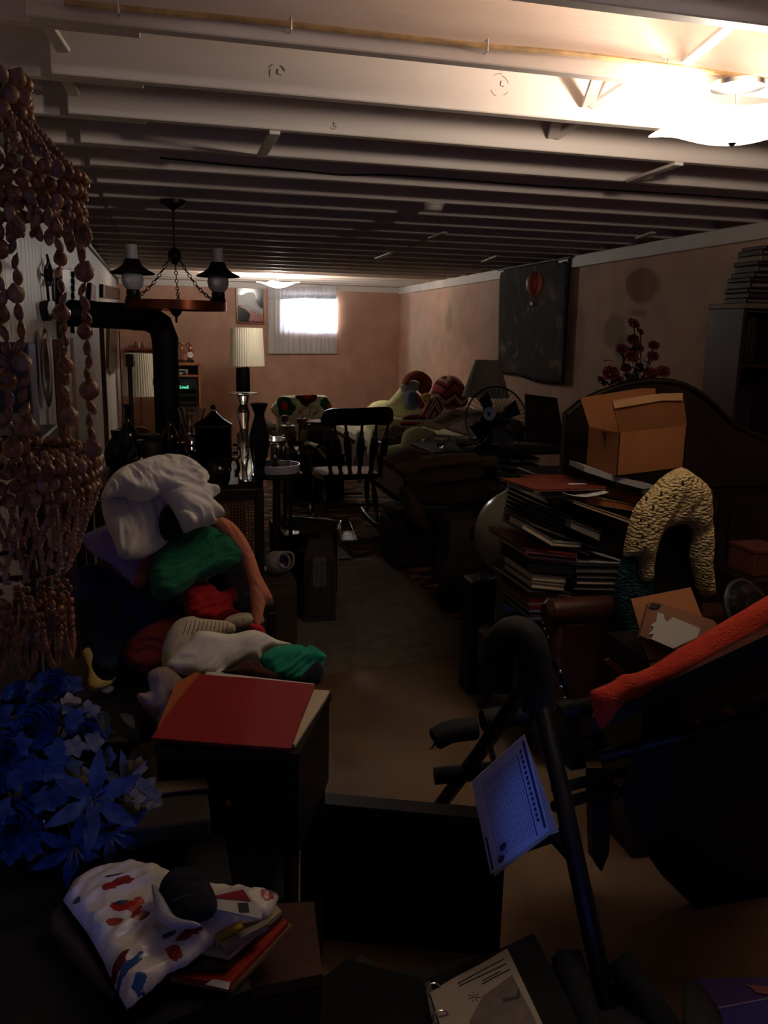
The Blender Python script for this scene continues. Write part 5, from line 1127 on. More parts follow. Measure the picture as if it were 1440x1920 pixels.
MB().tube([c+Rf @ Vector((0, 0.03, 0)), c+Rf @ Vector((0, 0.13, 0))], 0.05, 18).build('motor', m_blackg, t, smooth=True)
MB().tube([(c.x, y+0.09, BZ+0.03), (c.x, y+0.09, c.z-0.03)], 0.016, 12).build('neck', m_blackg, t, smooth=True)
MB().lathe([(0.11, 0.001), (0.115, 0.012), (0.09, 0.028), (0.02, 0.034)], (c.x, y+0.09, BZ), 28).build('base', m_blackg, t, smooth=True)
# glass bowls at the near left end of the shelf
a, b_ = PY(812, 846, 5.42), PY(906, 846, 5.42)
for i, (px, r, h, lab) in enumerate(((826, 0.045, 0.07, 'small crystal sugar bowl left of the wide glass bowl'), (870, 0.10, 0.075, 'wide cut glass bowl beside the fan'), (898, 0.04, 0.05, 'small glass dish at the fan foot'))):
    q = PY(px, 846, 5.70); t = thing('crystal_bowl', (q.x, 5.70, BZ), lab, 'bowl')
    MB().lathe([(r*0.4, 0.001), (r*0.45, 0.008), (r*0.7, h*0.5), (r, h), (r-0.004, h), (r*0.62, h*0.5), (0.001, 0.014)], (q.x, 5.70, BZ), 16, cap=False).build('bowl', m_glass, t, smooth=0.25)
    MB().tube([(q.x+r*math.cos(a), 5.70+r*math.sin(a), BZ+h) for a in [2*PI*j/24 for j in range(24)]], 0.003, 5, closed=True).build('rim', m_glass, t, smooth=True)
# black framed picture leaning on the shelf
y = 5.9; P = C5([(1027, 1003), (1240, 1030), (1290, 1310), (1029, 1305)]); yt = y
W = [PY(a, b_, yy) for (a, b_), yy in zip(P, (y+0.08, y+0.08, y-0.0, y-0.0))]; zb = min(W[2].z, W[3].z)
t = thing('black_picture', ((W[2].x+W[3].x)/2, y, BZ), 'dark unlit framed picture leaning against the right wall under the tapestry', 'picture')
W[2].z = W[3].z = BZ+0.004
MB().prism(W, (0, 0.02, 0)).build('frame', m_black, t)
c = sum(W, Vector())/4; MB().prism([c+(p-c)*0.86+Vector((0, -0.003, 0)) for p in W], (0, 0.004, 0)).build('print', mat('near_black_print', (34, 30, 30), rough=0.25, var=0.5, vscale=12), t)
# flat grey file box before it
a, b_ = PY(962, 826, 5.7), PY(1045, 838, 5.64)
t = thing('flat_file', ((a.x+b_.x)/2, 5.68, BZ), 'flat grey folder lying in front of the dark picture', 'folder')
MB().mm((a.x, 5.62, BZ+0.001), (b_.x, 5.84, BZ+0.010), 0.002).build('lower_cover', mat('dim_grey_card', (88, 84, 80), rough=0.7), t)
MB().box(((a.x+b_.x)/2, 5.73, BZ+0.018), (b_.x-a.x, 0.22, 0.006), (0.0, 0.03, 0)).build('upper_cover', MATS['dim_grey_card'], t)
# tinsel-like dark ornament with glints beside the picture
t = thing('beaded_ornament', tuple(PY(1066, 855, 5.4)), 'dark upright ornament with glassy beads left of the open carton', 'ornament'); random.seed(5)
q = PY(1066, 855, 5.4); t.location = (q.x, 5.4, 0)
MB().lathe([(0.05, 0.012), (0.05, 0.03), (0.02, 0.06), (0.015, q.z-0.02), (0.05, q.z)], (q.x, 5.4, 0), 14).build('stand', m_blackg, t, smooth=True)
MB().lathe([(0.03, q.z), (0.045, q.z+0.06), (0.045, q.z+0.18), (0.02, q.z+0.26)], (q.x, 5.4, 0), 14).build('vase', m_gk, t, smooth=True)
for i in range(24): MB().ell((q.x+random.uniform(-.05, .05), 5.35, q.z+random.uniform(0, .26)), 0.004, 6, 4).build('bead', m_glass, t, smooth=True)

# ================================================================== FOREGROUND RIGHT
# ------------------------------------------------------------------ arched dark dresser
y = 3.17
m_vd = mat('very_dark_wood', (24, 15, 12), rough=0.4, var=0.2, vscale=5, stretch=(1, 1, 6))
t = thing('arched_dresser', (2.2, y, 0), 'near-black wooden dresser with arched top board behind the open carton', 'dresser')
out = [(1062, 775), (1090, 752), (1130, 732), (1185, 716), (1245, 712), (1300, 728), (1345, 764), (1380, 797), (1420, 815), (1470, 838), (1500, 850)]
P = [PY(a, b_, y) for a, b_ in out]; x0, x1 = P[0].x, P[-1].x
mb = MB().prism(P+[Vector((x1, y, 0.92)), Vector((x0, y, 0.92))], (0, 0.035, 0)); mb.build('arched_board', m_vd, t)
MB().tube(spline([p+Vector((0, -0.004, -0.004)) for p in P], 3), 0.012, 8).build('arch_moulding', m_vd, t, smooth=True)
MB().mm((x0, y, 0.10), (x1, y+0.42, 0.88), 0.006).build('body', m_vd, t)
MB().mm((x0-0.02, y-0.02, 0.88), (x1+0.02, y+0.44, 0.92), 0.006).build('top', m_vd, t)
for i in range(3):
    a = x0+0.02+(x1-x0-0.04)*i/3; b_ = x0+0.02+(x1-x0-0.04)*(i+1)/3-0.01
    d_ = MB().mm((a, y-0.014, 0.14), (b_, y, 0.85), 0.003).build('dresser_door', m_vd, t)
    MB().mm((a+0.05, y-0.022, 0.20), (b_-0.05, y-0.014, 0.79), 0.004).build('raised_panel', m_vd, d_)
    MB().ell((b_-0.02, y-0.024, 0.5), 0.011, 8, 6).build('knob', m_brass, d_, smooth=True)
for sx in (x0+0.03, x1-0.03):
    for sy in (y+0.03, y+0.38): MB().tube([(sx, sy, 0.0), (sx, sy, 0.10)], [0.02, 0.03], 8).build('foot', m_vd, t)
# ------------------------------------------------------------------ bouquet of red roses
random.seed(3)
yb = 3.42; q = PY(1188, 745, yb)
t = thing('rose_bouquet', (q.x, yb, 0.92), 'tall arrangement of dark red artificial roses with tiny white sprays on the dresser', 'flowers')
MB().lathe([(0.05, 0.0), (0.06, 0.03), (0.045, 0.16), (0.055, q.z-0.92)], (q.x, yb, 0.921), 16).build('vase', m_gk, t, smooth=True)
def rose(c, r, m, parent, name='rose', axis=Vector((0, -0.6, 0.8)), layers=4):
    mb = MB(); Rq = axis.to_track_quat('Z', 'Y').to_matrix()
    for L_ in range(layers):
        n = 3+L_*2; rr = r*(0.28+0.72*L_/(max(1, layers-1))); hh = r*(0.62-0.42*L_/layers)
        for i in range(n):
            a = 2*PI*i/n+L_*0.7+random.uniform(-.15, .15); w_ = 1.25*PI/n
            vs = []
            for u in range(5):
                for v in range(4):
                    uu, vv = (u/4-0.5)*2, v/3; rad = rr*(0.25+0.75*vv**0.7)*(1-0.10*abs(uu)); z = hh*vv*(1.0-0.25*uu*uu)-0.10*r*L_+(0.12*r*math.sin(3*uu+i) if v == 3 else 0)
                    if v == 3: rad += 0.10*r*(L_ > 1)
                    vs.append(Rq @ Vector((rad*math.cos(a+uu*w_), rad*math.sin(a+uu*w_), z))+c)
            fs = [(u*4+v, (u+1)*4+v, (u+1)*4+v+1, u*4+v+1) for u in range(4) for v in range(3)]
            mb.add(vs, fs)
    return mb.build(name, m, parent, smooth=3.0)
def leaf_mb(mb, p, d, ln, wd, up=Vector((0, 0, 1))):
    d = Vector(d).normalized(); s = d.cross(up); s = s.normalized() if s.length > 1e-3 else Vector((1, 0, 0)); n = s.cross(d)
    prof = [(0, 0.02), (0.2, 0.6), (0.5, 1.0), (0.8, 0.6), (1, 0.03)]; vs = []
    for u, w_ in prof:
        c = Vector(p)+d*ln*u-n*ln*0.25*u*u
        vs += [c-s*wd*w_/2+n*wd*0.12*w_, c, c+s*wd*w_/2+n*wd*0.12*w_]
    fs = [(i*3+k, i*3+k+1, i*3+k+4, i*3+k+3) for i in range(4) for k in (0, 1)]
    return mb.add(vs, fs)
m_rr = mat('dark_red_petals', (96, 22, 28), rough=0.8); m_lf = mat('dark_leaf', (34, 40, 26), rough=0.7)
base = Vector((q.x, yb, q.z-0.02)); st = MB()
for px, py, r in ((1188, 607, .028), (1200, 622, .018), (1187, 637, .026), (1166, 655, .026), (1196, 650, .03), (1226, 648, .024), (1224, 668, .026), (1185, 668, .028), (1145, 700, .036), (1243, 697, .030), (1172, 690, .026), (1222, 700, .028), (1128, 715, .026), (1200, 690, .026), (1158, 715, .030), (1190, 715, .034), (1212, 722, .026)):
    yy = yb+random.uniform(-.07, .05); c = PY(px, py, yy); rose(c, r, m_rr, t, layers=3, axis=Vector((random.uniform(-.5, .5), -0.8, 0.7)))
    st.tube(spline([base, (base+c)/2+Vector((random.uniform(-.02, .02), 0, 0.02)), c], 3), 0.003, 5)
stuff(st.build('stems', m_lf, t))
for i in range(46):
    px, py = random.gauss(1187, 26), random.uniform(655, 735); px = 1187+(px-1187)*((py-620)/90)
    lm = leaf_mb(MB(), PY(px, py, yb+random.uniform(-.08, .06)), (random.uniform(-1, 1), random.uniform(-.6, .1), random.uniform(-.3, .9)), 0.055, 0.026)
    lm.build('leaf', m_lf, t)
k = MB()
for i in range(50):
    px, py = random.choice(((1190, 685), (1165, 700), (1205, 672), (1216, 682), (1172, 708), (1238, 712), (1160, 682), (1150, 730)))
    k.ell(PY(px+random.gauss(0, 4), py+random.gauss(0, 4), yb-0.08), 0.004, 5, 4)
stuff(k.build('white_sprays', mat('white_spray', (150, 150, 150), rough=0.8), t))
# ------------------------------------------------------------------ tall bookcase at the right
y = 3.75; a = PY(1399, 568, y); b_ = PY(1382, 682, y)
t = thing('tall_bookcase', (2.95, y, 0), 'tall dark bookcase against the right wall at the picture edge', 'bookcase')
x0 = a.x-0.01; x1 = XR-0.04; z1 = a.z
MB().mm((x0, y, 0.0), (x0+0.022, y+0.28, z1-0.025), 0.002).build('side_panel', mat('red_dark_wood', (52, 26, 18), rough=0.4), t)
MB().mm((x1-0.022, y, 0.0), (x1, y+0.28, z1-0.025), 0.002).build('side_panel', MATS['red_dark_wood'], t)
MB().mm((x0-0.005, y-0.01, z1-0.025), (x1, y+0.29, z1), 0.003).build('top', mat('pale_worn_edge', (120, 100, 84), rough=0.6), t)
MB().mm((x0+0.022, y+0.262, 0.02), (x1-0.022, y+0.28, z1-0.03)).build('back_panel', m_black, t)
for z in (b_.z, b_.z-0.36, b_.z-0.72, 0.04): MB().mm((x0+0.022, y+0.005, z-0.02), (x1-0.022, y+0.262, z), 0.002).build('shelf', MATS['red_dark_wood'], t)
zz = z1; random.seed(9)
for i in range(11):
    h = random.uniform(0.020, 0.034); dx = [0, .01, .0, .015, .01, 0.03, .05, .04, .06, .06, .08][i]; c = [(30, 28, 30), (44, 42, 44), (24, 20, 22), (36, 36, 40), (30, 24, 24), (22, 20, 20), (40, 44, 40), (26, 22, 22), (110, 96, 80), (46, 26, 26), (60, 34, 30)][i]
    nm = ('lowest', 'second', 'third', 'fourth', 'fifth', 'sixth', 'seventh', 'eighth', 'ninth', 'tenth', 'topmost')[i]
    t2 = thing('video_case', (x0+0.1+dx, y+0.1, zz), nm+' dark case counted up the stack on the tall bookcase', 'case', 'dark cases stacked on the tall bookcase')
    MB().mm((x0+0.02+dx, y+0.02, zz+0.0005), (x0+0.22+dx, y+0.20, zz+h-0.001), 0.003).build('shell', mat('case_%d' % i, c, rough=0.35), t2)
    MB().mm((x0+0.035+dx, y+0.0185, zz+h*0.3), (x0+0.17+dx, y+0.0198, zz+h*0.65)).build('spine_label', mat('case_label_%d' % (i % 3), ((120, 108, 100), (60, 58, 60), (96, 90, 90))[i % 3], rough=0.5), t2)
    zz += h
for k_, z in enumerate((b_.z, b_.z-0.36)):
    xx = x0+0.03
    for i in range(5):
        w_ = random.uniform(0.02, 0.035); hh = random.uniform(0.20, 0.26)
        o_ = MB().mm((xx, y+0.08, z+0.0005), (xx+w_-0.002, y+0.24, z+hh), 0.003).build('book', mat('bookcase_book_%d' % (i % 3), ((22, 18, 20), (28, 22, 18), (18, 20, 24))[i % 3], rough=0.6))
        tag(o_, 'unlit dark book, %s from the left on the %s bookcase shelf' % (('first', 'second', 'third', 'fourth', 'fifth')[i], ('upper', 'second')[k_]), 'book', 'unlit books in the bookcase'); xx += w_
# ------------------------------------------------------------------ armchair holding the albums
ax0, ax1, ay0, ay1 = 1.22, 1.98, 2.62, 3.12
t = thing('leather_armchair', ((ax0+ax1)/2, 2.8, 0), 'dark brown leather armchair buried under the stacked albums', 'armchair')
m_lea = mat('dark_brown_leather', (66, 34, 22), rough=0.38, var=0.2, vscale=10, bump=0.2, bscale=60)
MB().mm((ax0, ay0, 0.16), (ax1, ay1, 0.36), 0.03).build('seat', m_lea, t, smooth=True)
a, b_ = PY(1035, 1155, 2.5), PY(1160, 1150, 2.5)
MB().tube([(a.x-0.01, 2.54, a.z), (a.x+0.01, 2.54, a.z), (b_.x+0.05, 2.54, b_.z)], [0.03, 0.05, 0.05], 18).build('front_roll', m_lea, t, smooth=True)
MB().mm((a.x+0.02, 2.50, 0.12), (ax1, 2.60, a.z-0.02), 0.02).build('front_panel', m_lea, t, smooth=True)
for i, (px, py) in enumerate(((1015, 1180), (1022, 1195), (1017, 1208), (1012, 1168))): MB().ell(PY(px+6, py, 2.49), 0.006, 8, 6).build('nail_head', m_brass, t, smooth=True)
for sx, sy in ((1.26, 2.66), (1.92, 2.66), (1.26, 3.08), (1.92, 3.08)):
    MB().tube(spline([(sx, sy, 0.17), (sx-0.025, sy-0.02, 0.11), (sx+0.005, sy, 0.05), (sx-0.03, sy-0.03, 0.012)], 4), [0.028]*4+[0.022]*4+[0.014]*5, 8).build('leg', m_dark, t, smooth=True)
# ------------------------------------------------------------------ albums and binders: each block given by its front face
ORD = ('lowest', 'second', 'third', 'fourth', 'fifth', 'sixth', 'seventh', 'eighth', 'ninth', 'tenth', 'eleventh', 'twelfth', 'thirteenth', 'fourteenth')
m_cream = mat('cream_pages', (196, 184, 158), rough=0.85); m_gpg = mat('grey_pages', (130, 122, 112), rough=0.85)
def album(p0, p1, p2, p3, yf, depth, cover, pages, name, label, cat='album', group=None, roll=None, ct=0.004, yaw=0.0):
    """front face by its four sight-line corners (tl, tr, br, bl) at depth yf; body runs back by depth"""
    A, B, C_, D = [PY(a, b_, yf) for a, b_ in (p0, p1, p2, p3)]
    d = Vector((math.sin(yaw)*depth, math.cos(yaw)*depth, 0)); t = thing(name, tuple(D.lerp(C_, 0.5)), label, cat, group)
    up = ((A-D)+(B-C_))/2; th = up.length; u = up.normalized(); ct = min(ct, th*0.25); r_ = ((B-A)+(C_-D)).normalized()
    MB().prism([D+u*ct+r_*0.004, C_+u*ct-r_*0.002, B-u*ct-r_*0.002, A-u*ct+r_*0.004], d*0.97).build('pages', pages, t)
    o = Vector((0, -0.004, 0))
    MB().prism([D+o, C_+o, C_+u*ct+o, D+u*ct+o], d+Vector((0, 0.004, 0))).build('back_cover', cover, t)
    MB().prism([A-u*ct+o, B-u*ct+o, B+o, A+o], d+Vector((0, 0.004, 0))).build('front_cover', cover, t)
    return t
def hexm(i, c): return mat('cover_%s' % i, c, rough=0.45, bump=0.1, bscale=120)
# left column, from the bottom: thin magazines
y0 = 2.75; pyb = 1166
rows = [(30, 24, 26), (150, 146, 134), (120, 28, 34), (26, 22, 22), (168, 160, 140), (130, 34, 40), (150, 40, 46), (160, 154, 140), (136, 30, 38), (124, 30, 36), (30, 24, 26), (44, 34, 32)]
for i, c in enumerate(rows):
    h = 4.6; b_ = pyb-i*h; x_ = 992-i*0.6+(i % 3)*1.5
    album((x_, b_-h+0.6), (1040-(i % 2)*2+i*0.6, b_-h+1.2), (1040-(i % 2)*2+i*0.6, b_-0.2), (x_, b_-0.8), y0, 0.24, hexm('mag%d' % i, c), m_gpg if i % 2 else m_cream, 'magazine', ORD[i]+' thin red or pale edged magazine counted up the left album pile', 'magazine', 'thin magazines under the left album pile', ct=0.0022)
LC = [((990, 1103), (1072, 1113), (1072, 1121), (989, 1111), (60, 52, 46), m_cream, 'white-edged board album lying directly on the thin magazines'),
      ((996, 1091), (1058, 1097), (1058, 1108), (996, 1102), (150, 134, 106), m_cream, 'cream boxed volume, lower of two'),
      ((997, 1073), (1062, 1080), (1061, 1095), (996, 1089), (70, 62, 54), m_cream, 'cream boxed volume, upper of two'),
      ((989, 1050), (1078, 1058), (1077, 1079), (990, 1071), (34, 28, 28), m_black, 'thick black album with a pale top edge'),
      ((990, 1039), (1080, 1049), (1079, 1056), (990, 1047), (110, 40, 28), m_cream, 'slim red-brown album just under the red one'),
      ((982, 1028), (1082, 1040), (1081, 1047), (984, 1037), (128, 38, 28), m_gpg, 'red album with a shiny corner below the tan binder'),
      ((1031, 1014), (1090, 1018), (1089, 1026), (1031, 1023), (176, 160, 128), m_cream, 'tan binder with white edges sticking out to the left')]
for i, (a, b_, c_, d_, c, pg, lab) in enumerate(LC): album(a, b_, c_, d_, y0-0.01*(i % 2), 0.36 if i in (0, 6, 5) else 0.27, hexm('lc%d' % i, c), pg, 'photo_album' if i != 6 else 'binder', lab, 'album', ct=0.0035)
# right column
RC = [((1074, 1108), (1160, 1112), (1160, 1126), (1074, 1120), (30, 28, 28), m_black), ((1074, 1098), (1162, 1099), (1162, 1109), (1074, 1106), (26, 24, 26), m_gpg), ((1080, 1086), (1164, 1088), (1164, 1097), (1080, 1096), (40, 30, 28), m_cream),
      ((1080, 1076), (1164, 1077), (1164, 1086), (1080, 1085), (28, 26, 28), m_gpg), ((1078, 1063), (1166, 1064), (1166, 1075), (1078, 1074), (56, 54, 52), m_gpg), ((1076, 1052), (1170, 1055), (1170, 1062), (1076, 1060), (190, 184, 170), m_cream)]
for i, (a, b_, c_, d_, c, pg) in enumerate(RC): album(a, b_, c_, d_, y0+0.04, 0.26, hexm('rc%d' % i, c), pg, 'photo_album', ORD[i]+(' dark album' if i < 5 else ' item, a white ring binder,')+' counted up the right album column', 'album', 'dark albums in the right column', ct=0.003)
# open-wedge white binder on the right column
t2 = thing('ring_binder', tuple(PY(1120, 1052, 2.72)), 'white ring binder gaping open in a wedge above the right album column', 'binder')
Y = y0+0.02
for p0, p1 in (((1082, 1026), (1168, 1052)), ((1082, 1052), (1168, 1055))):
    a, b_ = PY(p0[0], p0[1], Y), PY(p1[0], p1[1], Y); MB().prism([a, b_, b_+Vector((0, 0, -0.004)), a+Vector((0, 0, -0.004))], (0, 0.25, 0)).build('cover_board', mat('white_vinyl', (190, 186, 178), rough=0.35), t2)
a, b_ = PY(1080, 1026, Y), PY(1080, 1052, Y); MB().prism([a, a+Vector((0.004, 0, 0)), b_+Vector((0.004, 0, 0)), b_], (0, 0.25, 0)).build('spine', MATS['white_vinyl'], t2)
for dy_ in (0.05, 0.18): c = PY(1092, 1046, Y); MB().tube([c+Vector((0.012*math.cos(k*PI/5), dy_, 0.012*math.sin(k*PI/5))) for k in range(10)], 0.0015, 5, closed=True).build('ring', m_steel, t2, smooth=True)
# slanted black albums sliding down to the right
for i in range(8):
    dxp, dyp = i*-3.0+10, i*9.0; a = (996+dxp*0.5, 932+dyp); b_ = (1132-dxp*0.3-i*4, 990+dyp*0.85-i)
    c = ((20, 18, 20), (30, 26, 26), (22, 20, 20), (34, 30, 30), (18, 18, 20), (26, 22, 24), (54, 50, 46), (22, 20, 22))[i]
    album(a, b_, (b_[0], b_[1]+7.4), (a[0], a[1]+7.4), y0+0.02-0.004*(i % 2), 0.25, hexm('sl%d' % i, c), (m_black, m_gpg)[i in (5, 7)], 'photo_album', ORD[7-i]+' black album of the slanted slipping layer', 'album', 'slanted black albums in mid pile', ct=0.0025)
album((1075, 938), (1188, 976), (1188, 984), (1075, 944), y0-0.02, 0.22, mat('manila', (170, 138, 92), rough=0.8), m_cream, 'album_folder', 'slanted manila-edged folder across the slipping black albums', 'folder', ct=0.002)
album((1070, 975), (1126, 998), (1124, 1014), (1068, 990), y0-0.03, 0.2, hexm('tg', (96, 90, 78)), m_gpg, 'photo_album', 'grey-green album end wedged beneath the slanted black ones', 'album', ct=0.003)
album((978, 978), (1036, 1012), (1036, 1024), (978, 990), y0-0.035, 0.12, mat('tan_binder', (176, 158, 122), rough=0.6), m_cream, 'binder', 'tan binder edge running down to the pile corner', 'binder', ct=0.002)
# red-brown folders on top
def flatq(name, pts, z, th, m, lab, cat, parent=None, zs=None):
    P = [PZ(a, b_, z) for a, b_ in pts]
    if zs: P = [PZ(a, b_, zz_) for (a, b_), zz_ in zip(pts, zs)]
    o = MB().prism(P, (0, 0, th)).build(name, m, parent)
    if lab: tag(o, lab, cat)
    return o
z = PY(1050, 925, y0-0.01).z
def top_folder(xl, xr, pb, th_px, c, lab, dy=0.0, d=0.34, nm='accordion_folder'):
    a, b_ = PY(xl, pb, y0+dy), PY(xr, pb-1.5, y0+dy); th = th_px*0.00175
    t = thing(nm, tuple((a+b_)/2), lab, 'folder'); m_ = mat(nm+str(c[0]), c, rough=0.6)
    MB().prism([a, b_, b_+Vector((0, 0, 0.003)), a+Vector((0, 0, 0.003))], (-0.03, d, 0)).build('lower_flap', m_, t)
    MB().prism([a+Vector((0.003, 0.003, 0.003)), b_+Vector((-0.003, 0.003, 0.003)), b_+Vector((-0.003, 0.003, th-0.003)), a+Vector((0.003, 0.003, th-0.003))], (-0.03, d-0.01, 0)).build('sheets', m_gpg, t)
    MB().prism([a+Vector((0, 0, th-0.003)), b_+Vector((0, 0, th-0.003)), b_+Vector((0, 0, th)), a+Vector((0, 0, th))], (-0.03, d, 0)).build('upper_flap', m_, t); return t
top_folder(1000, 1090, 922, 6, (132, 62, 36), 'rust folder at the left of the pile top', -0.02, 0.24)
tf = top_folder(1050, 1138, 921, 7, (118, 40, 28), 'dark red folder with a white label on the pile top', 0.0, 0.30)
c = PY(1080, 908, 2.9); zt_ = tf.location.z+7*0.00175+0.001; c = PZ(1082, 907, zt_); MB().mm((c.x-0.035, c.y-0.012, zt_-0.0005), (c.x+0.035, c.y+0.012, zt_+0.0005)).build('white_label', m_paper, tf)
zw = PY(1000, 935, y0).z
flatq('loose_sheet', [(950, 912), (973, 899), (1002, 926), (990, 922)], zw+0.012, 0.001, m_paper, 'white sheet corner poking out left above the grey vase', 'paper')
flatq('loose_sheet', [(1003, 927), (1050, 924), (1068, 929), (1030, 934)], zw, 0.0012, m_paper, 'white sheet under the rust folder', 'paper')
a, b_ = PY(1060, 928, 2.72), PY(1142, 925, 2.72)
sh = MB()
pts = [PY(x_, y_, 2.72) for x_, y_ in ((1055, 923), (1075, 929), (1100, 931), (1120, 928), (1142, 923))]; pts = spline(pts, 4); vs = []; 
for p in pts: vs += [p, p+Vector((-0.01, 0.15, 0.002)), p+Vector((0, 0, -0.0015)), p+Vector((-0.01, 0.15, 0.0005))]
fs = []
for i in range(len(pts)-1): fs += [(i*4, i*4+4, i*4+5, i*4+1), (i*4+2, i*4+3, i*4+7, i*4+6), (i*4, i*4+2, i*4+6, i*4+4)]
tag(sh.add(vs, fs).build('curled_papers', m_paper), 'white papers curling out under the dark red folder', 'paper')
# manila box under the white long strip
album((1098, 930), (1188, 945), (1188, 958), (1098, 944), y0+0.03, 0.2, mat('manila', (1, 1, 1)), m_card, 'manila_folder', 'orange-brown manila folder bundle right of the curled papers', 'folder', ct=0.002)
album((1140, 916), (1204, 934), (1204, 946), (1140, 932), y0+0.06, 0.22, mat('manila_b', (158, 118, 70), rough=0.8), m_card, 'manila_folder', 'manila folder bundle directly below the grey-white long box', 'folder', ct=0.002)
# grey-white long flat box
a, b_, c_ = PY(1095, 884, 2.80), PY(1152, 903, 2.74), PY(1226, 922, 2.70)
t2 = thing('long_white_box', tuple(b_), 'long flat grey-white box bent across the pile under the carton', 'box')
MB().prism([a, b_, b_+Vector((0, 0, 0.022)), a+Vector((0, 0, 0.020))], (0.02, 0.16, 0)).build('left_half', mat('grey_white_board', (168, 164, 160), rough=0.7), t2)
MB().prism([b_, c_, c_+Vector((0, 0, 0.022)), b_+Vector((0, 0, 0.022))], (0.02, 0.16, 0)).build('right_half', MATS['grey_white_board'], t2)
# hidden filler volumes which carry the top of the pile
for i, (a, b_, c_, d_) in enumerate((((1090, 985), (1180, 1005), (1180, 1045), (1090, 1022)), ((1130, 945), (1200, 955), (1200, 985), (1130, 960)))):
    album(a, b_, c_, d_, y0+0.06, 0.2, hexm('fil%d' % i, (20, 18, 18)), m_black, 'photo_album', ('thick black album end in the dark middle right of the pile', 'thick black album beneath the manila bundle')[i], 'album')
# ------------------------------------------------------------------ open cardboard carton on the pile
yc = 2.72; N0 = PY(1155, 894, yc); N1 = PY(1281, 878, yc); NT = PY(1153, 812, yc); z0 = min(N0.z, N1.z); z1 = NT.z
x0, x1 = N0.x, N1.x; dp = 0.20
t = thing('open_carton', ((x0+x1)/2, yc+0.1, z0), 'open brown cardboard carton with raised flaps on top of the album pile', 'box')
sl = (N1.z-N0.z)/(x1-x0)
def zq(x, base): return base+(x-x0)*sl*0.6
z0 = N0.z
def wallp(name, pts, d, m=None): return MB().prism(pts, d).build(name, m or m_card, t)
xL = PY(1092, 870, yc+dp).x+0.012
F0, F1 = Vector((x0, yc, z0)), Vector((x1, yc, z0+(x1-x0)*sl)); B0 = PY(1095, 872, yc+dp); B0 = Vector((x0-0.012, yc+dp, z0)); B1 = Vector((x1-0.005, yc+dp, F1.z)); H = Vector((0, 0, z1-z0)); nn_ = Vector((0, 0.004, 0))
wallp('front_panel', [F0, F1, F1+H, F0+H], nn_); wallp('rear_panel', [B0, B1, B1+H, B0+H], nn_)
wallp('left_panel', [F0, B0, B0+H, F0+H], (0.004, 0, 0)); wallp('right_panel', [F1, B1, B1+H, F1+H], (-0.004, 0, 0)); wallp('bottom', [F0, F1, B1, B0], (0, 0, 0.004))
a, b_ = PY(1148, 752, yc-0.03), PY(1280, 737, yc-0.03)
wallp('front_flap', [F0+H, F1+H, b_, PY(1240, 738, yc-0.03), PY(1200, 743, yc-0.03), a], nn_)
wallp('front_flap_lip', [a+Vector((0, -0.001, 0)), PY(1200, 743, yc-0.031), PY(1240, 738, yc-0.031), b_+Vector((0, -0.001, 0)), PY(1279, 751, yc-0.029), PY(1240, 751, yc-0.029), PY(1152, 766, yc-0.028)], (0, -0.0015, 0), mat('pale_cardboard', (196, 150, 100), rough=0.8))
a, b_ = PY(1088, 746, yc+dp+0.02), PY(1204, 728, yc+dp+0.02)
wallp('rear_flap', [B0+H, B1+H, Vector((B1.x, b_.y, b_.z)), b_, a], nn_)
MB().prism([F0+Vector((-0.0015, 0.08, 0.002)), F0+Vector((-0.0015, 0.12, 0.002)), F0+H+Vector((-0.006, 0.12, -0.004)), F0+H+Vector((-0.006, 0.08, -0.004))], (-0.001, 0, 0)).build('tape', MATS['brown_tape'], t)
# ------------------------------------------------------------------ grey rounded vase behind the pile's left end
yv = 3.38; c = PY(975, 1002, yv); R_ = (c-PY(888, 1002, yv)).length*0.93
t = thing('floor_vase', (c.x, yv, 0), 'big smooth grey-green rounded vase left of the album pile', 'vase')
MB().lathe([(R_*0.5, 0.001), (R_*0.52, 0.02), (R_*0.40, 0.10), (R_*0.55, max(.12, c.z-R_*1.02))]+[(R_*math.cos(a), c.z+R_*math.sin(a)) for a in [(-1.05+i*0.12) for i in range(19)]]+[(R_*0.3, c.z+R_*1.02), (R_*0.34, c.z+R_*1.10), (R_*0.30, c.z+R_*1.10)], (c.x, yv, 0), 36, cap=False).build('body', mat('grey_green_glaze', (128, 126, 108), rough=0.22), t, smooth=True)
# ------------------------------------------------------------------ high-backed chair with knitted blanket
yk = 2.38
a, b_ = PY(1205, 905, yk+0.06), PY(1332, 930, yk+0.06); x0, x1 = a.x, b_.x
t = thing('high_backed_chair', ((x0+x1)/2, yk+0.1, 0), 'black high-backed chair carrying the cream knitted blanket', 'chair')
MB().mm((x0, yk+0.03, 0.42), (x1, yk+0.08, a.z-0.02), 0.015).build('backrest', m_black, t, smooth=True)
MB().mm((x0-0.02, yk-0.14, 0.36), (x1+0.04, yk+0.08, 0.42), 0.015).build('seat', m_black, t, smooth=True)
for sx in (x0, x1):
    for sy in (yk-0.11, yk+0.05): MB().tube([(sx, sy, 0.0), (sx, sy, 0.37)], 0.017, 8).build('leg', m_black, t)
m_knit = mat('cream_knit', (206, 178, 122), rough=0.98); N, L, b = nodes(m_knit)
tc = N.new('ShaderNodeTexCoord'); vn = N.new('ShaderNodeTexVoronoi'); vn.inputs['Scale'].default_value = 75; mp = N.new('ShaderNodeMapping'); mp.inputs['Scale'].default_value = (1, 1, 1.6); L.new(tc.outputs['Object'], mp.inputs[0]); L.new(mp.outputs[0], vn.inputs['Vector'])
bp = N.new('ShaderNodeBump'); bp.inputs['Strength'].default_value = 1.0; bp.inputs['Distance'].default_value = 0.012; bp.invert = True; L.new(vn.outputs['Distance'], bp.inputs['Height']); L.new(bp.outputs[0], b.inputs['Normal'])
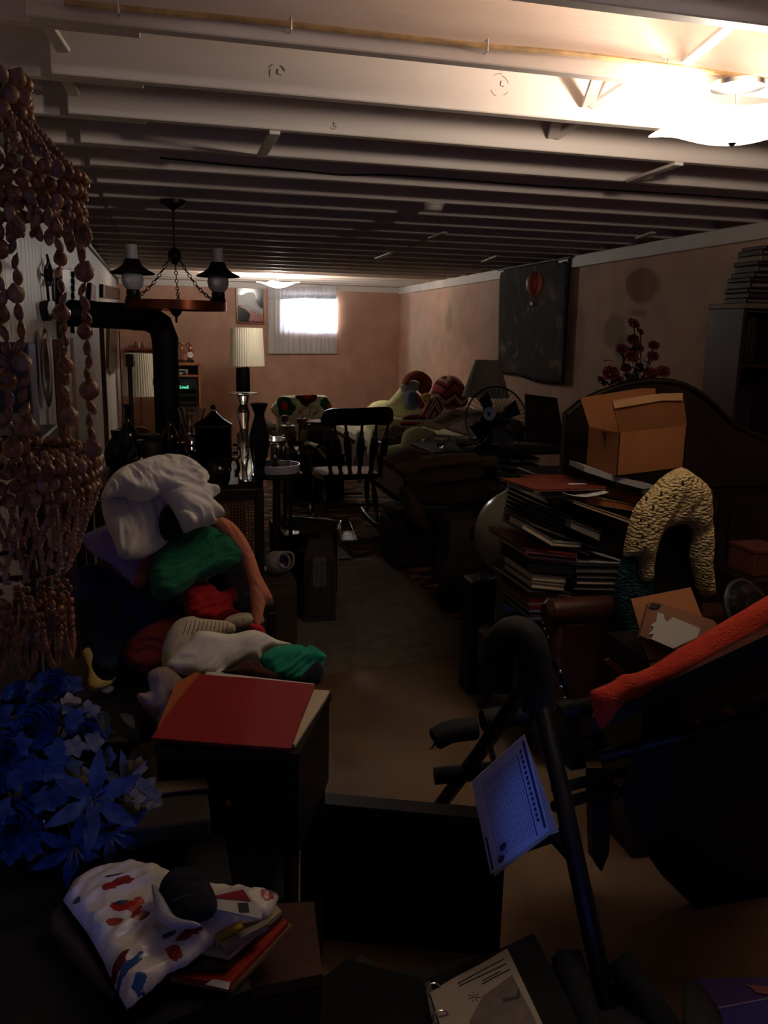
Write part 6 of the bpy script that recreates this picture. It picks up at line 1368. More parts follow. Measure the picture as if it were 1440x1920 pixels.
m_knit_t = m_knit.copy(); m_knit_t.name = 'teal_knit'; m_knit_t.node_tree.nodes['Principled BSDF'].inputs['Base Color'].default_value = (*lin((14, 58, 66)), 1)
bl = puff('knitted_blanket', m_knit, [(1168, 1045), (1172, 1010), (1185, 960), (1202, 935), (1230, 905), (1250, 888), (1278, 876), (1300, 888), (1322, 905), (1330, 925), (1333, 975), (1335, 1020), (1333, 1060), (1338, 1105), (1325, 1118), (1308, 1112), (1300, 1080), (1292, 1040), (1297, 1010), (1290, 985), (1262, 985), (1242, 995), (1228, 1030), (1222, 1060), (1220, 1085), (1198, 1090), (1195, 1048), (1180, 1042)], yk, 0.045, 0.02, 0.012, fs=(6, 22), ang=1.35, edge=0.05, smooth=2, res=0.009, label='chunky cream knitted blanket draped over the black chair back', cat='blanket')
puff('lower_edge', m_knit_t, [(1160, 1062), (1172, 1040), (1192, 1042), (1196, 1085), (1220, 1085), (1218, 1120), (1200, 1150), (1205, 1190), (1180, 1215), (1160, 1190), (1150, 1120)], yk+0.012, 0.035, 0.02, 0.010, fs=(6, 22), ang=1.35, edge=0.04, res=0.010, parent=bl)['label'] = 'dark teal lower part of the blanket'
k = MB(); random.seed(2)
for px, py in ((1212, 935), (1205, 1005), (1210, 1025), (1202, 975), (1225, 950), (1240, 925), (1265, 930), (1300, 950), (1216, 985), (1195, 1020), (1280, 905), (1310, 990), (1318, 1080)):
    k.ell(PY(px, py, yk-0.052), (0.004, 0.004, 0.008), 7, 5)
stuff(k.build('stitch_gaps', mat('stitch_shadow', (70, 48, 28), rough=1), bl))
# ------------------------------------------------------------------ cardboard flats and mailer below the blanket
def leanquad(name, pts, p, n, th, m, parent=None):
    n = Vector(n).normalized(); P = [PP(a, b_, p, n) for a, b_ in pts]; return MB().prism(P, -n*th).build(name, m, parent)
p0 = PY(1250, 1150, 2.04); n0 = (-0.1, -0.75, 0.65)
tag(leanquad('cardboard_flat', [(1183, 1123), (1295, 1101), (1318, 1160), (1330, 1240), (1222, 1255)], p0+Vector((0, 0.02, 0)), n0, 0.004, m_card), 'plain orange-brown cardboard sheet leaning behind the mailer box', 'cardboard')
t = thing('mailer_box', tuple(p0+Vector((0, 0, -0.08))), 'worn brown mailer box with a torn white shipping label', 'box')
m_c2 = mat('worn_cardboard', (128, 84, 56), rough=0.8, var=0.1, vscale=8)
leanquad('lid', [(1216, 1130), (1225, 1127), (1240, 1131), (1316, 1156), (1338, 1163), (1345, 1172), (1330, 1225), (1280, 1222), (1200, 1192)], p0+Vector((0, -0.03, 0.01)), n0, 0.02, m_c2, t)
leanquad('torn_label', [(1233, 1148), (1246, 1152), (1245, 1158), (1250, 1166), (1262, 1157), (1313, 1178), (1308, 1195), (1262, 1216), (1221, 1198), (1226, 1188), (1216, 1190), (1226, 1177), (1220, 1172), (1230, 1165)], p0+Vector((0, -0.032, 0.012)), n0, 0.0008, mat('grey_label', (176, 170, 162), rough=0.6), t)
leanquad('finger_hole', [(1216, 1138), (1222, 1130), (1240, 1133), (1236, 1139), (1225, 1142)], p0+Vector((0, -0.0325, 0.012)), n0, 0.0008, mat('hole_dark', (50, 28, 18)), t)
q = p0+Vector((0.02, 0.08, -0.1))
t = thing('low_chest', (q.x, 2.1, 0), 'dark low chest carrying the mailer box behind the orange towel', 'chest')
MB().mm((q.x-0.10, 1.98, 0.0), (q.x+0.36, 2.20, PY(1250, 1235, 2.0).z), 0.01).build('body', m_vd, t)
MB().mm((q.x-0.11, 1.97, PY(1250, 1235, 2.0).z), (q.x+0.37, 2.21, PY(1250, 1235, 2.0).z+0.012), 0.004).build('lid', m_vd, t)
# round black thing behind the towel and red box above
c = PY(1400, 1142, 2.15)
t = thing('round_black_case', tuple(c+Vector((0, 0, -0.07))), 'round glossy black case behind the upper end of the orange towel', 'case')
MB().lathe([(0.02, -0.03), (0.075, -0.025), (0.088, 0), (0.075, 0.028), (0.05, 0.036), (0.04, 0.03), (0.001, 0.03)], c, 32, R=(math.radians(62), 0, 0.3)).build('shell', mat('gloss_black_plastic', (20, 20, 22), rough=0.15), t, smooth=True)
MB().tube([c+Matrix.Rotation(0.3, 3, 'Z') @ Matrix.Rotation(math.radians(62), 3, 'X') @ Vector((0.09*math.cos(a), 0.09*math.sin(a), 0)) for a in [2*PI*i/30 for i in range(30)]], 0.008, 8, closed=True).build('rim', m_steel if 0 else mat('grey_rim', (60, 58, 58), rough=0.3), t, smooth=True)
a, b_ = PY(1417, 1033, 2.6), PY(1470, 1078, 2.6)
t = thing('red_brown_box', ((a.x+b_.x)/2, 2.65, b_.z), 'small red-brown box at the right picture edge above the round case', 'box')
MB().mm((a.x, 2.6, b_.z), (b_.x, 2.75, a.z), 0.003).build('body', mat('red_brown_card', (96, 46, 34), rough=0.6), t)
MB().mm((a.x-0.003, 2.597, a.z-0.012), (b_.x+0.003, 2.753, a.z+0.002), 0.002).build('lid', MATS['red_brown_card'], t)
MB().mm((a.x-0.05, 2.55, b_.z-0.03), (b_.x+0.05, 2.82, b_.z), 0.004).build('shelf_below', m_vd, None)
o = bpy.data.objects['shelf_below']; o.name = 'side_stand'; tag(o, 'dark stand top under the small red-brown box', 'stand')
for sx in (a.x-0.03, b_.x+0.03): MB().mm((sx-0.012, 2.66, 0.0), (sx+0.012, 2.70, b_.z-0.03)).build('leg', m_vd, o)
# ------------------------------------------------------------------ exercise bench
yt = 1.72
t = thing('exercise_bench', (1.05, 1.8, 0), 'black folding exercise bench with tube frame and foam rollers', 'exercise bench')
m_fr = mat('black_powder_coat', (14, 14, 15), rough=0.5, spec=0.3)
m_foam = mat('black_foam', (16, 15, 15), rough=0.8)
def T(name, pts, r, m=None, n=12, sp=True, par=None):
    P = [PY(a, b_, c_) for a, b_, c_ in pts]; return MB().tube(spline(P, 5) if sp and len(P) > 2 else P, r, n).build(name, m or m_fr, par or t, smooth=True)
arch = T('arched_handle', [(930, 1290, 1.9), (935, 1235, 1.9), (945, 1200, 1.88), (968, 1186, 1.86), (990, 1200, 1.84), (1003, 1250, 1.82), (1010, 1330, 1.8)], 0.043, m_foam, 18)
T('rear_leg', [(1003, 1262, 1.83), (900, 1410, 2.05), (815, 1524, 2.33)], 0.021, sp=False)
T('front_leg', [(1012, 1310, 1.80), (1052, 1480, 1.62), (1096, 1690, 1.45), (1140, 1895, 1.35)], 0.021, sp=False)
q = PY(1140, 1905, 1.35)
MB().mm((q.x-0.03, q.y-0.06, 0.0), (q.x+0.03, q.y+0.06, max(0.02, q.z)), 0.006).build('foot_cap', m_foam, t)
T('roller', [(812, 1388, 2.0), (845, 1372, 2.0), (892, 1366, 2.0)], [0.022]+[0.031]*9+[0.030], m_foam, 18)
T('roller_pin', [(806, 1404, 1.99), (818, 1388, 2.0)], 0.006, m_steel, sp=False)
T('roller', [(905, 1352, 2.06), (985, 1338, 2.06)], 0.032, m_foam, 18, sp=False)
T('crossbar', [(815, 1455, 2.15), (905, 1446, 2.1), (990, 1440, 2.05)], 0.026, sp=False)
st_ = MB(); a, b_ = PY(914, 1388, 2.0), PY(930, 1440, 2.0); d_ = b_-a
MB().box((a+b_)/2, (0.018, 0.006, d_.length), Matrix.Rotation(math.atan2(-d_.x, -d_.z)*1.0, 3, 'Y'), 0.002).build('adjust_bar', m_steel, t)
for i in range(4): c = a.lerp(b_, 0.18+i*0.2)+Vector((0, -0.0045, 0)); MB().tube([c, c+Vector((0, 0.002, 0))], 0.0045, 12).build('pin_hole', m_black, t)
for (p_, q_) in (((1040, 1480, 1.75), (1200, 1440, 1.85)), ((1040, 1512, 1.7), (1150, 1478, 1.8)), ((1030, 1400, 1.8), (1130, 1395, 1.9)), ((1060, 1560, 1.62), (975, 1590, 1.7)), ((1032, 1562, 1.62), (1085, 1622, 1.52))):
    T('brace_bar', [p_, q_], 0.014, sp=False)
T('curved_handle', [(1235, 1405, 1.8), (1205, 1440, 1.8), (1180, 1470, 1.8), (1150, 1492, 1.8)], 0.013)
MB().prism([PY(a, b_, 1.85) for a, b_ in ((1108, 1450), (1150, 1450), (1142, 1600), (1128, 1635), (1112, 1610))], (0, 0.03, 0)).build('rear_support', m_fr, t)
bx = MB().prism([PY(a, b_, 1.84) for a, b_ in ((1056, 1330), (1085, 1325), (1100, 1440), (1070, 1445))], (0, 0.05, 0)).build('pivot_block', m_fr, t)
for px, py in ((1050, 1260), (1052, 1289), (1059, 1310)): MB().ell(PY(px, py, 1.9), 0.006, 8, 6).build('bolt_head', m_steel, t, smooth=True)
T('plate_edge', [(1030, 1232, 1.92), (1052, 1268, 1.92), (1070, 1318, 1.92)], 0.007)
T('main_beam', [(1062, 1335, 1.85), (1260, 1290, 1.72), (1460, 1215, 1.6)], 0.024, sp=False)
# padded board: long slab rising to the right, black underside
n_ = Vector((0.28, 0.10, 0.95)).normalized()
A_ = [PY(1110, 1345, 1.64), PY(1450, 1185, 1.45), PY(1450, 1150, 1.80), PY(1120, 1302, 1.95)]
MB().prism(A_, (0, 0, -0.045)).build('pad', mat('black_vinyl', (14, 13, 13), rough=0.35), t)
T('seat_bar', [(1125, 1420, 1.8), (1440, 1340, 1.62)], 0.018, sp=False)
sd = MB().prism([PY(a, b_, 1.74) for a, b_ in ((1190, 1402), (1460, 1300), (1460, 1760), (1350, 1765), (1335, 1740), (1290, 1690), (1240, 1640), (1185, 1560), (1165, 1500))], (0.02, 0.03, 0)).build('side_shroud', m_fr, t)
# orange towel
tw = puff('orange_towel', mat('orange_terry', (196, 56, 32), rough=1.0, bump=0.9, bscale=220), [(1106, 1300), (1120, 1290), (1148, 1278), (1165, 1265), (1190, 1262), (1225, 1247), (1262, 1222), (1300, 1200), (1345, 1172), (1395, 1143), (1442, 1115), (1475, 1100), (1480, 1180), (1440, 1200), (1380, 1232), (1320, 1265), (1250, 1295), (1190, 1310), (1165, 1325), (1140, 1360), (1125, 1366), (1114, 1340)], 1.62, 0.035, 0.02, 0.006, fs=(3, 9), ang=0.45, lean=0.55, label='orange terry towel draped along the raised bench pad', cat='towel', edge=0.05, res=0.01)
# black box stack standing under/right of the bench to the floor (unlit luggage)
t = thing('black_suitcase', (2.2, 2.1, 0), 'unlit black suitcase standing behind the bench at the right edge', 'suitcase')
MB().mm((1.98, 1.92, 0.02), (2.5, 2.16, 0.50), 0.03).build('shell', m_black, t, smooth=True)
MB().tube([(2.12, 2.04, 0.50), (2.12, 2.04, 0.53), (2.32, 2.04, 0.53), (2.32, 2.04, 0.50)], 0.009, 8).build('handle', m_foam, t)
for sx in (2.05, 2.42): MB().tube([(sx, 1.95, 0.02), (sx, 2.13, 0.02)], 0.018, 10).build('wheel', m_foam, t)
for i, pts in enumerate(([(1133, 1238), (1143, 1235), (1172, 1257), (1160, 1262)], [(1300, 1350), (1309, 1347), (1316, 1361), (1310, 1362)], [(1354, 1329), (1372, 1325), (1385, 1340), (1370, 1344)])):
    tag(MB().prism([PY(a, b_, (2.10 if i == 0 else 1.735)-0.01) for a, b_ in pts], (0, 0.004, 0)).build('orange_tag', mat('rust_tag', (130, 62, 40), rough=0.7)), ('rust coloured strip left of the orange towel', 'tiny rust coloured tag low under the towel', 'rust coloured tag below the towel at the right')[i], 'strip')
# printed instruction sheets hanging on the frame
pm_ = PY(960, 1500, 1.56); nm_ = Vector((-0.42, -0.90, 0.04)).normalized()
t = thing('instruction_sheets', tuple(PP(922, 1638, pm_, nm_)), 'printed instruction sheets hanging on the bench frame, lit blue', 'paper')
shp = mat('sheet_white', (215, 215, 220), rough=0.7)
def sq(pts, off, th, m, name): 
    P = [PP(a, b_, pm_+nm_*off, nm_) for a, b_ in pts]; return MB().prism(P, -nm_*th).build(name, m, t)
CS = [(983, 1377), (1030, 1557), (920, 1640), (884, 1466)]
sq(CS, 0, 0.002, shp, 'front_sheet')
P = [PP(a, b_, pm_-nm_*0.006, nm_) for a, b_ in [(984, 1380), (1048, 1560), (1030, 1566), (925, 1645), (940, 1560)]]
MB().prism(P, -nm_*0.002).build('rear_sheet', mat('sheet_cream', (190, 176, 150), rough=0.7), t)
def bil(u, v):
    a = [Vector(c_) for c_ in CS]; p = (a[3]*(1-u)+a[0]*u)*(1-v)+(a[2]*(1-u)+a[1]*u)*v; return (p.x, p.y)
ink = mat('blue_black_ink', (60, 62, 90), rough=0.7)
def bar(u0, u1, v0, v1, nm='printed_bar', m=None): return sq([bil(u0, v0), bil(u1, v0), bil(u1, v1), bil(u0, v1)], 0.0012, 0.0006, m or ink, nm)
bar(0.93, 0.97, 0.05, 0.95); bar(0.80, 0.815, 0.12, 0.97); bar(0.03, 0.06, 0.62, 0.97)
hl = MB(); lt = mat('pale_ink', (120, 126, 150), rough=0.7); random.seed(4)
for i in range(15):
    u = 0.76-i*0.042; v = 0.10+0.0*i
    while v < 0.9:
        l_ = random.uniform(0.03, 0.10); P = [PP(*bil(uu, vv), pm_+nm_*0.0012, nm_) for uu, vv in ((u, v), (u+0.010, v), (u+0.010, min(0.92, v+l_)), (u, min(0.92, v+l_)))]; hl.prism(P, -nm_*0.0004); v += l_+0.012
stuff(hl.build('text_lines', lt, t))
hl = MB()
for i in range(14):
    v = 0.1+i*0.055; P = [PP(*bil(uu, vv), pm_+nm_*0.0012, nm_) for uu, vv in ((0.855, v), (0.895, v), (0.895, v+0.035), (0.855, v+0.035))]; hl.prism(P, -nm_*0.0004)
stuff(hl.build('heading_letters', ink, t))
for cu, cv in ((0.27, 0.83), (0.2, 0.93)):
    sq([bil(cu+0.06*math.cos(a), cv+0.035*math.sin(a)) for a in [2*PI*i/14 for i in range(14)]], 0.0014, 0.0006, ink, 'printed_blob')

# ================================================================== FOREGROUND LEFT
# ------------------------------------------------------------------ shell lamp (tiers of strung shells)
y = 1.30; cxs_ = PY(-4, 600, y).x
def zz_(py, px=60): return PY(px, py, y).z
t = thing('shell_chandelier', (cxs_, y, zz_(1230)), 'tiered hanging chandelier of strung tan shells at the left edge', 'chandelier')
m_shell = mat('tan_shell', (200, 142, 92), rough=0.32, rgb2=(116, 72, 42), vscale=60, coat=0.25)
m_shell2 = mat('pale_shell', (214, 172, 132), rough=0.35, rgb2=(160, 114, 80), vscale=40)
def shell_base(name, r, kind, m):
    mb = MB()
    if kind == 0:      # round snail-like
        mb.lathe([(0.001, -1.0*r), (0.55*r, -0.85*r), (0.95*r, -0.3*r), (1.0*r, 0.1*r), (0.8*r, 0.6*r), (0.42*r, 0.95*r), (0.001, 1.25*r)], (0, 0, 0), 10)
    elif kind == 1:    # long cowrie
        mb.lathe([(0.001, -1.5*r), (0.5*r, -1.2*r), (0.85*r, -0.3*r), (0.7*r, 0.6*r), (0.25*r, 1.3*r), (0.001, 1.6*r)], (0, 0, 0), 8, sy=0.8)
    o = mb.build(name, m, t, smooth=2.0, origin=(0, 0, 0)); return o
nshell = [0]; SB = {}; rest = MB(); cnt = 0
random.seed(21)
def put_shell(p, r, kind=0, m=None):
    m = m or (m_shell if random.random() < 0.65 else m_shell2); p = Vector(p); key = (kind, m.name)
    rot = (random.uniform(-.5, .5), random.uniform(-.5, .5), random.uniform(0, 6.28))
    v = RX*(p-O).x+RY*(p-O).y+RZ*(p-O).z; pxx = 720+F*v.x/v.z
    if nshell[0] < 298 and pxx > -8:
        nshell[0] += 1
        if key not in SB:
            o = shell_base('shell', 0.01, kind, m); SB[key] = o; o.location = p-wloc(t); o.rotation_euler = rot; o.scale = (r*100,)*3
        else: share(SB[key], 'shell', t, p, rot, (r*100,)*3)
    else: rest.ell(p, (r*0.92, r*0.92, r*(1.0 if kind == 0 else 1.35)), 7, 5)
def ring_rows(zc, R_, rows, n, r, dz, frontfirst=False, half=False):
    for j in range(rows):
        for i in range(n):
            a = 2*PI*(i+0.5*(j % 2))/n; put_shell((cxs_+R_*(1-0.02*j)*math.cos(a), y+R_*(1-0.02*j)*math.sin(a), zc-j*dz+random.uniform(-.001, .001)), r*random.uniform(0.9, 1.1))
r_up = PY(160, 370, y).x-cxs_-0.002; r_lo = PY(190, 880, y).x-cxs_-0.004; r_cr = PY(48, 180, y).x-cxs_
# lower ring, upper ring, crown
ring_rows(zz_(862, 150), r_lo, 3, 44, 0.0096, 0.0185)
ring_rows(zz_(338, 150), r_up, 3, 38, 0.0098, 0.0195)
ring_rows(zz_(158, 40), r_cr, 3, 13, 0.0125, 0.021)
# long strands of alternating shells between the two rings
def strand(p0, p1, sag=0.0, big=0.0125, small=0.0075):
    p0, p1 = Vector(p0), Vector(p1); L_ = (p1-p0).length; s = 0; i = random.randint(0, 3)
    while s < L_:
        bigb = i % 4 in (0,); r = big*random.uniform(0.85, 1.2) if bigb else (small*random.uniform(0.9, 1.15)); s += r*(1.25 if not bigb else 0.95)
        u = min(1, s/L_); p = p0.lerp(p1, u)+Vector((math.sin(i*2.1)*0.002, 0, -sag*4*u*(1-u)))
        put_shell(p, r, 0 if bigb else 1); s += r*(1.25 if not bigb else 0.95); i += 1
for a in (-0.25, -1.20, -1.36, -2.2, -2.9, 0.9, 2.0):
    zt, zb = zz_(410, 150), zz_(850, 150); strand((cxs_+r_up*math.cos(a), y+r_up*math.sin(a), zt), (cxs_+r_lo*0.99*math.cos(a), y+r_lo*0.99*math.sin(a), zb))
# shell blossoms below the upper ring
for a in (-0.35, -0.85, -1.25, -1.9, 0.5):
    c = Vector((cxs_+r_up*math.cos(a), y+r_up*math.sin(a), zz_(440, 120)))
    for k_ in range(5): put_shell(c+Vector((0.013*math.cos(k_*1.257), -0.004, 0.013*math.sin(k_*1.257))), 0.0085, 1)
o = stuff(rest.build('hidden_side_shells', m_shell, t, smooth=2.0))
# netting: thin strings of tiny shells
def netting(name, z0, R0, z1, R1, n, twist, rb, spacing, scallop=0):
    mb = MB()
    for s in (1, -1) if twist else (1,):
        for i in range(n):
            a0 = 2*PI*i/n; Lz = z0-z1; steps = int(math.hypot(Lz, R0-R1)*1.1/spacing)
            for k_ in range(steps+1):
                u = k_/steps; a = a0+s*twist*u; R_ = R0+(R1-R0)*u; z = z0-Lz*u
                if scallop: z -= 0
                mb.ell((cxs_+R_*math.cos(a)+random.uniform(-.0012, .0012), y+R_*math.sin(a), z), (rb*random.uniform(.8, 1.2), rb, rb*1.25), 5, 4)
    return stuff(mb.build(name, m_shell2, t, smooth=2.0))
netting('upper_netting', zz_(222, 60), r_cr, zz_(332, 150), r_up*0.98, 15, 0.32, 0.0042, 0.0085)
netting('lower_netting', zz_(925, 150), r_lo*0.97, zz_(1060, 110), r_lo*0.62, 20, 0.35, 0.0042, 0.0085)
netting('band_netting', zz_(402, 150), r_up*0.99, zz_(428, 150), r_up*0.99, 26, 0.06, 0.0048, 0.008)
netting('inner_netting', zz_(838, 150), r_lo*0.80, zz_(850, 150), r_lo*0.96, 34, 0.05, 0.005, 0.009)
mb = MB()
for tier, (zt, zb, R_, n) in enumerate(((1050, 1225, 0.60, 12), (1060, 1195, 0.50, 11))):
    for i in range(n):
        a0 = 2*PI*i/n; a1 = 2*PI*(i+1)/n; za, zb_ = zz_(zt, 110), zz_(zb, 100)
        for k_ in range(34):
            u = k_/33; a = a0+(a1-a0)*u; dz = (za-zb_)*(4*u*(1-u))**0.55; mb.ell((cxs_+r_lo*R_*math.cos(a), y+r_lo*R_*math.sin(a), za-dz), (0.0052*random.uniform(.8, 1.2), 0.005, 0.006), 6, 4)
stuff(mb.build('hanging_loops', m_shell, t, smooth=2.0))
for nm, R_, z in (('hoop', r_lo*0.95, zz_(850, 150)), ('hoop', r_up*0.95, zz_(400, 150)), ('hoop', r_cr*0.92, zz_(150, 40)), ('hoop', r_lo*0.62, zz_(1055, 110))):
    MB().tube([(cxs_+R_*math.cos(a), y+R_*math.sin(a), z) for a in [2*PI*i/40 for i in range(40)]], 0.004, 6, closed=True).build(nm, m_dark, t, smooth=True)
MB().tube([(cxs_, y, zz_(140, 40)), (cxs_, y, ZJ-0.012)], 0.004, 6).build('hanging_cord', m_dark, t)
k = MB()
for i in range(3): a = i*2.09; k.tube([(cxs_+r_cr*0.92*math.cos(a), y+r_cr*0.92*math.sin(a), zz_(150, 40)), (cxs_, y, zz_(110, 40))], 0.003, 5)
stuff(k.build('crown_wires', m_dark, t))
MB().mm((cxs_-0.02, y-0.18, ZJ-0.02), (cxs_+0.02, y+0.24, ZJ-0.001), 0.003).build('hook_plate', m_joist, t)
# ------------------------------------------------------------------ clothes heap on its chair
t = thing('laundry_chair', (0.0, 2.5, 0), 'dark wooden chair buried under the heap of clothes', 'chair')
MB().mm((-0.24, 2.42, 0.30), (0.16, 3.06, 0.35), 0.01).build('seat', m_dark, t)
for sx in (-0.22, 0.12):
    for sy in (2.44, 3.02): MB().mm((sx, sy, 0.0), (sx+0.03, sy+0.03, 0.30)).build('leg', m_dark, t)
for sx in (-0.24, 0.13): MB().mm((sx, 3.03, 0.35), (sx+0.03, 3.06, 0.92), 0.003).build('back_post', m_dark, t)
MB().mm((-0.21, 3.035, 0.82), (0.13, 3.055, 0.92), 0.003).build('top_rail', m_dark, t)
def cloth(nm, c, pts, yy, tf, tb, fold, fs, ang, seed, lab, cat='clothing', **k):
    k.setdefault('res', 0.0055); k.setdefault('edge', 0.03); k.setdefault('lean', 0.5); k.setdefault('yaw', 0.25)
    return puff(nm, mat('cloth_%d_%d_%d' % c, c, rough=0.95, bump=0.15, bscale=300, sheen=0.1), pts, yy, tf*0.55, tb, fold*0.75, fs=(fs[0]*1.7, fs[1]*2.2), ang=ang, seed=seed, label=lab, cat=cat, **k)
# inner core of garments
cloth('garment_core', (24, 24, 30), [(215, 1000), (300, 950), (400, 960), (455, 1040), (480, 1130), (490, 1200), (420, 1300), (300, 1330), (215, 1280), (170, 1180), (180, 1080)], 2.58, 0.10, 0.12, 0.02, (5, 12), 0.4, 1, 'dark bundle of clothes forming the middle of the heap')
cloth('shirt', (232, 226, 210), [(192, 935), (230, 930), (275, 932), (305, 915), (328, 945), (332, 985), (320, 1012), (290, 1036), (255, 1048), (226, 1042), (214, 1010), (198, 975)], 2.36, 0.035, 0.06, 0.014, (5, 14), 1.45, 2, 'hanging pale body of the white shirt on the front left of the heap')
cloth('shirt', (244, 240, 230), [(190, 938), (198, 910), (220, 882), (258, 866), (305, 854), (350, 860), (383, 884), (393, 896), (386, 908), (404, 912), (412, 924), (396, 936), (414, 952), (421, 966), (400, 970), (408, 980), (380, 985), (348, 996), (336, 975), (322, 950), (306, 925), (285, 934), (255, 935), (225, 926)], 2.34, 0.075, 0.07, 0.020, (7, 20), -0.55, 3, 'crumpled white shirt topping the heap of clothes')
cloth('shirt_opening_shade', (12, 12, 14), [(300, 962), (316, 945), (334, 948), (344, 975), (346, 1000), (330, 1014), (308, 1010), (298, 988)], 2.33, 0.03, 0.04, 0.006, (8, 12), 0, 4, 'black cloth patch for the dark inside of the white shirt opening')  # black patch stands in for the shade inside the shirt opening
cloth('shirt', (160, 140, 200), [(150, 1008), (172, 996), (200, 983), (220, 977), (226, 1035), (262, 1048), (300, 1034), (292, 1060), (264, 1104), (240, 1086), (206, 1056), (176, 1040)], 2.40, 0.03, 0.04, 0.010, (6, 16), 0.7, 5, 'lavender shirt sticking out at the left below the white shirt')
cloth('shirt', (160, 84, 66), [(265, 1052), (292, 1032), (322, 1010), (312, 1040), (290, 1075), (266, 1102), (250, 1092)], 2.38, 0.025, 0.03, 0.006, (6, 16), 0.7, 6, 'rust pink garment edge between the lavender and green shirts')
cloth('shirt', (20, 110, 72), [(290, 1035), (310, 1010), (345, 998), (378, 985), (408, 994), (440, 1012), (456, 1040), (448, 1062), (400, 1076), (372, 1086), (350, 1105), (320, 1122), (290, 1118), (280, 1075)], 2.37, 0.06, 0.06, 0.018, (5, 26), 0.35, 7, 'rumpled green shirt in the middle of the heap')
cloth('trousers', (22, 46, 48), [(268, 1085), (285, 1050), (300, 1100), (340, 1110), (320, 1128), (290, 1135), (262, 1118)], 2.39, 0.04, 0.04, 0.008, (6, 14), 1.2, 8, 'dark teal cloth fold below the green shirt')
cloth('sleeve', (206, 128, 96), [(396, 966), (428, 974), (455, 1000), (476, 1040), (490, 1080), (511, 1120), (497, 1134), (490, 1168), (477, 1176), (471, 1132), (466, 1090), (452, 1048), (428, 1010), (402, 984)], 2.36, 0.025, 0.03, 0.010, (3, 22), -1.1, 9, 'long salmon sleeve hanging down the right of the heap')
cloth('jumper', (26, 16, 18), [(390, 1088), (420, 1072), (452, 1056), (472, 1092), (478, 1140), (470, 1160), (440, 1160), (410, 1130)], 2.44, 0.05, 0.05, 0.014, (6, 14), 0.5, 10, 'near-black jumper tucked behind the salmon sleeve')
cloth('shirt', (176, 24, 30), [(344, 1108), (365, 1092), (396, 1094), (412, 1110), (438, 1100), (446, 1120), (436, 1138), (452, 1150), (428, 1164), (384, 1168), (352, 1152), (346, 1128)], 2.38, 0.045, 0.05, 0.016, (7, 18), 0.3, 11, 'bright red shirt bunched below the green one')
cloth('shirt', (110, 18, 20), [(232, 1216), (258, 1184), (308, 1160), (362, 1148), (372, 1175), (322, 1208), (312, 1244), (272, 1262), (238, 1250)], 2.36, 0.05, 0.05, 0.016, (6, 18), 0.6, 12, 'dark red garment at the left above the white tee shirt')
cloth('trousers', (16, 22, 56), [(150, 1064), (200, 1060), (258, 1108), (282, 1130), (330, 1128), (352, 1158), (306, 1178), (244, 1212), (212, 1268), (165, 1250), (148, 1180), (142, 1112)], 2.42, 0.06, 0.07, 0.016, (5, 12), 0.9, 13, 'navy trousers hanging on the shaded left of the heap')
cloth('knit_cuff', (184, 172, 150), [(418, 1164), (448, 1149), (488, 1152), (495, 1166), (478, 1174), (436, 1176)], 2.30, 0.03, 0.03, 0.006, (20, 40), 0, 14, 'oatmeal knitted cuff under the salmon sleeve end')
cloth('shirt', (190, 30, 34), [(466, 1172), (484, 1170), (496, 1180), (498, 1202), (482, 1192)], 2.27, 0.02, 0.03, 0.006, (8, 20), 0, 15, 'scrap of red and white cloth at the right of the striped shirt')
sc = cloth('shirt', (206, 194, 168), [(308, 1202), (328, 1166), (358, 1155), (378, 1160), (432, 1166), (440, 1186), (402, 1202), (372, 1232), (332, 1262), (320, 1292), (304, 1252)], 2.22, 0.045, 0.04, 0.010, (4, 12), 0.6, 16, 'cream shirt with fine stripes above the white tee shirt')
k = MB()
for i in range(11):
    a, b_ = PY(352+i*7.5, 1162+i*0.6, 2.175), PY(343+i*8, 1190+i*0.2, 2.175); k.tube([a, a.lerp(b_, 0.5)+Vector((0, -0.006, 0)), b_], 0.0012, 4)
stuff(k.build('woven_stripes', mat('brown_stripe', (120, 104, 80)), sc))
cloth('tee_shirt', (244, 238, 224), [(312, 1247), (330, 1225), (352, 1203), (374, 1182), (430, 1189), (478, 1181), (518, 1199), (548, 1208), (520, 1217), (492, 1226), (486, 1246), (464, 1236), (424, 1254), (412, 1276), (382, 1269), (332, 1263)], 2.10, 0.045, 0.05, 0.012, (5, 14), 0.5, 17, 'white tee shirt spread over the rear of the folder cabinet')
cloth('tee_shirt', (24, 150, 112), [(488, 1232), (514, 1213), (558, 1208), (574, 1214), (583, 1209), (611, 1228), (606, 1246), (596, 1258), (560, 1282), (530, 1276), (506, 1271), (492, 1250)], 1.98, 0.03, 0.04, 0.014, (6, 18), 0.5, 18, 'teal green tee shirt at the right end of the cabinet top')
cloth('black_sock', (14, 18, 34), [(560, 1278), (582, 1250), (596, 1240), (606, 1254), (604, 1276), (590, 1284)], 1.93, 0.02, 0.03, 0.004, (8, 12), 0, 19, 'small navy cloth roll beside the teal tee shirt')
cloth('leather_glove', (70, 32, 20), [(414, 1259), (440, 1252), (460, 1237), (484, 1238), (494, 1250), (518, 1264), (514, 1276), (470, 1274), (446, 1266)], 1.93, 0.02, 0.03, 0.008, (9, 16), 0.2, 20, 'brown leather item lying between the tee shirts', cat='leather item')
cloth('trousers', (150, 128, 112), [(256, 1302), (280, 1295), (278, 1262), (312, 1250), (346, 1278), (352, 1300), (318, 1345), (300, 1362), (288, 1345), (268, 1326)], 1.96, 0.03, 0.04, 0.012, (5, 16), 1.1, 21, 'beige trousers sagging left of the red folder')
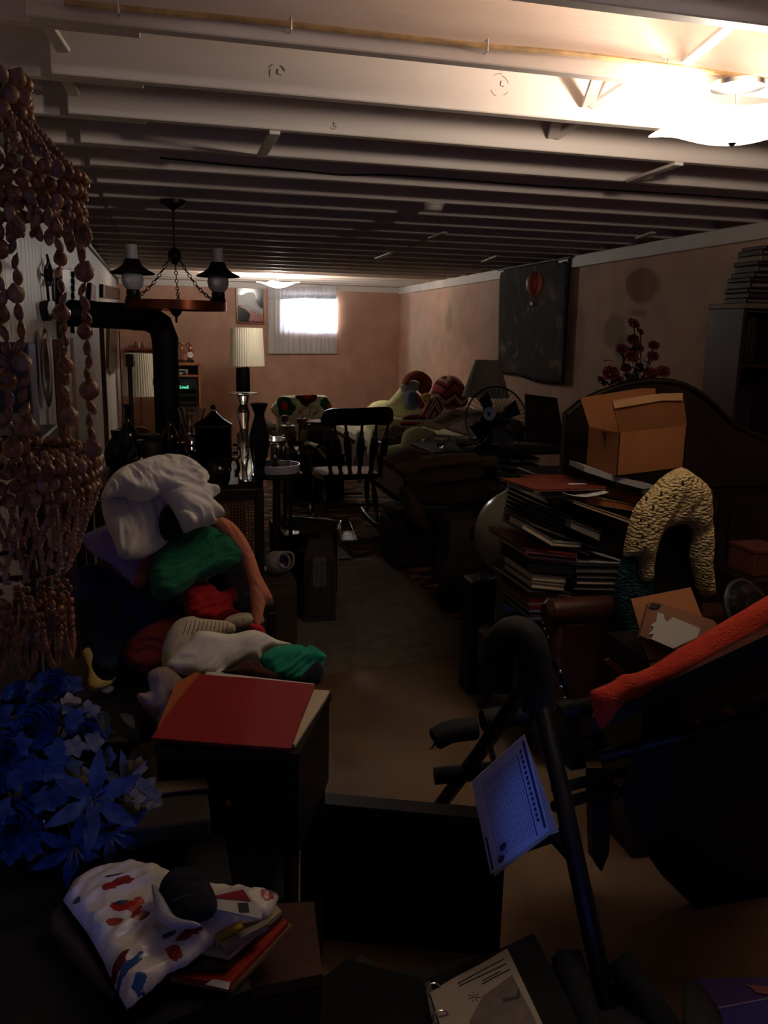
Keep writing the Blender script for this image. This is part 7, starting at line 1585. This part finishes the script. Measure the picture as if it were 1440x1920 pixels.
cloth('strap', (190, 168, 100), [(153, 1224), (166, 1214), (174, 1228), (172, 1250), (186, 1272), (206, 1276), (218, 1268), (208, 1284), (180, 1294), (164, 1282), (166, 1254)], 2.26, 0.008, 0.01, 0.002, (8, 10), 0, 22, 'yellowish folded strap above the blue flowers', cat='strap')
cloth('white_scrap', (190, 196, 215), [(188, 1290), (200, 1284), (214, 1290), (204, 1300), (190, 1298)], 2.25, 0.008, 0.01, 0.002, (8, 10), 0, 23, 'small white crumpled scrap right of the yellowish strap', cat='scrap')
# ------------------------------------------------------------------ cabinet with the red folder
CZ_ = 0.70
A = PZ(288, 1398, CZ_); B = PZ(562, 1414, CZ_); C_ = PZ(621, 1298, CZ_); D = A+(C_-B)
m_cab = mat('black_brown_wood', (24, 17, 14), rough=0.5)
t = thing('folder_cabinet', tuple((A+C_)/2-Vector((0, 0, CZ_))), 'dark cabinet on slim legs carrying the red folder', 'cabinet')
dn = Vector((0, 0, -0.20)); cen = (A+B+C_+D)/4
MB().prism([A, B, C_, D], (0, 0, -0.018)).build('top', m_cab, t)
ins = [cen+(p-cen)*0.975+Vector((0, 0, -0.018)) for p in (A, B, C_, D)]
MB().prism(ins, dn).build('body', m_cab, t)
MB().prism([ins[0]+Vector((0.01, -0.012, -0.015)), ins[1]+Vector((-0.01, -0.012, -0.015)), ins[1]+Vector((-0.01, -0.012, -0.175)), ins[0]+Vector((0.01, -0.012, -0.175))], (0.003, 0.011, 0)).build('drawer_front', m_cab, t)
c = (ins[0]+ins[1])/2+Vector((0, -0.018, -0.09)); MB().ell(c, 0.012, 10, 7).build('knob', m_brass, t, smooth=True)
for p in ins: q = cen.lerp(p, 0.86); MB().tube([(q.x, q.y, 0.0), (q.x, q.y, CZ_-0.21)], [0.010, 0.017], 8).build('leg', m_cab, t)
MB().prism([PZ(a, b_, CZ_+0.001) for a, b_ in ((583, 1292), (621, 1296), (612, 1308), (578, 1300))], (0, 0, 0.0008)).build('worn_edge', mat('tan_worn_wood', (150, 104, 60), rough=0.5), t)
tag(MB().prism([PZ(a, b_, CZ_+0.002) for a, b_ in ((560, 1296), (617, 1299), (612, 1311), (553, 1402), (546, 1400))], (0, 0, 0.006)).build('paper_stack', mat('cream_paper', (206, 192, 160))), 'cream papers sticking out right of the red folder', 'paper')
tag(MB().prism([PZ(a, b_, CZ_+0.0085) for a, b_ in ((388, 1260), (590, 1283), (580, 1292), (380, 1272))], (0, 0, 0.0015)).build('white_papers', m_paper), 'white papers peeking out behind the red folder', 'paper')
tag(MB().prism([PZ(a, b_, CZ_+0.003) for a, b_ in ((330, 1284), (368, 1262), (376, 1266), (300, 1372), (290, 1380))], (0, 0, 0.004)).build('orange_envelope', mat('orange_paper', (176, 92, 40))), 'orange envelope edge left of the red folder', 'envelope')
t = thing('red_folder', tuple(PZ(450, 1335, CZ_+0.011)), 'large red cardboard folder lying on the dark cabinet', 'folder')
m_red = mat('red_folder_card', (150, 20, 26), rough=0.7, bump=0.05, bscale=30)
FP = [(374, 1266), (480, 1274), (590, 1285), (566, 1345), (544, 1405), (415, 1396), (284, 1385), (330, 1322)]
P = [PZ(a, b_, CZ_+0.016) for a, b_ in FP]
MB().prism([p+Vector((0, 0, -0.0055)) for p in P], (0, 0, 0.002)).build('rear_cover', m_red, t)
MB().prism([cen_ for cen_ in [p*0.99+(sum(P, Vector())/8)*0.01+Vector((0, 0, -0.003)) for p in P]], (0, 0, 0.003)).build('contents', m_paper, t)
MB().prism([p+Vector((0, 0, 0.0005)) for p in P], (0, 0, 0.002)).build('front_cover', m_red, t)
MB().tube([P[4]+Vector((0, 0, -0.001)), P[6]+Vector((0, 0, -0.001))], 0.0035, 6).build('spine', mat('plum_spine', (70, 16, 30), rough=0.4), t)
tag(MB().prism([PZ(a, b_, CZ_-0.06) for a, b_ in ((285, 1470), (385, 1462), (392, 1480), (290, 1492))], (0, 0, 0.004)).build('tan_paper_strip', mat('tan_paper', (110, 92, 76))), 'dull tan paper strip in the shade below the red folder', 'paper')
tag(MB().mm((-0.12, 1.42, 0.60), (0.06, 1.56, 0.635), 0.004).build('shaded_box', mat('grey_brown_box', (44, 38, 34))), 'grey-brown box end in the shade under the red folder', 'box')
# ------------------------------------------------------------------ upright black panel on the floor
P = [PZ(a, b_, 0.36) for a, b_ in ((300, 1560), (545, 1560), (550, 1735), (420, 1745))]
tc_ = sum(P, Vector())/4; t = thing('dark_gap_filler', (tc_.x, tc_.y, 0), 'black box added to darken the gap between the low table and the folder cabinet', 'chest')  # added box blacks out the bare floor in this gap
MB().prism([p+Vector((0, 0, -0.03)) for p in P], (0, 0, -0.325)).build('body', m_black, t)
MB().prism(P, (0, 0, -0.028)).build('lid', m_black, t)
p0, p1 = PZ(700, 1770, 0), PZ(935, 1795, 0); d = (p1-p0).normalized(); nrm = Vector((d.y, -d.x, 0))
def onp(a, b_): return PP(a, b_, p0, nrm)
TR = onp(953, 1543); TL = onp(563, 1507); BR = onp(936, 1795); BL = TL.copy(); BL.z = 0; BR.z = 0; TR = Vector((BR.x+(TR.x-BR.x)*0.3, BR.y+(TR.y-BR.y)*0.3, TR.z))
t = thing('flat_board', tuple((BL+BR)/2), 'large flat black panel standing on its edge on the floor', 'panel')
MB().prism([BL, BR, TR, TL], -nrm*0.05).build('sheet', mat('panel_black', (10, 9, 9), rough=0.6), t)
MB().prism([TL, TR, TR+Vector((0, 0, 0.006)), TL+Vector((0, 0, 0.006))], -nrm*0.05).build('top_edge', mat('panel_edge', (30, 27, 26), rough=0.4), t)
# ------------------------------------------------------------------ low dark table with bag, magazines and flowers
LZ = 0.56
t = thing('dark_low_table', (-0.05, 1.2, 0), 'black low table under the printed plastic bag and blue flowers', 'table')
Q = [PZ(-60, 1600, LZ), PZ(420, 1560, LZ), PZ(470, 1850, LZ), PZ(60, 2010, LZ), PZ(-60, 2010, LZ)]
MB().prism([Vector((max(q.x, XL+0.02), q.y, LZ-0.004)) for q in Q], (0, 0, -0.03)).build('tabletop', m_black, t)
cQ = sum(Q, Vector())/5
for q in (Q[0], Q[1], Q[2], Q[3]): w_ = cQ.lerp(Vector((max(q.x, XL+0.04), q.y, LZ)), 0.85); MB().mm((w_.x-0.02, w_.y-0.02, 0), (w_.x+0.02, w_.y+0.02, LZ-0.034), 0.003).build('leg', m_black, t)
w0 = [PZ(405, 1700, LZ-0.05), PZ(588, 1690, LZ-0.05), PZ(605, 1826, LZ-0.05), PZ(420, 1862, LZ-0.05)]
t = thing('brown_wood_box', tuple(sum(w0, Vector())/4-Vector((0, 0, LZ-0.05))), 'dark reddish-brown wooden box beside the black panel', 'box')
MB().prism(w0, (0, 0, -0.02)).build('lid', mat('reddish_dark_wood', (70, 34, 24), rough=0.45, var=0.2, vscale=8, stretch=(1, 6, 1)), t)
cw = sum(w0, Vector())/4; MB().prism([cw+(p-cw)*0.97+Vector((0, 0, -0.02)) for p in w0], (0, 0, -(LZ-0.072))).build('body', m_vd, t)
MB().prism([cw+(p-cw)*0.99+Vector((0, 0, -0.026)) for p in w0], (0, 0, -0.010)).build('moulding', m_vd, t)
# magazines and books under the bag
m_mag = []
for i, (pts, z, c, lab) in enumerate((
    ([(320, 1840), (500, 1712), (548, 1742), (435, 1862)], 0.000, (150, 110, 70), 'tan bottom book edge of the magazine pile on the low table'),
    ([(330, 1836), (505, 1706), (540, 1736), (428, 1856)], 0.010, (176, 40, 24), 'red magazine with a white band in the pile on the low table'),
    ([(345, 1822), (500, 1700), (530, 1722), (425, 1822)], 0.020, (60, 36, 26), 'dark brown magazine in the pile on the low table'),
    ([(380, 1790), (505, 1690), (528, 1716), (430, 1800)], 0.030, (196, 176, 130), 'cream rumpled booklet in the pile on the low table'))):
    P = [PZ(a, b_, LZ+z) for a, b_ in pts]; o = MB().prism(P, (0, 0, 0.008)).build('magazine', mat('mag_pile_%d' % i, c, rough=0.45)); tag(o, lab, 'magazine')
    if i == 1: MB().prism([PZ(a, b_, LZ+z+0.0085) for a, b_ in ((385, 1846), (400, 1836), (432, 1842), (428, 1856))], (0, 0, 0.0006)).build('white_band', m_paper, o)
for i, (a, b_, c_, d_, c, lab) in enumerate((((402, 1768), (452, 1742), (456, 1750), (406, 1777), (214, 176, 60), 'yellow pencil-shaped book spine sticking out of the pile'), ((414, 1778), (500, 1736), (504, 1744), (420, 1790), (150, 140, 120), 'grey-white rolled booklet below the yellow spine'))):
    tag(MB().prism([PZ(p_[0], p_[1], LZ+0.040+i*0.0) for p_ in (a, b_, c_, d_)], (0, 0, 0.012)).build('booklet', mat('booklet_%d' % i, c, rough=0.5)), lab, 'booklet')
# plastic bag with printed motifs
bag = mat('printed_bag_plastic', (240, 232, 220), rough=0.3, bump=0.5, bscale=22); N, L, b = nodes(bag)
g = N.new('ShaderNodeNewGeometry'); n1 = N.new('ShaderNodeTexNoise'); n1.inputs['Scale'].default_value = 55; n1.inputs['Detail'].default_value = 3; L.new(g.outputs['Position'], n1.inputs['Vector'])
last = None
for (px, py, ra, rb_, ang, col) in ((238, 1707, .030, .016, -.5, (196, 34, 26)), (262, 1722, .018, .012, 0, (150, 22, 24)), (215, 1735, .016, .010, 0, (170, 60, 36)), (228, 1698, .013, .010, 0, (40, 90, 90)), (262, 1697, .013, .006, -.7, (214, 70, 40)),
      (228, 1662, .020, .012, .3, (150, 30, 28)), (206, 1672, .012, .010, 0, (180, 50, 34)), (215, 1650, .016, .006, .3, (40, 60, 64)), (358, 1755, .024, .012, .4, (190, 36, 28)), (328, 1785, .014, .014, 0, (190, 70, 44)), (320, 1757, .014, .006, .5, (50, 70, 90)),
      (222, 1815, .010, .030, -.55, (110, 26, 22)), (240, 1822, .010, .036, -.6, (40, 90, 150)), (262, 1842, .010, .020, -.6, (40, 90, 150)), (143, 1690, .010, .006, -.7, (70, 96, 100)), (500, 1680, .012, .010, 0, (170, 36, 30)), (505, 1668, .014, .007, -.6, (50, 90, 96))):
    c = PZ(px, py, LZ+0.06)
    s1 = N.new('ShaderNodeVectorMath'); s1.operation = 'SUBTRACT'; L.new(g.outputs['Position'], s1.inputs[0]); s1.inputs[1].default_value = tuple(c)
    rt_ = N.new('ShaderNodeVectorRotate'); rt_.rotation_type = 'Z_AXIS'; rt_.inputs['Angle'].default_value = -ang; L.new(s1.outputs[0], rt_.inputs['Vector'])
    s2 = N.new('ShaderNodeVectorMath'); s2.operation = 'DIVIDE'; L.new(rt_.outputs[0], s2.inputs[0]); s2.inputs[1].default_value = (ra, rb_, 1.0)
    ln = N.new('ShaderNodeVectorMath'); ln.operation = 'LENGTH'; L.new(s2.outputs[0], ln.inputs[0])
    ad = N.new('ShaderNodeMath'); ad.operation = 'MULTIPLY_ADD'; L.new(n1.outputs[0], ad.inputs[0]); ad.inputs[1].default_value = 1.6; L.new(ln.outputs['Value'], ad.inputs[2])
    lt_ = N.new('ShaderNodeMath'); lt_.operation = 'LESS_THAN'; lt_.inputs[1].default_value = 1.62; L.new(ad.outputs[0], lt_.inputs[0])
    mx = N.new('ShaderNodeMixRGB'); L.new(lt_.outputs[0], mx.inputs[0]); mx.inputs[2].default_value = (*lin(col), 1)
    if last: L.new(last, mx.inputs[1])
    else: mx.inputs[1].default_value = (*lin((240, 232, 220)), 1)
    last = mx.outputs[0]
L.new(last, b.inputs['Base Color'])
bg = puff('plastic_bag', bag, [(118, 1690), (135, 1662), (165, 1643), (205, 1630), (250, 1624), (300, 1632), (340, 1655), (400, 1668), (470, 1672), (523, 1682), (515, 1705), (500, 1724), (455, 1730), (420, 1745), (392, 1775), (352, 1808), (318, 1822), (285, 1855), (238, 1893), (215, 1852), (192, 1800), (165, 1752), (135, 1712)], 0, 0.018, 0.012, 0.009, fs=(9, 22), ang=0.6, horiz=LZ+0.045, edge=0.025, smooth=1, res=0.005, label='crumpled white plastic bag printed with red and blue motifs', cat='plastic bag')
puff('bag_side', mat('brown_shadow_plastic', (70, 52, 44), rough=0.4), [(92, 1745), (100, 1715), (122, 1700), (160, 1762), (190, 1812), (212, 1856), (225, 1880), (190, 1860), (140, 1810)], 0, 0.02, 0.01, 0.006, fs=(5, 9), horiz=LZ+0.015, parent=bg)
# navy cap and catalogue on the bag
cap = puff('navy_cap', mat('navy_cloth', (16, 18, 34), rough=0.9, bump=0.3, bscale=200), [(298, 1668), (315, 1648), (345, 1640), (375, 1645), (398, 1668), (408, 1695), (400, 1718), (380, 1726), (352, 1735), (332, 1728), (322, 1705), (306, 1688)], 0, 0.022, 0.01, 0.006, fs=(9, 16), horiz=LZ+0.088, edge=0.025, res=0.005, label='navy cap with a stitched arc lying on the plastic bag', cat='cap')
k = MB()
for i in range(14):
    px, py = 328+i*3.6, 1687-10*math.sin(i/13*1.9); c = PZ(px, py, LZ+0.113); k.box(c, (0.0022, 0.0014, 0.001))
stuff(k.build('stitching', mat('grey_thread', (130, 130, 140)), cap))
P = [PZ(a, b_, LZ+0.082) for a, b_ in ((398, 1676), (458, 1666), (492, 1716), (489, 1727), (402, 1708))]
t = tag(MB().prism(P, (0, 0, 0.004)).build('catalogue', m_paper), 'white and crimson catalogue with a barcode beside the navy cap', 'catalogue')
MB().prism([PZ(a, b_, LZ+0.0866) for a, b_ in ((402, 1680), (456, 1668), (471, 1690), (408, 1684))], (0, 0, 0.0005)).build('crimson_panel', mat('crimson_print', (150, 24, 44), rough=0.4), t)
for i in range(9): MB().prism([PZ(a, b_, LZ+0.0866) for a, b_ in ((446+i*2.2, 1693), (447.2+i*2.2, 1693), (450.2+i*2.2, 1711), (449+i*2.2, 1711))], (0, 0, 0.0005)).build('barcode_line', m_ink, t)
puff('white_envelope_fold', mat('bluish_white', (190, 190, 210), rough=0.6), [(284, 1660), (296, 1665), (312, 1690), (330, 1720), (380, 1735), (340, 1742), (300, 1730), (290, 1700)], 0, 0.008, 0.006, 0.003, horiz=LZ+0.090, label='bluish white paper bag edge under the navy cap', cat='paper')
# ------------------------------------------------------------------ blue artificial bouquet
random.seed(17)
FB = PZ(90, 1600, LZ)
t = thing('blue_bouquet', (FB.x, FB.y, LZ), 'large bouquet of blue and white artificial roses and lilies at the left', 'flowers')
MB().lathe([(0.05, 0.0), (0.07, 0.02), (0.06, 0.09), (0.045, 0.12), (0.05, 0.13)], (FB.x, FB.y, LZ-0.003), 20).build('vase', m_gk, t, smooth=True)
m_b1 = mat('blue_petal', (46, 82, 128), rough=0.75, rgb2=(22, 34, 70), vscale=35); m_b2 = mat('pale_blue_petal', (92, 112, 140), rough=0.75, rgb2=(46, 62, 96), vscale=30); m_w1 = mat('cream_petal', (150, 142, 118), rough=0.8); m_fl = mat('bouquet_leaf', (40, 46, 38), rough=0.7)
def blossom(c, r, m, n=5, axis=None, name='blossom'):
    axis = axis or Vector((random.uniform(-.4, .5), -0.8, random.uniform(0.2, 0.9))); Rq = axis.to_track_quat('Z', 'Y').to_matrix(); mb = MB(); off = random.random()*6
    for i in range(n):
        a = off+2*PI*i/n; d_ = Rq @ Vector((math.cos(a), math.sin(a), 0.25)); leaf_mb(mb, c, d_, r, r*0.85, up=Rq @ Vector((0, 0, 1)))
    o = mb.build(name, m, t, smooth=3.0); return o
def lily(c, r, m, axis):
    Rq = axis.to_track_quat('Z', 'Y').to_matrix(); mb = MB()
    for i in range(6): a = 2*PI*i/6+0.3; leaf_mb(mb, c, Rq @ Vector((math.cos(a), math.sin(a), 0.45)), r, r*0.36, up=Rq @ Vector((0, 0, 1)))
    o = mb.build('lily', m, t, smooth=3.0)
    k = MB()
    for i in range(5): a = 2*PI*i/5; k.tube([c, c+Rq @ Vector((0.012*math.cos(a), 0.012*math.sin(a), r*0.5))], 0.0012, 4)
    stuff(k.build('stamens', m_w1, o)); return o
yb = FB.y; hub = Vector((FB.x, FB.y, LZ+0.12)); stems = MB()
def fpt(px, py, dy): return PY(px, py, yb+dy)
for px, py, r, m, dy in ((98, 1288, .034, m_b1, .02), (40, 1310, .032, m_b1, .0), (165, 1365, .036, m_b2, -.04), (60, 1360, .040, m_b1, -.05), (15, 1410, .034, m_b1, -.08), (28, 1545, .042, m_b1, -.10), (75, 1480, .030, m_b1, -.06), (-25, 1480, .034, m_b1, -.05)):
    c = fpt(px, py, dy); rose(c, r, m, t, layers=5, axis=Vector((random.uniform(-.3, .4), -0.85, 0.6))); stems.tube(spline([hub, (hub+c)/2+Vector((0, 0.03, 0.02)), c], 3), 0.003, 5)
for px, py, r, m, dy, ax in ((175, 1500, .085, m_b2, -.10, (0.2, -0.9, 0.5)), (140, 1585, .075, m_b1, -.12, (0.1, -0.9, -0.1)), (205, 1560, .070, m_b1, -.09, (0.4, -0.8, 0.1)), (230, 1470, .06, m_b2, -.02, (0.6, -0.6, 0.4))):
    c = fpt(px, py, dy); lily(c, r, m, Vector(ax)); stems.tube(spline([hub, (hub+c)/2+Vector((0, 0.03, 0.0)), c], 3), 0.003, 5)
for px, py, r, m, dy in ((130, 1320, .022, m_w1, -.02), (165, 1335, .022, m_w1, -.03), (140, 1345, .02, m_b2, -.05), (185, 1350, .018, m_w1, -.03), (110, 1410, .026, m_b2, -.08), (140, 1400, .020, m_w1, -.08), (100, 1440, .026, m_b2, -.09), (135, 1440, .020, m_w1, -.07), (160, 1455, .018, m_w1, -.05), (85, 1500, .026, m_b2, -.10), (110, 1490, .024, m_b1, -.10),
    (60, 1440, .026, m_b1, -.1), (30, 1460, .022, m_b2, -.1), (5, 1520, .024, m_b2, -.1), (20, 1600, .020, m_b1, -.11), (60, 1590, .020, m_b1, -.11), (95, 1335, .022, m_b2, -.03), (60, 1300, .022, m_b1, 0), (135, 1285, .022, m_b1, .02), (255, 1440, .022, m_w1, .0), (272, 1480, .026, m_w1, -.02), (250, 1500, .022, m_w1, -.04), (285, 1500, .024, m_w1, -.01), (240, 1520, .020, m_w1, -.06), (200, 1420, .020, m_b2, -.02), (0, 1345, .03, m_b1, -.04), (-10, 1560, .03, m_b1, -.08), (175, 1390, .02, m_w1, -.06), (40, 1395, .022, m_b2, -.08)):
    c = fpt(px, py, dy); blossom(c, r, m, 5); stems.tube(spline([hub, (hub+c)/2+Vector((0, 0.02, 0.0)), c], 3), 0.0022, 4)
for i in range(70):
    px, py = random.gauss(110, 70), random.uniform(1300, 1610)
    if px > 285 or px < -60: continue
    leaf_mb(MB(), fpt(px, py, random.uniform(-.03, .05)), (random.uniform(-1, 1), random.uniform(-.7, .0), random.uniform(-.8, .8)), random.uniform(.035, .06), 0.024).build('leaf', m_fl, t)
stuff(stems.build('stems', m_fl, t))
t = thing('dark_blocker', (-0.27, 2.14, 0), 'black hamper added to keep the gap behind the blue flowers dark', 'blocker')  # added block hides bare floor so the gap stays black
MB().mm((-0.46, 2.00, 0), (-0.09, 2.30, 0.50), 0.02).build('basket', m_black, t, smooth=True)
MB().mm((-0.47, 1.99, 0.50), (-0.08, 2.31, 0.53), 0.008).build('lid', m_black, t)
# ------------------------------------------------------------------ binder on the floor front
BZ_ = 0.20
t = thing('ring_binder', tuple(PZ(930, 1860, BZ_)), 'open black ring binder showing a printed magazine page at the bottom edge', 'binder')
m_bv = mat('binder_vinyl', (12, 11, 12), rough=0.7, spec=0.2)
MB().prism([PZ(a, b_, BZ_-0.006) for a, b_ in ((800, 1838), (945, 1778), (1000, 1752), (1062, 1868), (1100, 1960), (830, 1990), (790, 1900))], (0, 0, 0.003)).build('rear_cover', m_bv, t)
MB().prism([PZ(a, b_, BZ_-0.006) for a, b_ in ((560, 1870), (650, 1800), (790, 1836), (826, 1990), (590, 1990))], (0, 0, 0.003)).build('front_cover', m_bv, t)
m_pg = mat('magazine_page', (176, 160, 138), rough=0.45)
pg_ = [(806, 1862), (850, 1835), (902, 1808), (951, 1779), (975, 1830), (1010, 1905), (1040, 1975), (850, 1990), (826, 1925)]
for i in range(4): MB().prism([PZ(a, b_, BZ_-0.002+i*0.0022) for a, b_ in pg_], (0, 0, 0.0014)).build('page', m_pg, t)
zt = BZ_+0.0062; m_p2 = mat('print_brown', (110, 92, 82), rough=0.45, var=0.2, vscale=30); m_p3 = mat('print_black', (26, 22, 24), rough=0.45)
def pq(pts, m, nm): MB().prism([PZ(a, b_, zt) for a, b_ in pts], (0, 0, 0.0004)).build(nm, m, t)
pq([(905, 1868), (960, 1828), (1005, 1915), (1025, 1965), (890, 1975), (880, 1915)], m_p2, 'photo_print')
zt += 0.0005; pq([(942, 1873), (968, 1868), (972, 1850), (976, 1868), (974, 1872), (944, 1880)], m_p3, 'printed_silhouette')
k = MB(); k2 = [((858, 1843), (945, 1797)), ((860, 1848), (949, 1806)), ((904, 1838), (938, 1820)), ((903, 1844), (956, 1816))]
for a, b_ in k2: k.prism([PZ(a[0], a[1], zt), PZ(b_[0], b_[1], zt), PZ(b_[0]+0.8, b_[1]+1.6, zt), PZ(a[0]+0.8, a[1]+1.6, zt)], (0, 0, 0.0004))
stuff(k.build('printed_lines', m_p3, t))
k = MB()
for i in range(7): a = i*0.9; c = (889+5*math.cos(a*2), 1870+4*math.sin(a*2)); k.prism([PZ(889, 1870, zt), PZ(889+12*math.cos(a), 1870+9*math.sin(a), zt), PZ(889+12*math.cos(a+.15), 1870+9*math.sin(a+.15), zt)], (0, 0, 0.0004))
stuff(k.build('printed_star', m_p3, t))
for px, py in ((812, 1856), (826, 1908)):
    c = PZ(px, py, BZ_+0.004); MB().tube([c+Vector((0.016*math.cos(a), 0.004*math.sin(a), 0.012*math.sin(a))) for a in [2*PI*i/16 for i in range(16)]], 0.0018, 6, closed=True).build('ring', m_steel, t, smooth=True)
MB().prism([PZ(a, b_, BZ_-0.002) for a, b_ in ((796, 1845), (806, 1840), (838, 1985), (824, 1988))], (0, 0, 0.003)).build('ring_rail', m_steel, t)
q_ = PZ(900, 1880, 0); tag(MB().prism([Vector((p.x, p.y, BZ_-0.0075)) for p in [PZ(a, b_, BZ_) for a, b_ in ((690, 1830), (995, 1765), (1080, 1930), (720, 2000))]], (0, 0, -(BZ_-0.009))).build('black_carton', m_black), 'black carton on the floor under the open binder', 'box')
tag(MB().prism([PZ(a, b_, 0.16) for a, b_ in ((540, 1880), (560, 1860), (680, 1790), (760, 1850), (690, 2000), (550, 2000))], (0, 0, -0.158)).build('slate_box', mat('slate_card', (44, 38, 36), rough=0.5)), 'dark slate box at the bottom edge left of the binder', 'box')
# rolled mats
for i, (p_, q_, r, lab) in enumerate((((1062, 1792), (1120, 1990), 0.034, 'left dark rolled mat standing between binder and bench leg'), ((1158, 1800), (1270, 1960), 0.033, 'right dark rolled mat leaning right of the bench leg'))):
    a = PZ(p_[0], p_[1], 0.20); b_ = PZ(q_[0], q_[1], 0.10); t = thing('rolled_mat', tuple(b_), lab, 'rolled mat')
    m_ = mat('charcoal_mat', (36, 34, 36), rough=0.9, bump=0.3, bscale=80)
    MB().tube([a, b_], r, 22).build('roll', m_, t, smooth=True); dd = (b_-a).normalized(); u = dd.orthogonal().normalized(); v = dd.cross(u)
    MB().tube([a-dd*0.001+(u*math.cos(s)+v*math.sin(s))*r*(0.95-s*0.045) for s in [j*0.45 for j in range(40)]], 0.0016, 4).build('spiral_edge', m_black, t)
puff('dark_jacket', mat('charcoal_cloth', (28, 28, 32), rough=0.85), [(1040, 1790), (1075, 1800), (1120, 1850), (1180, 1860), (1240, 1920), (1250, 1990), (1060, 1990), (1030, 1880)], 0, 0.04, 0.02, 0.015, fs=(5, 12), horiz=0.09, label='crumpled charcoal jacket between the rolled mats on the floor', cat='jacket')
# purple-blue glossy box bottom right
z = 0.16
t = thing('glossy_game_box', tuple(PZ(1400, 1900, 0)), 'glossy purple-blue printed box at the bottom right corner', 'box')
pb = [(1292, 1836), (1480, 1831), (1560, 1990), (1362, 1990)]
MB().prism([PZ(a, b_, z) for a, b_ in pb], (0, 0, -z+0.001)).build('box', mat('plum_card', (90, 66, 110), rough=0.25, rgb2=(60, 54, 130), vscale=5), t)
MB().prism([PZ(a, b_, z+0.0015) for a, b_ in ((1345, 1890), (1480, 1864), (1560, 1990), (1370, 1990))], (0, 0, 0.001)).build('blue_panel', mat('indigo_print', (64, 58, 140), rough=0.25), t)
MB().prism([PZ(a, b_, z+0.003) for a, b_ in ((1344, 1889), (1480, 1863), (1480, 1866), (1346, 1892))], (0, 0, 0.0006)).build('pale_line', mat('lilac_line', (150, 140, 180), rough=0.3), t)
MB().prism([PZ(a, b_, z+0.002) for a, b_ in ((1395, 1846), (1440, 1850), (1450, 1866), (1420, 1862), (1408, 1852))], (0, 0, 0.0006)).build('pink_print', mat('pink_print', (160, 96, 100), rough=0.3), t)
puff('black_flap', m_black, [(1283, 1842), (1290, 1834), (1315, 1850), (1335, 1872), (1352, 1905), (1362, 1990), (1290, 1990), (1280, 1890)], 0, 0.010, 0.01, 0.002, horiz=0.18, label='black curved flap in front of the purple-blue box', cat='cover')
# newspapers and dim things left of the vase
a, b_ = PY(843, 976, 4.75), PY(906, 1036, 4.75)
t = thing('newspaper_box', ((a.x+b_.x)/2, 4.8, 0), 'dim box with printed newspaper sheets left of the grey vase', 'box')
MB().mm((a.x, 4.75, 0.013), (b_.x, 5.0, a.z), 0.004).build('box', m_dc, t)
MB().mm((a.x+0.01, 4.746, b_.z+0.02), (b_.x-0.01, 4.749, a.z-0.01)).build('newsprint', mat('newsprint', (96, 90, 82), rough=0.9, rgb2=(66, 62, 58), vscale=60), t)
MB().mm(((a.x+b_.x)/2+0.02, 4.744, b_.z+0.08), (b_.x-0.03, 4.7455, a.z-0.04)).build('printed_photo', m_ink, t)
puff('fur_throw', mat('mottled_fur', (58, 46, 38), rough=1, var=0.5, vscale=40, bump=1, bscale=120), [(820, 1080), (835, 1055), (870, 1045), (905, 1055), (915, 1085), (905, 1135), (870, 1150), (835, 1130)], 4.3, 0.10, 0.10, 0.015, label='mottled dark fur bundle on the carpet before the newspaper box', cat='bundle')
t = thing('glass_ashtray', tuple(PY(910, 1080, 3.25)), 'small clear glass dish glinting beside the grey vase base', 'dish')
c = PY(908, 1082, 3.2); MB().lathe([(0.02, 0), (0.03, 0.004), (0.036, 0.03), (0.033, 0.03), (0.026, 0.008), (0.001, 0.006)], c, 14, R=(0.7, 0.3, 0)).build('dish', m_glass, t, smooth=0.3)
c2_ = c.copy(); tag(MB().mm((c.x-0.06, c.y-0.02, 0.0), (c.x+0.05, c.y+0.10, c.z-0.012), 0.008).build('dark_footstool', m_vd), 'small dark footstool carrying the glinting glass dish', 'footstool')
